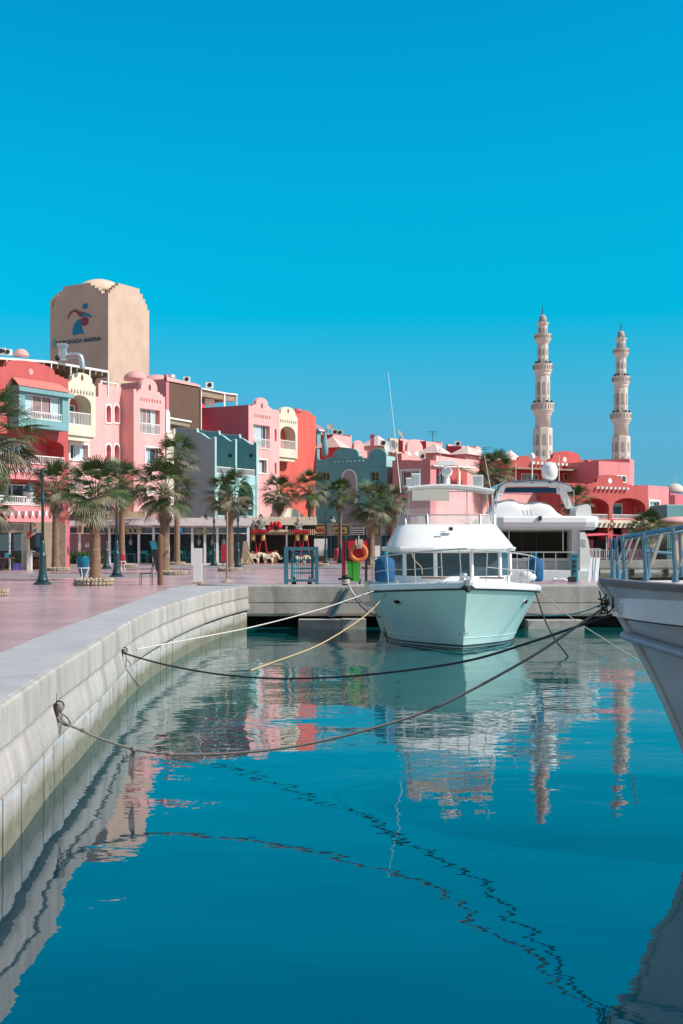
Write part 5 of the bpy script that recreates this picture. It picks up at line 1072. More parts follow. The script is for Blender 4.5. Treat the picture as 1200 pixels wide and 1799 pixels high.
# ------------------------------------------------------------------ the two minarets
def minaret(px, Y, lab):
    k = Y/FPX; cx = (px-CX)*k; mz = lambda py: ZC+(HY-py)*k; t = thing('minaret', lab, 'minaret', (cx, Y, ZP), 'minarets of the mosque')
    st = M['stone']; c = (cx, Y, 0)
    MB().lathe([(17.5*k,0),(17.5*k,mz(754)),(16.8*k,mz(752.5)),(13.8*k,mz(752))], c, 8, False, 0, .5).build('octagonal_base', st, t)
    MB().lathe([(13.6*k,mz(752)),(13.6*k,mz(731)),(14.6*k,mz(730))], c, 24).build('shaft', st, t)
    MB().lathe([(13*k,mz(690+0)),(13.2*k,mz(709))][::-1]+[(13*k,mz(659))], c, 8, False, 0, .5).build('shaft', st, t)
    MB().lathe([(9.8*k,mz(641)),(9.8*k,mz(603))], c, 8, False, 0, .5).build('shaft', st, t)
    def gallery(y0, y1, y2, r, ri):
        g = MB().lathe([(ri*k,mz(y2)),(ri*1.06*k,mz(y2-2)),(r*.86*k,mz(y1+3.5)),(r*.97*k,mz(y1)),(r*k,mz(y1-.5)),(r*k,mz(y0+1)),(r*1.04*k,mz(y0+.8)),(r*1.04*k,mz(y0)),(r*.9*k,mz(y0)),(r*.9*k,mz(y1-2)),(ri*.9*k,mz(y1-2))], c, 24, False).build('gallery', st, t)
        mb = MB()
        for j in range(24): a = 2*math.pi*(j+.5)/24; p = Vector((cx+r*.995*k*math.cos(a), Y+r*.995*k*math.sin(a), (mz(y0+2)+mz(y1-1.5))/2)); mb.cbox(p, (.16,.16,(mz(y0+2)-mz(y1-1.5))*.8))
        mb.build('balustrade_panels', mat('dark stone fretwork', (.36,.29,.24), .9, .3), g)
    gallery(708.5,722,731,19.5,14.2); gallery(639.5,652,659.5,16.5,13.4); gallery(587.5,597,605,14.5,10)
    MB().lathe([(8.6*k,mz(588)),(8.6*k,mz(573)),(11*k,mz(569)),(11*k,mz(567.5)),(9*k,mz(567))], c, 8, False, 0, .5).build('lantern', st, t)
    NM = mat('shaded stone niches', (.38,.32,.28), .9, .3)  # recess shade put into a darker stone colour on raised plates
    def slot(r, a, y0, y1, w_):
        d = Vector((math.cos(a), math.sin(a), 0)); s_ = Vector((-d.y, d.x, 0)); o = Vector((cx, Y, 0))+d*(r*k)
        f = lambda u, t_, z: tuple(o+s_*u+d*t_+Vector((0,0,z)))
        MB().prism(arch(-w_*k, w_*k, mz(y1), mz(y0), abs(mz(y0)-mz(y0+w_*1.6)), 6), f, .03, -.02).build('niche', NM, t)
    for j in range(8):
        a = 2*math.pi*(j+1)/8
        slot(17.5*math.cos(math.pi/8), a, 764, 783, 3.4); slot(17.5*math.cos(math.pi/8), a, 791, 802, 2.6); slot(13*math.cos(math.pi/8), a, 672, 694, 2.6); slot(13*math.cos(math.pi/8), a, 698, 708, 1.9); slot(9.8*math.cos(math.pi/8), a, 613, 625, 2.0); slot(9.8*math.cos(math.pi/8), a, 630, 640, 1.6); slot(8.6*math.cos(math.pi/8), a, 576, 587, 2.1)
    MB().lathe([(7*k,mz(567)),(7*k,mz(562)),(6.6*k,mz(558)),(5*k,mz(555)),(2.5*k,mz(553)),(.8*k,mz(552))], c, 20).build('cap', mat('grey lead cap', (.36,.33,.32), .6, .15), t)
    fn = MB().tube([(cx,Y,mz(552)),(cx,Y,mz(537))], .5*k, 6)
    for y, r in ((550.5,1.5),(546,1.4),(541.5,1.1)): fn.ball((cx,Y,mz(y)), (r*k,r*k,r*1.1*k), 8, 6)
    fn.build('finial', M['iron'], t)
    sp_ = MB()
    for y, r in ((706,15.5),(637,12.5)):
        for a in (-2.9,-2.2,-1.2,-.4): p = Vector((cx+r*k*math.cos(a), Y+r*k*math.sin(a), mz(y))); sp_.cbox(p, (.35,.35,.3))
    sp_.build('loudspeaker', M['iron'], t); return t
m1 = minaret(953.5, 212, 'nearer and taller pale stone minaret with three galleries')
m2 = copy_tree(m1); m2.location = ((1091-CX)/FPX*228, 228, ZP); m2['label'] = 'farther pale stone minaret at the right, shorter in view'
# ------------------------------------------------------------------ palms
def frond(mb, rng, az, el_, lp, bl, mi, base=Vector((0,0,0)), r0=.12, nleaf=22, spread=78):
    h = Vector((math.cos(az), math.sin(az), 0)); p = base+h*r0; pts = [p.copy()]; e = el_
    for k in range(4): p = p+(h*math.cos(e)+Vector((0,0,math.sin(e))))*lp/4; pts.append(p.copy()); e -= rng.uniform(.05,.16)+.05*max(math.cos(el_),0)
    mb.tube(pts, [.022,.018,.014,.012,.010], 4, False, mi)
    d = (h*math.cos(e)+Vector((0,0,math.sin(e)))).normalized(); s_ = d.cross(Vector((0,0,1)))
    s_ = s_.normalized() if s_.length > .05 else Vector((-h.y,h.x,0))
    tw = rng.uniform(-.5,.5); n0 = s_.cross(d).normalized(); s_ = (s_*math.cos(tw)+n0*math.sin(tw)).normalized(); n_ = s_.cross(d).normalized()
    for k in range(nleaf):
        a = R(spread)*(2*(k+.5)/nleaf-1); f = d*math.cos(a)+s_*math.sin(a); L = bl*(.72+.28*math.cos(a))*rng.uniform(.86,1.08)
        sd_ = (s_*math.cos(a)-d*math.sin(a)); w0 = R(spread)*2/nleaf*.5
        f2 = (f+n_*.12*math.cos(a*2)).normalized(); m1 = p+f2*L*.42; g = Vector((0,0,-1))
        dr = rng.uniform(.08,.42)*L; m2 = p+f2*L*.74+g*dr*.30; m3 = p+f2*L*.92+g*dr*rng.uniform(.7,1.05)+sd_*rng.uniform(-.04,.04)
        vs = [p+sd_*.006, p-sd_*.006, m1-sd_*w0*L*.42, m1+sd_*w0*L*.42, m2-sd_*w0*L*.30, m2+sd_*w0*L*.30, m3]
        mb.add(vs, [(0,1,2,3),(3,2,4,5),(5,4,6)], False, mi)
def crown_mesh(seed, n=40):
    rng = random.Random(seed); mb = MB(); dead = MB()
    for k in range(n):
        u = (k+.5)/n; el_ = R(86-112*u**1.0)+rng.uniform(-.12,.12); az = k*2.39996+rng.uniform(-.25,.25)
        frond(mb, rng, az, el_, rng.uniform(.72,1.02)*(1.0-.15*(u>.8)), rng.uniform(.86,1.10), 1 if (u > .62 and rng.random() < .62) or rng.random() < .12 else 0, Vector((0,0,.25-.35*u)))
    for k in range(17):
        frond(dead, rng, k*2.39996+.5, R(-58)-rng.uniform(0,.45), rng.uniform(.45,.75), rng.uniform(.5,.75), 0, Vector((0,0,-.15-.25*rng.random())), .14, 12, 50)
    return mb, dead
CROWNS = []
for i, (sd_, n) in enumerate(((11,46),(23,40),(37,50))): CROWNS.append(crown_mesh(sd_, n))
crown_src = {}
def palm(px, py, pc, lab, kind=0, sc=1.0, rot=0.0, r=.19, lean=0.0, Y=None):
    b = gp(px, py) if Y is None else Vector(((px-CX)/FPX*Y, Y, ZP)); H = ZC+(HY-pc)/FPX*b.y-ZP
    t = thing('palm_tree', lab, 'palm tree', b, 'fan palms on the promenade')
    rng = random.Random(int(px)+7); prof = []; n = 26
    for k in range(n+1):
        u = k/n; rr = r*(1.15-.35*u+.25*math.exp(-u*14))*(1+.05*(k % 2))
        if u > .80: rr = r*(.85+1.1*(u-.80)/.2*(1.2-u))*(1+.09*(k % 2))
        prof.append((rr, u*H-.05))
    tr = MB(); vs = []; nn = 12
    for (rr, z) in prof:
        for k in range(nn): a = 2*math.pi*k/nn; q = rr*(1+rng.uniform(-.06,.06)); vs.append((b.x+lean*(z/H)**2+q*math.cos(a), b.y+q*math.sin(a), b.z+z))
    tr.add(vs, [(i*nn+k, i*nn+(k+1) % nn, (i+1)*nn+(k+1) % nn, (i+1)*nn+k) for i in range(n) for k in range(nn)], True)
    for k in range(26): a = k*2.4; z = H*(.80+.19*k/26); q = Vector((b.x+lean+r*.95*math.cos(a), b.y+r*.95*math.sin(a), b.z+z)); tr.tube([q, q+Vector((.1*math.cos(a), .1*math.sin(a), .22))], [.05,.02], 4)
    tr.build('trunk', M['bark'], t)
    for j, nm in enumerate(('crown','dead_fronds')):
        mb = CROWNS[kind][j]
        if (kind, j) not in crown_src:
            o = MB(); o.v = mb.v; o.f = mb.f; o.m = mb.m; o.smooth = mb.smooth; ob = o.build(nm, [M['frond'], M['frondpale']] if j == 0 else M['deadfrond'], None); crown_src[(kind, j)] = ob.data; ob.parent = t
        else: ob = bpy.data.objects.new(nm, crown_src[(kind, j)]); C.objects.link(ob); ob.parent = t
        ob.location = (lean, 0, H); ob.scale = (sc, sc, sc); ob.rotation_euler = (0, 0, rot)
    return t
palm(-20, 1041, 772, 'nearest fan palm, its crown cut by the left edge of the photo', 0, 1.12, .4)
palm(-30, 1012, 893, 'low fan palm hanging into the left edge above the round sign', 1, 1.0, 2.0)
palm(98, 1002, 858, 'fan palm behind the first street lamp in front of the coral house', 1, 1.02, 1.1, .21)
palm(167, 1020, 872, 'fan palm in a stone ring beside the blue pot', 2, 1.0, .3, .225)
palm(214, 997, 852, 'fan palm standing behind the second street lamp and red pot', 0, 1.05, 2.6)
palm(289, 1008, 868, 'thick fan palm behind the brown wooden post', 2, 1.08, 4.0, .24)
palm(311, 992, 806, 'tallest fan palm rising behind the thick one', 1, 1.12, 5.1, .2)
palm(404, 1001, 872, 'fan palm behind the thin bare pole and red cabinet', 1, 1.0, .8, .2)
palm(491, 987, 868, 'slender fan palm before the pink gable and elephant carvings', 0, 1.05, 3.3, .18)
palm(546, 988, 862, 'shaggy brown trunked fan palm behind the blue frame rack', 1, 1.05, 1.9, .27)
palm(597, 986, 872, 'fan palm in front of the lattice arch', 0, .92, 5.0, .17)
palm(652, 999, 890, 'fan palm behind the red life ring board', 2, .98, 2.2, .2)
palm(690, 990, 884, 'dark fan palm half hidden by the near yacht', 1, .95, 3.0, .2)
palm(868, 984, 832, 'tall fan palm between the two yachts in front of the red houses', 2, 1.35, 1.0, .2, 0, 119.3)
palm(782, 984, 892, 'fan palm seen through the vinyl enclosure of the near yacht', 0, 1.15, 2.0, .2, 0, 119.0)
palm(1137, 984, 934, 'squat fan palm before the arched beige wall at right', 2, 1.25, .2, .2, 0, 118.6)
palm(1014, 984, 885, 'fan palm half hidden behind the second yacht helm seat', 1, 1.1, .7, .2, 0, 119.0)
# rough stone rings round the palms
ring_src = None
def stone_ring(px, py, w_, lab, Y=None):
    global ring_src
    b = gp(px, py) if Y is None else Vector(((px-CX)/FPX*Y, Y, ZP))
    if ring_src is None:
        rng = random.Random(4); mb = MB()
        for L_, n in ((0,30),(1,28)):
            for k in range(n):
                a = 2*math.pi*(k+.5*L_)/n+rng.uniform(-.04,.04); s_ = rng.uniform(.075,.11)
                mb.ball((.86*math.cos(a), .86*math.sin(a), .075+L_*.12), (s_*1.2, s_*1.1, s_*.85), 7, 5)
        mb.lathe([(.8,0),(.8,.17),(.1,.2)], (0,0,0), 20); o = mb.build('planter_ring', M['stonerim']); ring_src = o
    else: o = ring_src.copy(); C.objects.link(o)
    o.location = b; k = w_/2/.95; o.scale = (k, k, 1.0 if w_ > 1.5 else .8); tag(o, lab, 'planter', 'stone planter rings round the palms'); return o
for a in ((165,1031,70,'rough stone planter ring round the palm beside the blue pot'),(-6,1050,44,'rough stone planter ring cut by the left edge'),(103,1006,40,'low stone planter ring behind the first street lamp'),(306,1013,46,'stone planter ring right of the brown wooden post'),(226,1000,30,'small stone planter ring by the red pot'),(404,1006.5,44,'stone planter ring at the foot of the bare pole'),(310,995,30,'small stone planter ring round the tallest palm'),(496,990,34,'small stone planter ring by the elephant carvings'),(566,998,24,'small stone planter ring right of the blue frame rack'),(585,988,26,'small stone planter ring beside the red waste bin'),(652,1003,34,'stone planter ring behind the red life ring board')):
    stone_ring(a[0], a[1]-3, a[2]/FPX*gy(a[1]-3), a[3])
# ------------------------------------------------------------------ street lamps
def lamp0():
    t = thing('street_lamp', 'x', 'street lamp', (0,0,0), 'cast iron street lamps')
    b = MB().lathe([(.36,0),(.36,.07),(.29,.08),(.29,.12)], (0,0,0), 8, False, 0, .5)
    b.lathe([(.22,.12),(.23,.2),(.19,.24),(.20,.30),(.165,.36),(.165,.42),(.15,.5),(.135,1.05),(.15,1.1),(.15,1.15),(.10,1.2),(.11,1.36),(.09,1.42),(.10,1.56),(.075,1.62),(.075,1.75)], (0,0,0), 16).build('base', M['lamp'], t)
    MB().lathe([(.062,1.7),(.055,3.15),(.085,3.2),(.095,3.3),(.085,3.42),(.06,3.48),(.052,4.2),(.07,4.24),(.07,4.34),(.03,4.42),(.04,4.47),(.01,4.52)], (0,0,0), 14).build('pole', M['lamp'], t)
    MB().tube(catmull([(-.05,0,4.05),(-.18,0,4.28),(-.36,0,4.30),(-.50,0,4.16),(-.54,0,3.98)], 5), .02, 6).tube(catmull([(-.05,0,3.9),(-.2,0,4.05),(-.22,0,4.2)], 4), .012, 5).build('arm', M['lamp'], t)
    ln = MB().lathe([(.03,3.98),(.05,3.93),(.10,3.88),(.14,3.80),(.24,3.70),(.25,3.66),(.2,3.655)], (-.54,0,0), 16).build('lantern', M['lamp'], t)
    MB().lathe([(.19,3.655),(.18,3.56),(.12,3.45),(.02,3.40)], (-.54,0,0), 14).build('lamp_glass', M['frost'], ln); return t
L0 = lamp0()
for i, (px, py, rot, lab) in enumerate(((75,1027,0,'nearest street lamp, tall and dark, left of the blue pot'),(205,1013.5,60,'second street lamp with a wide plinth right of the blue pot palm'),(187,999.5,110,'street lamp just behind the second one, beside the hedge'),(376,994,0,'street lamp whose lantern hangs left of the bare pole'),(418,997,180,'street lamp whose lantern hangs towards the red carvings'),(572,991,180,'street lamp right of the blue frame rack with lantern to the right'),(597.5,989,0,'street lamp left of the red life ring board with lantern to the left'))):
    o = L0 if i == 0 else copy_tree(L0); o.location = gp(px, py); o.rotation_euler = (0,0,R(rot)); o['label'] = lab
    if i in (3,4,5,6): o.scale = (.95,.95,.95)
cm = gp(75,1027); MB().ball((.1,.02,4.33), .09, 10, 6).box((.0,-.05,4.36),(.22,.05,4.42)).build('camera', M['whitetrim'], L0).location = -L0.location*0
# ------------------------------------------------------------------ pots, hedge, bins, boards near the water
def pot(px, py, h, r, m_, lab, stand=True):
    b = gp(px, py); t = thing('pot', lab, 'pot', b); z = .22 if stand else 0
    MB().lathe([(.15*r,z),(.35*r,z+h*.12),(.72*r,z+h*.42),(1.0*r,z+h*.70),(.98*r,z+h*.86),(.88*r,z+h*.96),(.96*r,z+h),(.80*r,z+h),(.7*r,z+h*.9)], b, 24).build('body', M[m_], t)
    if stand:
        s_ = MB()
        for k in range(3): a = 2*math.pi*k/3+.5; s_.tube([b+Vector((r*1.05*math.cos(a),r*1.05*math.sin(a),z+h*.45)), b+Vector((r*.5*math.cos(a),r*.5*math.sin(a),.28)), b+Vector((r*.95*math.cos(a),r*.95*math.sin(a),0))], .022, 5)
        s_.tube([b+Vector((r*1.02*math.cos(a),r*1.02*math.sin(a),z+h*.45)) for a in [k*.42 for k in range(16)]], .018, 5).build('stand', M['whitetrim'], t)
pot(145.5, 1024, .86, .265, 'bluepot', 'blue glazed amphora pot held in a white wire stand')
pot(214.5, 1003, .75, .22, 'redpot', 'red glazed amphora pot behind the second street lamp')
def leafclump(mb, c, r, n, rng, ls=.09, up=.0):
    for _ in range(n):
        while True:
            p = Vector((rng.uniform(-1,1),rng.uniform(-1,1),rng.uniform(-1,1)))
            if .35 < p.length < 1: break
        p = Vector(c)+Vector((p.x*r[0],p.y*r[1],p.z*r[2])); d = Vector((rng.uniform(-1,1),rng.uniform(-1,1),rng.uniform(-.3,1)+up)).normalized(); s_ = d.cross(Vector((rng.uniform(-1,1),rng.uniform(-1,1),.3))).normalized(); L = ls*rng.uniform(.7,1.5)
        mb.add([p, p+d*L*.5+s_*L*.28, p+d*L, p+d*L*.5-s_*L*.28], [(0,1,2,3)])
rng = random.Random(9); hb_ = MB(); hy = gy(994.8)
for k in range(34): px = 107+k*2.35; leafclump(hb_, ((px-CX)/FPX*hy+rng.uniform(-.06,.06), hy+rng.uniform(-.3,.3), ZP+.42+rng.uniform(0,.22)), (.34,.35,.46), 230, rng)
tag(hb_.build('hedge', M['plantgreen']), 'dense green hedge in front of the restaurant glass', 'hedge')
tag(MB().box((Vector(at(105,0,hy)).x, hy-.5, ZP), (Vector(at(186,0,hy)).x, hy+.5, ZP+.16)).build('kerb', M['beige']), 'low beige kerb under the green hedge', 'kerb')
# life ring board, bin, bollard
Yb = gy(1027); X = lambda px: (px-CX)/FPX*Yb; Z = lambda py: ZC+(HY-py)/FPX*Yb
lb = thing('notice_board', 'red square board on a dark post carrying the orange life ring', 'board', (X(643),Yb,ZP))
MB().box((X(611),Yb-.03,Z(983)),(X(647),Yb+.03,Z(948))).build('panel', M['sign_red'], lb)
f_ = MB(); f_.box((X(608.5),Yb-.05,Z(985.5)),(X(611),Yb+.05,Z(945.5))).box((X(647),Yb-.05,Z(985.5)),(X(650.5),Yb+.05,Z(945.5))).box((X(611),Yb-.05,Z(948)),(X(647),Yb+.05,Z(945.5))).box((X(611),Yb-.05,Z(985.5)),(X(647),Yb+.05,Z(983))).build('frame', M['iron'], lb)
MB().box((X(641),Yb-.05,ZP),(X(645.5),Yb+.05,Z(985.6))).build('post', M['iron'], lb)
lr = thing('life_ring', 'orange life ring with rope on the red board', 'life ring', (X(630),Yb-.14,Z(971)))
cc = Vector((X(630),Yb-.14,Z(971))); mb = MB(); rr = .295
mb.grid([[cc+Vector(((rr+.082*math.cos(b))*math.cos(a), .075*math.sin(b), (rr+.082*math.cos(b))*math.sin(a))) for b in [2*math.pi*j/12 for j in range(12)]] for a in [2*math.pi*k/36 for k in range(37)]], True, 0, True); mb.build('ring', M['orange_ring'], lr)
rk = MB(); rng = random.Random(2)
for k in range(6): rk.tube(catmull([cc+Vector((rng.uniform(-.1,.12), -.1, .52)), cc+Vector((rng.uniform(-.12,.16), -.13, .36)), cc+Vector((rng.uniform(-.1,.2), -.12, .2+rng.uniform(-.05,.05)))], 4), .022, 5)
rk.tube([cc+Vector((0,-.06,.66)), cc+Vector((.0,-.1,.45))], .02, 5).build('hanging_rope', M['ropepale'], lr)
rp_ = tag(MB().tube([(X(604),Yb+.1,ZP),(X(604),Yb+.1,Z(950))], .075, 12).tube([(X(602),Yb-.02,ZP+.1),(X(597),Yb-.06,ZP+.14)], .02, 6).build('red_post', M['sign_red']), 'slim red post left of the life ring board', 'post')
gb = thing('wheelie_bin', 'bright green wheelie bin under the life ring board', 'bin', (X(623),Yb+.1,ZP))
MB().prism([(X(612),ZP+.1),(X(632),ZP+.1),(X(634),Z(982)),(X(609),Z(982))], lambda x, t, z: (x, Yb+.42+t, z), 0, .5).box((X(620.5),Yb+.40,ZP+.2),(X(622),Yb+.42,Z(984))).build('body', M['green_bin'], gb)
MB().box((X(608),Yb+.36,Z(982)+.003),(X(635),Yb+.98,Z(978))).build('lid', M['green_bin'], gb)
for px in (612,632): MB().tube([(X(px)-.03,Yb+.85,ZP+.11),(X(px)+.05,Yb+.85,ZP+.11)], .11, 14).build('wheel', M['iron'], gb)
bo = thing('bollard', 'dark mooring bollard wrapped with ropes on the pier edge', 'bollard', (X(606),PY0+.25,ZP))
p = Vector((X(607.5),PY0+.22,ZP)); MB().lathe([(.17,0),(.12,.05),(.11,.24),(.17,.30),(.16,.38),(.04,.41)], p, 16).tube([p+Vector((-.3,0,.25)), p+Vector((.3,0,.25))], .04, 8).build('body', M['iron'], bo)
w_ = MB()
for k in range(4): w_.tube([p+Vector((.14*math.cos(a),.14*math.sin(a),.08+k*.045)) for a in [j*.5 for j in range(14)]], .022, 5)
w_.build('rope_turns', M['ropepale'], bo)
ld = thing('bollard_shadow', 'dark painted cast plank against the pier wall under the bollard', 'shadow', (X(600),PY0-.1,.5))
MB().prism([(X(607),1.5),(X(614),1.5),(X(587),.42),(X(577),.42)], lambda x, t, z: (x, PY0-.09+t, z), -.06, .0).build('shadow', M['steelblue'], ld)  # dark sheet added on the wall to paint the cast shadow of the bollard
# blue frame rack
rk = thing('display_rack', 'steel blue frame rack with a turquoise grid at the pier edge', 'rack', (X(529),Yb,ZP))
f_ = MB()
for px0, px1 in ((499,506.5),(553,559)): f_.box((X(px0),Yb-.10,ZP),(X(px1),Yb+.05,Z(960.5)))
f_.box((X(506.5),Yb-.09,Z(966)),(X(553),Yb+.04,Z(961))).box((X(506.5),Yb-.09,Z(1022)),(X(553),Yb+.04,Z(1017.5))).build('frame', M['steelblue'], rk)
b_ = MB().box((X(499),Yb+.75,ZP),(X(503),Yb+.85,Z(962))).box((X(555),Yb+.75,ZP),(X(559),Yb+.85,Z(962)))
b_.box((X(499),Yb+.05,Z(963.5)),(X(502),Yb+.75,Z(961))).box((X(556),Yb+.05,Z(963.5)),(X(559),Yb+.75,Z(961))).build('rear_frame', M['steelblue'], rk)
g_ = MB(); yy = Yb+.1
for px in (513,549): g_.box((X(px)-.05,yy,Z(1017)),(X(px)+.05,yy+.05,Z(964)))
for py in (966,971,984,999,1006.5): g_.box((X(514),yy+.005,Z(py)-.028),(X(548),yy+.04,Z(py)+.028))
for k in range(9): px = 517+k*3.7; g_.box((X(px)-.012,yy+.015,Z(1016)),(X(px)+.012,yy+.03,Z(971)))
g_.build('grid', M['turq'], rk)
for px in (516,544): MB().lathe([(.09,0),(.10,.1),(.05,.2),(.05,.3)], (X(px),Yb+.3,ZP), 12).build('foot', M['iron'], rk)
# bare pole, grey panel, brown post, chair, leaning board, red cabinet
p = gp(399,1022); bp = thing('bare_pole', 'thin bare metal pole on a flat round foot near the quay corner', 'pole', p)
MB().tube([p, p+Vector((0,0,2.93))], .045, 10).build('pole', M['thatch'], bp); MB().lathe([(.26,0),(.25,.03),(.1,.05),(.07,.12)], p, 18).build('foot', M['stonerim'], bp)
p = gp(347.5,1026); gpn = thing('grey_pillar', 'pale grey flat service pillar near the quay edge', 'pillar', p)
MB().box(p+Vector((-.17,-.1,.08)), p+Vector((.17,.1,1.42))).build('body', M['offwhite'], gpn); MB().box(p+Vector((-.2,-.13,0)), p+Vector((.2,.13,.08))).box(p+Vector((.07,-.16,.0)), p+Vector((.17,-.13,.1))).build('plinth', M['stonerim'], gpn)
p = gp(281.5,1028); bp = thing('wooden_post', 'brown rounded wooden post with a short side branch', 'post', p)
MB().tube([p, p+Vector((.0,0,1.0)), p+Vector((.01,0,1.85)), p+Vector((.015,0,1.93)), p+Vector((.02,0,1.97))], [.11,.11,.115,.09,.03], 14).build('trunk', M['wood'], bp); MB().tube([p+Vector((.06,0,.95)), p+Vector((.2,0,1.22)), p+Vector((.3,0,1.32))], [.05,.04,.03], 8).build('branch', M['wood'], bp)
def chair(p, yaw, m_, lab, group=None, s_=1.0, arms=False):
    t = thing('chair', lab, 'chair', p, group); c_, s2 = math.cos(yaw), math.sin(yaw)
    f = lambda x, y, z: (p.x+(x*c_-y*s2)*s_, p.y+(x*s2+y*c_)*s_, p.z+z*s_)
    MB().box((-.22,-.22,.44),(.22,.22,.475),f).build('seat', m_, t); bk = MB().tube([f(.20,-.21,.46),f(.30,-.21,.92)], .016*s_, 6).tube([f(.20,.21,.46),f(.30,.21,.92)], .016*s_, 6)
    bk.prism([(-.21,.70),(.21,.70),(.2,.92),(-.2,.92)], lambda a, t_, z: f(.245+(z-.7)*.22+t_, a, z), 0, .02).build('backrest', m_, t)
    for x in (-.2,.2):
        for y in (-.2,.2): MB().tube([f(x,y,.45), f(x*1.12,y*1.08,0)], .014*s_, 6).build('leg', m_, t)
    return t
chair(gp(257,1028), 0, M['iron'], 'black metal chair facing left beside the brown wooden post')
p = gp(273,1004); mbd = thing('menu_board', 'dark leaning menu board with a teal top behind the black chair', 'board', p)
MB().prism([(.15,.0),(.62,.0),(.12,1.75),(-.28,1.75)], lambda x, t_, z: (p.x-.1+x, p.y+t_, p.z+z), 0, .05).build('board', M['iron'], mbd)
MB().prism([(-.1,1.25),(.24,1.25),(.12,1.72),(-.22,1.72)], lambda x, t_, z: (p.x-.1+x, p.y-.012+t_, p.z+z), 0, .01).build('face', M['turq'], mbd)
p = gp(397,996); rc_ = thing('red_cabinet', 'red box sign standing left of the bare pole palm', 'cabinet', p)
MB().box(p+Vector((-.30,-.15,.35)), p+Vector((.30,.15,1.5))).build('box', M['sign_red'], rc_)
for x in (-.2,.2): MB().tube([p+Vector((x,0,0)), p+Vector((x,0,.35))], .03, 6).build('leg', M['iron'], rc_)
# ------------------------------------------------------------------ restaurant with the awning and teal chairs
YR = 94.0; XR = lambda px: (px-CX)/FPX*YR; ZR = lambda py: ZC+(HY-py)/FPX*YR
re_ = thing('restaurant', 'glass fronted restaurant with a grey mauve awning and gold letters', 'building', (XR(240),YR,ZP))
ps = MB()
for i, px in enumerate((116,140,166,192.5,244,270,296,338,360,382,404,436)): MB().box((XR(px)-.09,YR-.08,ZP),(XR(px)+.09,YR+.06,ZR(926))).build('post', M['whitetrim'], re_)
for y0, y1 in ((926.5,925.2),(938,936.5),(991.3,989.5)): MB().box((XR(114),YR-.06,ZR(y0)),(XR(438),YR+.05,ZR(y1))).build('rail', M['whitetrim'], re_)
MB().box((XR(116),YR-.01,ZR(989.4)),(XR(437),YR+.01,ZR(938.1))).build('glass_front', M['shopglass'], re_); MB().box((XR(116),YR-.02,ZR(936.4)),(XR(437),YR+.03,ZR(926.6))).build('fascia', M['blueglass'], re_)
MB().grid([[Vector((XR(112),YR-.5,ZR(925))),Vector((XR(442),YR-.5,ZR(925)))],[Vector((XR(112),YR-.5,ZR(923.5))),Vector((XR(442),YR-.5,ZR(923.5)))],[Vector((XR(115),YR+2.3,ZR(908))),Vector((XR(438),YR+2.3,ZR(909)))]], False).build('awning', M['awning'], re_)
MB().prism([(XR(228),ZR(922)),(XR(283),ZR(922.5)),(XR(276),ZR(914)),(XR(236),ZR(913))], lambda x, t, z: (x, YR+t, z), -.9, -.75).build('valance', M['whitetrim'], re_)
MB().box((XR(112),YR+2.35,ZR(912)),(XR(246),YR+2.5,ZR(897))).build('upper_wall', M['beige'], re_)
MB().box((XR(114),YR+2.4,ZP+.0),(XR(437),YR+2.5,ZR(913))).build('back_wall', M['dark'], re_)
MB().box((XR(112),YR+2.36,ZR(914)),(XR(440),YR+2.6,ZR(911.5))).build('roof_edge', M['cream'], re_)
bt = MB()
for k in range(30): x = XR(347)+k*.30; bt.prism([(x,ZR(911.4)),(x+.16,ZR(911.4)),(x+.16,ZR(907.5)),(x+.08,ZR(905.5)),(x,ZR(907.5))], lambda a, t, z: (a, YR+t, z), 2.40, 2.55)
bt.build('battlement', M['cream'], re_)
Ff = Fr(195, YR-.08, 90)
lettering('THE MOON', Ff, Ff.s(196), Ff.s(249), ZR(938.6), ZR(926)-ZR(938.6), M['brass'], re_, t=.02, ext=.08, bold=.02); lettering('THE MOON', Ff, Ff.s(344), Ff.s(368), ZR(940), ZR(930)-ZR(940), M['brass'], re_, t=.02, ext=.08, bold=.02)
sg = MB().box((XR(139),YR-.7,ZR(938)),(XR(149),YR-.55,ZR(921)),None).box((XR(141),YR-.72,ZR(935)),(XR(147),YR-.70,ZR(924)),None,1); tag(sg.build('hanging_sign', [M['brass'], M['wood']]), 'small upright gold sign fixed to the restaurant front above the hedge', 'sign')
sg = thing('round_sign', 'red round window sign with a white mark behind the hedge', 'sign', (XR(153.5),YR-.05,ZR(957)))
MB().lathe([(.01,0),(.27,.0),(.27,.04),(.01,.045)], (0,0,0), 20).build('disc', M['sign_red'], sg)
d_ = bpy.data.objects['disc']; d_.rotation_euler = (R(90),0,0); d_.location = (0,0,0)
for v in d_.data.vertices: v.co = v.co+sg.location
d_.location = (0,0,0)
for v in d_.data.vertices: v.co = v.co-sg.location
MB().box((XR(150),YR-.12,ZR(961)),(XR(157),YR-.10,ZR(958.5))).box((XR(151),YR-.12,ZR(958.4)),(XR(152.5),YR-.10,ZR(954))).box((XR(154.8),YR-.12,ZR(958.4)),(XR(156.3),YR-.10,ZR(954))).build('mark', M['whitetrim'], sg)
rng = random.Random(12)
spots = [251,258,265,306,314,322,330,342,350,370,378,388,196,204]
for i, px in enumerate(spots):
    row = i % 2
    chair(Vector((XR(px)+.05, YR+.42+.6*row, ZP)), rng.choice([0, 1.57, 3.14, -1.57]), M['tealchair'], 'teal painted chair seen behind the restaurant glass', 'teal chairs inside the restaurant', 1.12)
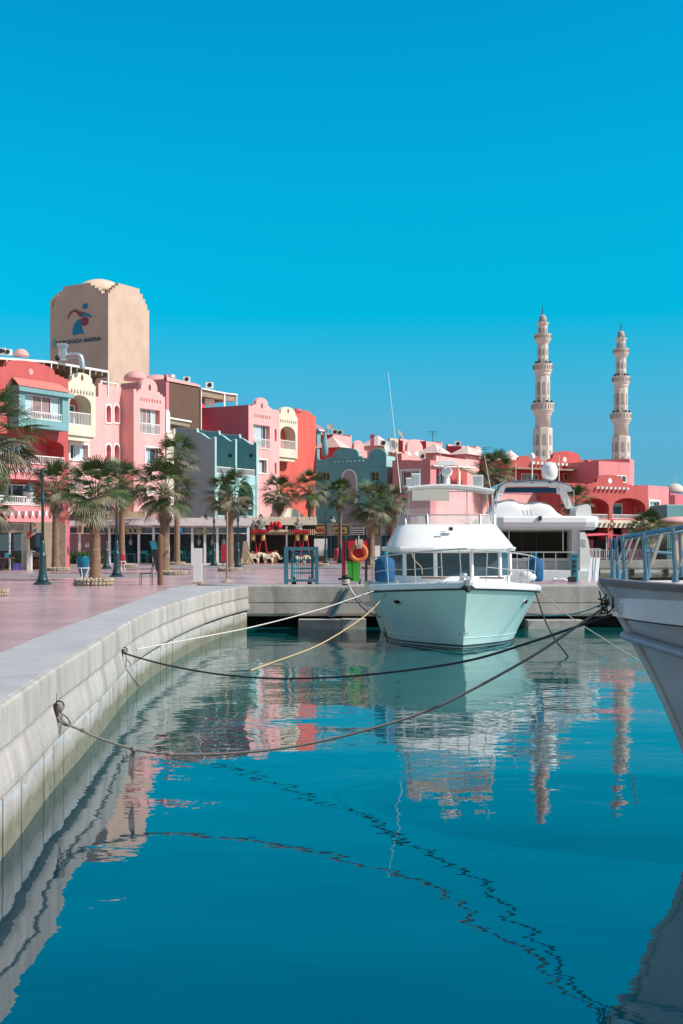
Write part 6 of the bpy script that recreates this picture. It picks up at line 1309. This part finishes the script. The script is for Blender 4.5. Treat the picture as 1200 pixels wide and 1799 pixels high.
for px in (225,364,262): 
    p = Vector((XR(px),YR+1.1,ZP)); tb = thing('table', 'small teal table behind the restaurant glass', 'table', p, 'teal tables inside the restaurant')
    MB().box(p+Vector((-.38,-.38,.74)), p+Vector((.38,.38,.79))).build('tabletop', M['paleteal'], tb)
    for x in (-.33,.33):
        for y in (-.33,.33): MB().cbox(p+Vector((x,y,.37)), (.06,.06,.74)).build('leg', M['paleteal'], tb)
for px in (221,342,366,386):
    p = Vector((XR(px+5),YR+.9,ZR(951))); tag(MB().lathe([(.02,.55),(.03,.2),(.13,.05),(.15,-.12),(.10,-.28),(.02,-.3)], p, 14).build('pendant_lamp', M['whitetrim']), 'white pendant lamp hanging behind the restaurant glass', 'lamp', 'pendant lamps in the restaurant')
tag(MB().box((XR(312.5),YR-.6,ZR(939)),(XR(322.5),YR-.52,ZR(927)),None,0).box((XR(314),YR-.62,ZR(934)),(XR(318),YR-.60,ZR(928)),None,1).box((XR(318.5),YR-.62,ZR(938)),(XR(321.5),YR-.60,ZR(932)),None,2).build('poster', [M['logoblue'], M['whitetrim'], M['purple']]), 'small blue and violet poster on the restaurant fascia', 'poster')
# ------------------------------------------------------------------ terrace restaurant at the far left
YL = 76.0; XL = lambda px: (px-CX)/FPX*YL; ZL = lambda py: ZC+(HY-py)/FPX*YL
tr_ = thing('terrace_bar', 'beige timber terrace bar with a stone fascia under the coral canopy', 'building', (XL(30),YL,ZP))
MB().box((XL(42),YL-.15,ZP),(XL(51),YL+.15,ZL(918))).build('post', M['beige'], tr_); MB().box((XL(38),YL-.05,ZP),(XL(41.5),YL+.1,ZL(937))).build('post', M['offwhite'], tr_); MB().box((XL(8),YL+1.0,ZP),(XL(10.5),YL+1.1,ZL(935))).build('post', M['whitetrim'], tr_)
MB().box((XL(-60),YL-.1,ZL(936)),(XL(41.8),YL+.2,ZL(931))).box((XL(-60),YL-.1,ZL(921)),(XL(41.8),YL+.2,ZL(918))).build('beam', M['beige'], tr_); MB().box((XL(-60),YL-.02,ZL(931)+.003),(XL(41.8),YL+.15,ZL(921)-.003)).build('stone_fascia', M['concrete'], tr_)
MB().box((XL(51.1),YL+.6,ZL(936)),(XL(90),YL+.8,ZL(917))).build('side_fascia', M['beige'], tr_)
MB().box((XL(74),YL+.5,ZP),(XL(88),YL+.7,ZL(936)-.003)).build('side_wall', M['beige'], tr_); MB().box((XL(88.2),YL+.8,ZP),(XL(110),YL+1.0,ZL(919))).build('brown_wall', M['thatch'], tr_)
MB().box((XL(90),YL+.76,ZP+.9),(XL(96),YL+.79,ZL(937))).build('doorway', M['dark'], tr_)
MB().box((XL(-60),YL+2.2,ZP),(XL(90),YL+2.3,ZL(918))).build('back_wall', M['dark'], tr_)
for a, b in ((-60,7),(11,37),(52,60),(62,73)): MB().box((XL(a),YL+1.5,ZL(968)),(XL(b),YL+1.53,ZL(938))).build('pane', M['blueglass'], tr_)
MB().box((XL(97),YL+1.6,ZP),(XL(104),YL+3,ZL(912))).build('maroon_pier', M['maroon'], tr_)
p = Vector((XL(5),YL-.25,ZL(916.5))); rs = thing('round_sign', 'round gold rimmed sign with a dark emblem at the left edge', 'sign', p)
MB().prism([(.27*math.cos(k*.3142),.27*math.sin(k*.3142)) for k in range(20)], lambda a, t, z: (p.x+a, p.y+t, p.z+z), -.05, .0).build('disc', M['gold'], rs)
MB().prism([(.19*math.cos(k*.3142),.19*math.sin(k*.3142)) for k in range(20)], lambda a, t, z: (p.x+a, p.y+t, p.z+z), -.06, -.052).build('face', M['beige'], rs); MB().prism([(.09*math.cos(k*.785),.12*math.sin(k*.785)) for k in range(8)], lambda a, t, z: (p.x+a, p.y+t, p.z+z+.02), -.07, -.062).build('emblem', M['letterblue'], rs)
ts = thing('tilted_sign', 'tilted orange and white shop sign hanging beside the first street lamp', 'sign', (XL(60),YL-.5,ZL(938)))
MB().prism([(XL(51),ZL(947)),(XL(61),ZL(941)),(XL(60),ZL(929)),(XL(51.5),ZL(937))], lambda a, t, z: (a, YL-.5+t, z), 0, .06).build('orange_panel', M['orange'], ts); MB().prism([(XL(61.3),ZL(940.5)),(XL(70),ZL(934.5)),(XL(68.5),ZL(926)),(XL(60.5),ZL(930))], lambda a, t, z: (a, YL-.5+t, z), 0, .06).build('white_panel', M['whitetrim'], ts)
lt = MB()
for k in range(3): x = 53+k*2.6; lt.prism([(XL(x),ZL(942.5-k*1.6)),(XL(x+1.1),ZL(942-k*1.6)),(XL(x+1.1),ZL(935-k*2)),(XL(x),ZL(935.5-k*2))], lambda a, t, z: (a, YL-.52+t, z), 0, .01)
lt.build('lettering', M['wood'], ts); l2 = MB()
for k in range(3): x = 62.5+k*2.3; l2.prism([(XL(x),ZL(937-k*1.2)),(XL(x+1.2),ZL(936.6-k*1.2)),(XL(x+1.2),ZL(930-k*1)),(XL(x),ZL(930.5-k*1))], lambda a, t, z: (a, YL-.52+t, z), 0, .01)
l2.build('lettering', M['letterblue'], ts); MB().prism([(XL(59),ZL(919)),(XL(60.5),ZL(918)),(XL(66),ZL(923)),(XL(64.5),ZL(924.5))], lambda a, t, z: (a, YL-.45+t, z), 0, .05).build('bracket', M['wood'], ts)
p = gp(52,1001); lc = thing('lectern', 'white menu lectern with a sloping top beside the terrace post', 'lectern', p)
MB().box(p+Vector((-.14,-.12,0)), p+Vector((.14,.12,1.1))).build('stand', M['whitetrim'], lc); MB().prism([(-.26,1.22),(.30,1.08),(.30,1.12),(-.26,1.26)], lambda a, t, z: (p.x+a, p.y+t, p.z+z), -.18, .18).build('top', M['whitetrim'], lc)
p = gp(65,1000); brl = thing('barrel_table', 'wooden barrel lying beside the white menu lectern', 'barrel', p)
MB().grid([[p+Vector((.30*math.cos(a)*k, y, .31+.30*math.sin(a)*k)) for a in [2*math.pi*j/16 for j in range(16)]] for y, k in ((-.4,.01),(-.4,.85),(0,1.02),(.4,.85),(.4,.01))], True, 0, True).build('body', M['wood'], brl)
tag(MB().ball(p+Vector((-.05,.5,.9)), (.36,.3,.2)).ball(p+Vector((.3,.6,.85)), (.3,.3,.25)).build('cushion', M['awning']), 'mauve grey cushions piled behind the barrel', 'cushion')
p = gp(89,998); ms = thing('menu_stand', 'white menu stand with a pale blue face before the brown wall', 'menu stand', p)
MB().box(p+Vector((-.26,-.05,.28)), p+Vector((.26,.0,1.32))).build('panel', M['whitetrim'], ms); MB().box(p+Vector((-.17,-.065,.36)), p+Vector((.2,-.055,1.24))).build('face', M['paleteal'], ms)
for x in (-.22,.22): MB().box(p+Vector((x-.04,-.04,0)), p+Vector((x+.04,.04,.28))).build('leg', M['whitetrim'], ms)
def planted(px, py, m_, wd, h, lab, n=26, L=.6):
    p = gp(px, py); t = thing('potted_plant', lab, 'potted plant', p); MB().prism([(-wd*.45,0),(wd*.45,0),(wd*.5,h),(-wd*.5,h)], lambda a, t_, z: (p.x+a, p.y+t_, p.z+z), -wd/2, wd/2).build('pot', M[m_], t); rg = random.Random(int(px)); mb = MB()
    for k in range(n):
        a = k*2.4; e = rg.uniform(.35,1.45); d = Vector((math.cos(a)*math.cos(e), math.sin(a)*math.cos(e), math.sin(e))); s_ = d.cross(Vector((0,0,1))).normalized()*.035; q = p+Vector((0,0,h)); ll = L*rg.uniform(.7,1.3)
        mb.add([q-s_*.4, q+s_*.4, q+d*ll*.6+s_, q+d*ll*.6-s_, q+d*ll+Vector((0,0,-.12*ll))], [(0,1,2,3),(3,2,4)])
    mb.build('leaves', M['frond'], t)
planted(31, 1001.5, 'purple', .44, .42, 'spiky plant in a square violet pot by the terrace post', 30, .75); planted(109, 993, 'turq', .36, .34, 'pale spiky plant in a small turquoise pot left of the hedge', 26, .55)
for k, px in enumerate((2,9,17)): chair(gp(px,1002), 1.57+k*.4, M['redpot'] if k == 0 else M['iron'], ('dark red chair at the terrace, cut by the left edge','black chair at the terrace left of the violet pot','black chair turned sideways right beside the violet pot')[k], None, 1.05)
p = gp(12,1003); tb = thing('table', 'dark terrace table among the black chairs at left', 'table', p); MB().box(p+Vector((-.4,-.3,.72)), p+Vector((.4,.3,.77))).build('tabletop', M['wood'], tb)
for x in (-.33,.33): MB().tube([p+Vector((x,0,0)), p+Vector((x,0,.72))], .03, 6).build('leg', M['iron'], tb)
tag(MB().box(p+Vector((-.1,-.1,.78)), p+Vector((.08,.1,1.05))).build('napkin_box', M['turq']), 'turquoise box standing on the dark terrace table', 'box')
# ------------------------------------------------------------------ souvenir shop with red carved stands
YS = 100.0; XS = lambda px: (px-CX)/FPX*YS; ZS = lambda py: ZC+(HY-py)/FPX*YS
ss = thing('souvenir_shop', 'dark open souvenir shop with a fringed canopy and cream battlements', 'shop', (XS(495),YS,ZP))
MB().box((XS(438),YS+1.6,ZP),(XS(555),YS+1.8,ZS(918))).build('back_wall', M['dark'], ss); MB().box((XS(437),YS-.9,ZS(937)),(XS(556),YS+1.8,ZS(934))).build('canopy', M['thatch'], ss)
fr2 = MB()
for k in range(38): x = XS(421)+k*(XS(556)-XS(421))/38; fr2.box((x,YS-.95,ZS(940)),(x+.08,YS-.91,ZS(930)))
fr2.build('fringe', M['beige'], ss)
MB().box((XS(440),YS+1.2,ZS(922)),(XS(556),YS+1.6,ZS(913))).build('parapet', M['cream'], ss)
bt = MB()
for k in range(36): x = XS(441)+k*.146*1.0; bt.prism([(x,ZS(912.9)),(x+.09,ZS(912.9)),(x+.09,ZS(908.5)),(x+.045,ZS(907)),(x,ZS(908.5))], lambda a, t, z: (a, YS+t, z), 1.25, 1.45)
bt.build('battlement', M['cream'], ss)
Fg = Fr(496, 101.9, 40); MB().prism([(Fg.s(496),Fg.z(911,1)),(Fg.s(540),Fg.z(911,1)),(Fg.s(519),Fg.z(893,1)),(Fg.s(506),Fg.z(893,1))], Fg, 0, -.3).build('gable', M['cream'], ss)
MB().box((XS(437),YS-.2,ZP),(XS(439),YS,ZS(937))).box((XS(503),YS-.9,ZP),(XS(506),YS-.8,ZS(925))).build('post', M['whitetrim'], ss)
def redstand(px0, px1, lab, legs):
    p = Vector((XS((px0+px1)/2),YS-1.2,ZP)); t = thing('carved_stand', lab, 'carved stand', p, 'red lacquered carved stands'); z1 = ZS(936)
    MB().box((XS(px0),YS-1.6,z1),(XS(px1),YS-.7,z1+.2)).build('shelf', M['redpaint'], t)
    for px in legs: 
        MB().tube([(XS(px)-.06,YS-1.2,z1),(XS(px)-.3,YS-1.2,ZS(965)),(XS(px)-.42,YS-1.2,ZP)], [.06,.05,.06], 6).build('leg', M['redpaint'], t); MB().tube([(XS(px)+.06,YS-1.2,z1),(XS(px)+.25,YS-1.2,ZS(965)),(XS(px)+.32,YS-1.2,ZP)], [.06,.05,.06], 6).build('leg', M['redpaint'], t)
        MB().ball((XS(px),YS-1.35,ZS(944)), (.17,.12,.30), 12, 8).tube([(XS(px),YS-1.48,ZS(945)),(XS(px),YS-1.46,ZS(948))], .03, 5).build('mask', M['gold'], t)
redstand(440, 457, 'wide red carved stand with a gold mask under the stone statues', (447,)); redstand(458.5, 471, 'narrow red carved stand with a gold mask beside the wide one', (464,)); redstand(515, 533, 'red carved stand with a gold mask left of the shaggy palm', (524,)); redstand(534, 545, 'red carved stand half behind the shaggy palm trunk', (538,))
def statue(px, py, h, lab, dark=False):
    p = Vector((XS(px),YS-1.15,ZS(py))); t = thing('statue', lab, 'statue', p); k = h/1.1
    MB().lathe([(.34*k,0),(.36*k,.12*k),(.26*k,.3*k),(.24*k,.5*k),(.28*k,.68*k),(.16*k,.78*k),(.08*k,.82*k)], p, 14, True, 0, 0, 1, .7).build('body', M['statue'], t); MB().ball(p+Vector((0,-.02,.95*k)), (.15*k,.16*k,.19*k), 12, 8).ball(p+Vector((0,-.17*k,.94*k)), (.03*k,.04*k,.05*k), 6, 4).ball(p+Vector((0,.02,1.08*k)), (.12*k,.12*k,.1*k), 10, 6).build('head', M['iron'] if dark else M['statue'], t)
    for s_ in (-1,1): MB().tube([p+Vector((s_*.27*k,0,.66*k)), p+Vector((s_*.36*k,-.1*k,.42*k)), p+Vector((s_*.12*k,-.22*k,.3*k))], [.07*k,.06*k,.05*k], 8).build('arm', M['statue'], t)
statue(460, 932, 1.2, 'dark headed carved statue on the red stand left of the slender palm', True); statue(525, 932, 1.0, 'grey seated stone statue on the red stand beside the shaggy palm'); statue(448, 932, .8, 'small grey carved statue left of the dark headed one')
bh = MB(); rng = random.Random(6)
for k in range(16): bh.ball((XS(474+k*2.2),YS-1.05,ZS(933.5+rng.uniform(-1,1))), (.10,.1,.10), 8, 5)
tag(bh.build('carved_heads', M['elephant']), 'row of pale carved wooden heads on the shop canopy edge', 'carving'); bpy.data.objects['carved_heads'].name = 'carving_row'
fl = MB()
for k in range(9): a = k*.7; fl.ball((XS(484)+.45*math.cos(a),YS-1.1+.1*math.sin(a),ZS(925)+.25*math.sin(a*1.7)), (.16,.12,.2), 8, 5)
tag(fl.build('red_flowers', M['redpaint']), 'bunch of big red paper flowers above the souvenir shop', 'flowers')
def elephant(px, py, k, lab, face=1):
    p = gp(px, py); t = thing('elephant_carving', lab, 'carving', p, 'white gilded elephant carvings'); f = face
    V_ = [(-.42,0,.62),(-.2,0,.70),(.15,0,.70),(.42,0,.80),(.60,0,.78),(.70,0,.60),(.78,0,.42),(.92,0,.40),(1.0,0,.55), (-.38,.17,.30),(-.38,.17,.02),(-.38,-.17,.30),(-.38,-.17,.02),(.2,.17,.30),(.2,.17,.02),(.2,-.17,.30),(.2,-.17,.02),(-.56,0,.42)]
    E_ = [(0,1),(1,2),(2,3),(3,4),(4,5),(5,6),(6,7),(7,8),(0,9),(9,10),(0,11),(11,12),(2,13),(13,14),(2,15),(15,16),(0,17)]; Rr = [.26,.30,.28,.20,.17,.10,.075,.06,.05]+[.11,.10]*4+[.03]
    me = bpy.data.meshes.new('body'); me.from_pydata([(f*x*k, y*k, z*k) for x, y, z in V_], E_, []); o = bpy.data.objects.new('body', me); C.objects.link(o); o.parent = t; me.materials.append(M['elephant'])
    sk = o.modifiers.new('skin', 'SKIN'); sk.use_smooth_shade = True
    for v, r_ in zip(me.skin_vertices[0].data, Rr): v.radius = (r_*k, r_*k)
    me.skin_vertices[0].data[1].use_root = True; o.modifiers.new('sub', 'SUBSURF').levels = 1; o.modifiers['sub'].render_levels = 1
    for s_ in (-1,1):
        q = p+Vector((f*.40*k, s_*.17*k, .80*k)); MB().grid([[q+Vector((f*(-.16*j/3)*k, s_*(.03+.10*j/3)*k, (.08-.34*i/4)*k*(1-.15*abs(j-1.5)))) for j in range(4)] for i in range(5)], True).build('ear', M['elephant'], t)
        MB().tube([p+Vector((f*.66*k,s_*.09*k,.62*k)), p+Vector((f*.84*k,s_*.12*k,.60*k)), p+Vector((f*.92*k,s_*.12*k,.68*k))], [.035*k,.025*k,.01*k], 6).build('tusk', M['whitetrim'], t)
    MB().box(p+Vector((-.28*k,-.26*k,.90*k)), p+Vector((.2*k,.26*k,1.0*k))).build('saddle_cloth', M['redpaint'], t)
elephant(449, 991, .95, 'white gilded elephant carving nearer the leaning wooden planks'); elephant(474, 991, .95, 'white gilded elephant carving left of the slender palm')
elephant(531, 994, .8, 'white gilded elephant carving seen through the blue rack grid')
p = gp(433,992); tag(MB().prism([(-.45,0),(.42,.0),(.02,1.75),(-.28,1.75)], lambda a, t_, z: (p.x+a, p.y+.4+t_*1.0+z*.1, p.z+z), 0, .06).build('leaning_board', M['thatch']), 'brown wooden board leaning among the souvenir carvings', 'board')
p = gp(430,992); tag(MB().tube([p+Vector((0,0,0)), p+Vector((.6,.0,.0+1.0))], .035, 6).tube([p+Vector((.75,0,0)), p+Vector((.2,0,1.0))], .035, 6).box(p+Vector((-.3,.1,.05)), p+Vector((.2,.5,.45))).build('trestle', M['beige']), 'pale wooden trestle beside the leaning brown board', 'trestle')
tag(MB().box((XS(482),YS-.6,ZP),(XS(488),YS-.4,ZP+1.0)).build('crate', M['gold']), 'gold brown crate behind the elephant carvings', 'crate')
# ------------------------------------------------------------------ shop fronts under the teal house
def shopsign(pa, pb_, y0, y1, m_, lab, bars, bm_, horiz=False):
    Fs = S12; a, b = Fs.s(pa), Fs.s(pb_); z0, z1 = Fs.z(y1,(a+b)/2), Fs.z(y0,(a+b)/2); q = Fs(a, 1.2, z0); t = thing('shop_sign', lab, 'sign', q, 'lit strip signs over the shops')
    MB().box((a,1.2,z0),(b,1.32,z1),Fs).build('panel', M[m_], t); mb = MB(); rg = random.Random(int(pa))
    if horiz:
        for k in range(bars): z = z0+(z1-z0)*(k+.3)/bars; mb.box((a+.06,1.322,z),(b-.06,1.34,z+.45*(z1-z0)/bars),Fs)
    else:
        x = a+.12
        while x < b-.2: w_ = rg.uniform(.05,.14); h = rg.uniform(.35,.62)*(z1-z0); mb.box((x,1.322,z0+.2*(z1-z0)),(x+w_,1.34,z0+.2*(z1-z0)+h),Fs); x += w_+rg.uniform(.04,.1)
    mb.build('lettering', M[bm_], t)
    MB().box((a-.08,1.18,z0-.08),(b+.08,1.2-.003,z1+.08),Fs).build('frame', M['dark'], t)
sf_ = thing('small_shops', 'dark glazed shop fronts under the teal house', 'shop', S12(S12.s(620),.6,ZP))
MB().box((S12.s(556),.01,S12.z(941,-3)),(S12.s(686),1.15,S12.z(921,-3)),S12).build('fascia', M['concrete'], sf_); MB().box((S12.s(556),.4,ZP),(S12.s(655),.5,S12.z(941,-3)-.003),S12).build('glazing', M['glass'], sf_); MB().box((S12.s(656),.4,ZP+.6),(S12.s(676),.52,S12.z(941,-3)-.003),S12).build('shutter', M['awning'], sf_)
MB().box((S12.s(556),.01,S12.z(922,-3)),(S12.s(686),1.3,S12.z(920,-3)),S12).build('cornice', M['beige'], sf_)
for px in (557,575,588,602,618,632,645,656,677): MB().box((S12.s(px)-.06,.5,ZP),(S12.s(px)+.06,.62,S12.z(941,-3)-.01),S12).build('mullion', M['steelblue'], sf_)
shopsign(559,584,925,938,'yellow','yellow shop sign with red figures left of the lattice arch palm',5,'sign_red'); shopsign(600,622,926,938,'yellow','yellow shop sign with dark lettering below the lattice arch',5,'dark'); shopsign(630,652,924,940,'whitetrim','white striped shop sign above the life ring board',4,'dark',True); shopsign(658,676,926,939,'yellow','yellow striped shop sign at the corner of the teal house',3,'dark',True)
p = gp(563,989); wb = thing('white_board', 'big pale white board on a low trolley right of the blue rack', 'board', p); MB().box(p+Vector((-.5,0,.55)), p+Vector((.55,.08,1.95))).build('panel', M['whitetrim'], wb); MB().box(p+Vector((-.45,-.2,.1)), p+Vector((.5,.4,.5))).build('trolley', M['wood'], wb)
p = gp(592,988); rb_ = thing('waste_bin', 'small red waste bin between the lamp and the lattice palm', 'bin', p); MB().lathe([(.2,.3),(.24,.4),(.25,1.0),(.2,1.1),(.05,1.2)], p, 16).build('body', M['redpot'], rb_)
for x in (-.17,.17): MB().tube([p+Vector((x,0,0)), p+Vector((x,0,.42))], .03, 6).build('leg', M['iron'], rb_)
p = gp(660,990); tag(MB().box(p+Vector((-.05,0,.3)), p+Vector((.35,.2,1.4))).box(p+Vector((.1,-.1,0)), p+Vector((.5,.3,.3))).build('info_box', M['whitetrim']), 'white box and paper bag between the red board and the yacht fender', 'box')
# stone rubble pillar strip by the teal house corner
q = Vector(F12(F12.s(700),-.4,ZP)); 
F20 = Fr(694, 114.5); tag(MB().box((0,-3,ZP),(F20.s(757),0,F20.z(915,0)),F20).build('stone_house_wall', M['stonerim']), 'rough stone ground floor wall right of the teal house', 'wall')
# ------------------------------------------------------------------ right bank: awning, planters, tables
p = Vector((at(1068,0,118.0).x,118.0,ZP)); Xr = lambda px: (px-CX)/FPX*118.0; Zr = lambda py: ZC+(HY-py)/FPX*118.0
aw_ = thing('awning', 'flat pink cloth awning on white posts in front of the red house', 'awning', p)
MB().grid([[Vector((Xr(1028),117.9,Zr(942))),Vector((Xr(1068),117.8,Zr(940))),Vector((Xr(1108),117.9,Zr(944)))],[Vector((Xr(1030),121,Zr(938))),Vector((Xr(1068),121,Zr(936))),Vector((Xr(1106),121,Zr(940)))]], False).box((Xr(1082),117.85,Zr(948)),(Xr(1100),117.95,Zr(942))).build('cloth', M['pinkcloth'], aw_)
for px in (1029,1066,1107): MB().tube([(Xr(px),118.1,ZP),(Xr(px),118.1,Zr(942))], .05, 6).build('post', M['whitetrim'], aw_)
for px, m_, lab in ((1040,'maroon','maroon draped stall cloth left under the pink awning'),(1060,'dark','dark stall counter under the middle of the pink awning'),(1092,'dark','dark stall counter right under the pink awning')):
    q = Vector((Xr(px),119.5,ZP)); tag(MB().box(q+Vector((-.8,-.3,0)), q+Vector((.8,.3,1.1))).box(q+Vector((-.6,.0,1.1)), q+Vector((.6,.25,1.9))).build('stall_counter', M[m_]), lab, 'stall')
q = Vector((Xr(1136.5),118.0,ZP)); tag(MB().lathe([(.2,0),(.28,.15),(.36,.6),(.32,1.0),(.22,1.15),(.28,1.25)], q, 18).build('tall_pot', M['bluepot']), 'dark blue urn at the left of the arched gateway', 'pot')
for k, px in enumerate((1003,1058,1118)):
    q = Vector((Xr(px),118.2,ZP)); b_ = thing('fence', ('white rail fence panel behind the second yacht','white rail fence panel under the pink awning','low white rail fence panel left of the gateway')[k], 'fence', q, 'white rail fence panels on the far quay'); MB().box(q+Vector((-1.2,0,.9)), q+Vector((1.2,.06,.98))).box(q+Vector((-1.2,0,.12)), q+Vector((1.2,.06,.18))).build('rail', M['whitetrim'], b_)
    bb_ = MB()
    for j in range(14): bb_.box(q+Vector((-1.18+j*.18,.01,.18)), q+Vector((-1.13+j*.18,.05,.9)))
    bb_.build('baluster_row', M['whitetrim'], b_)
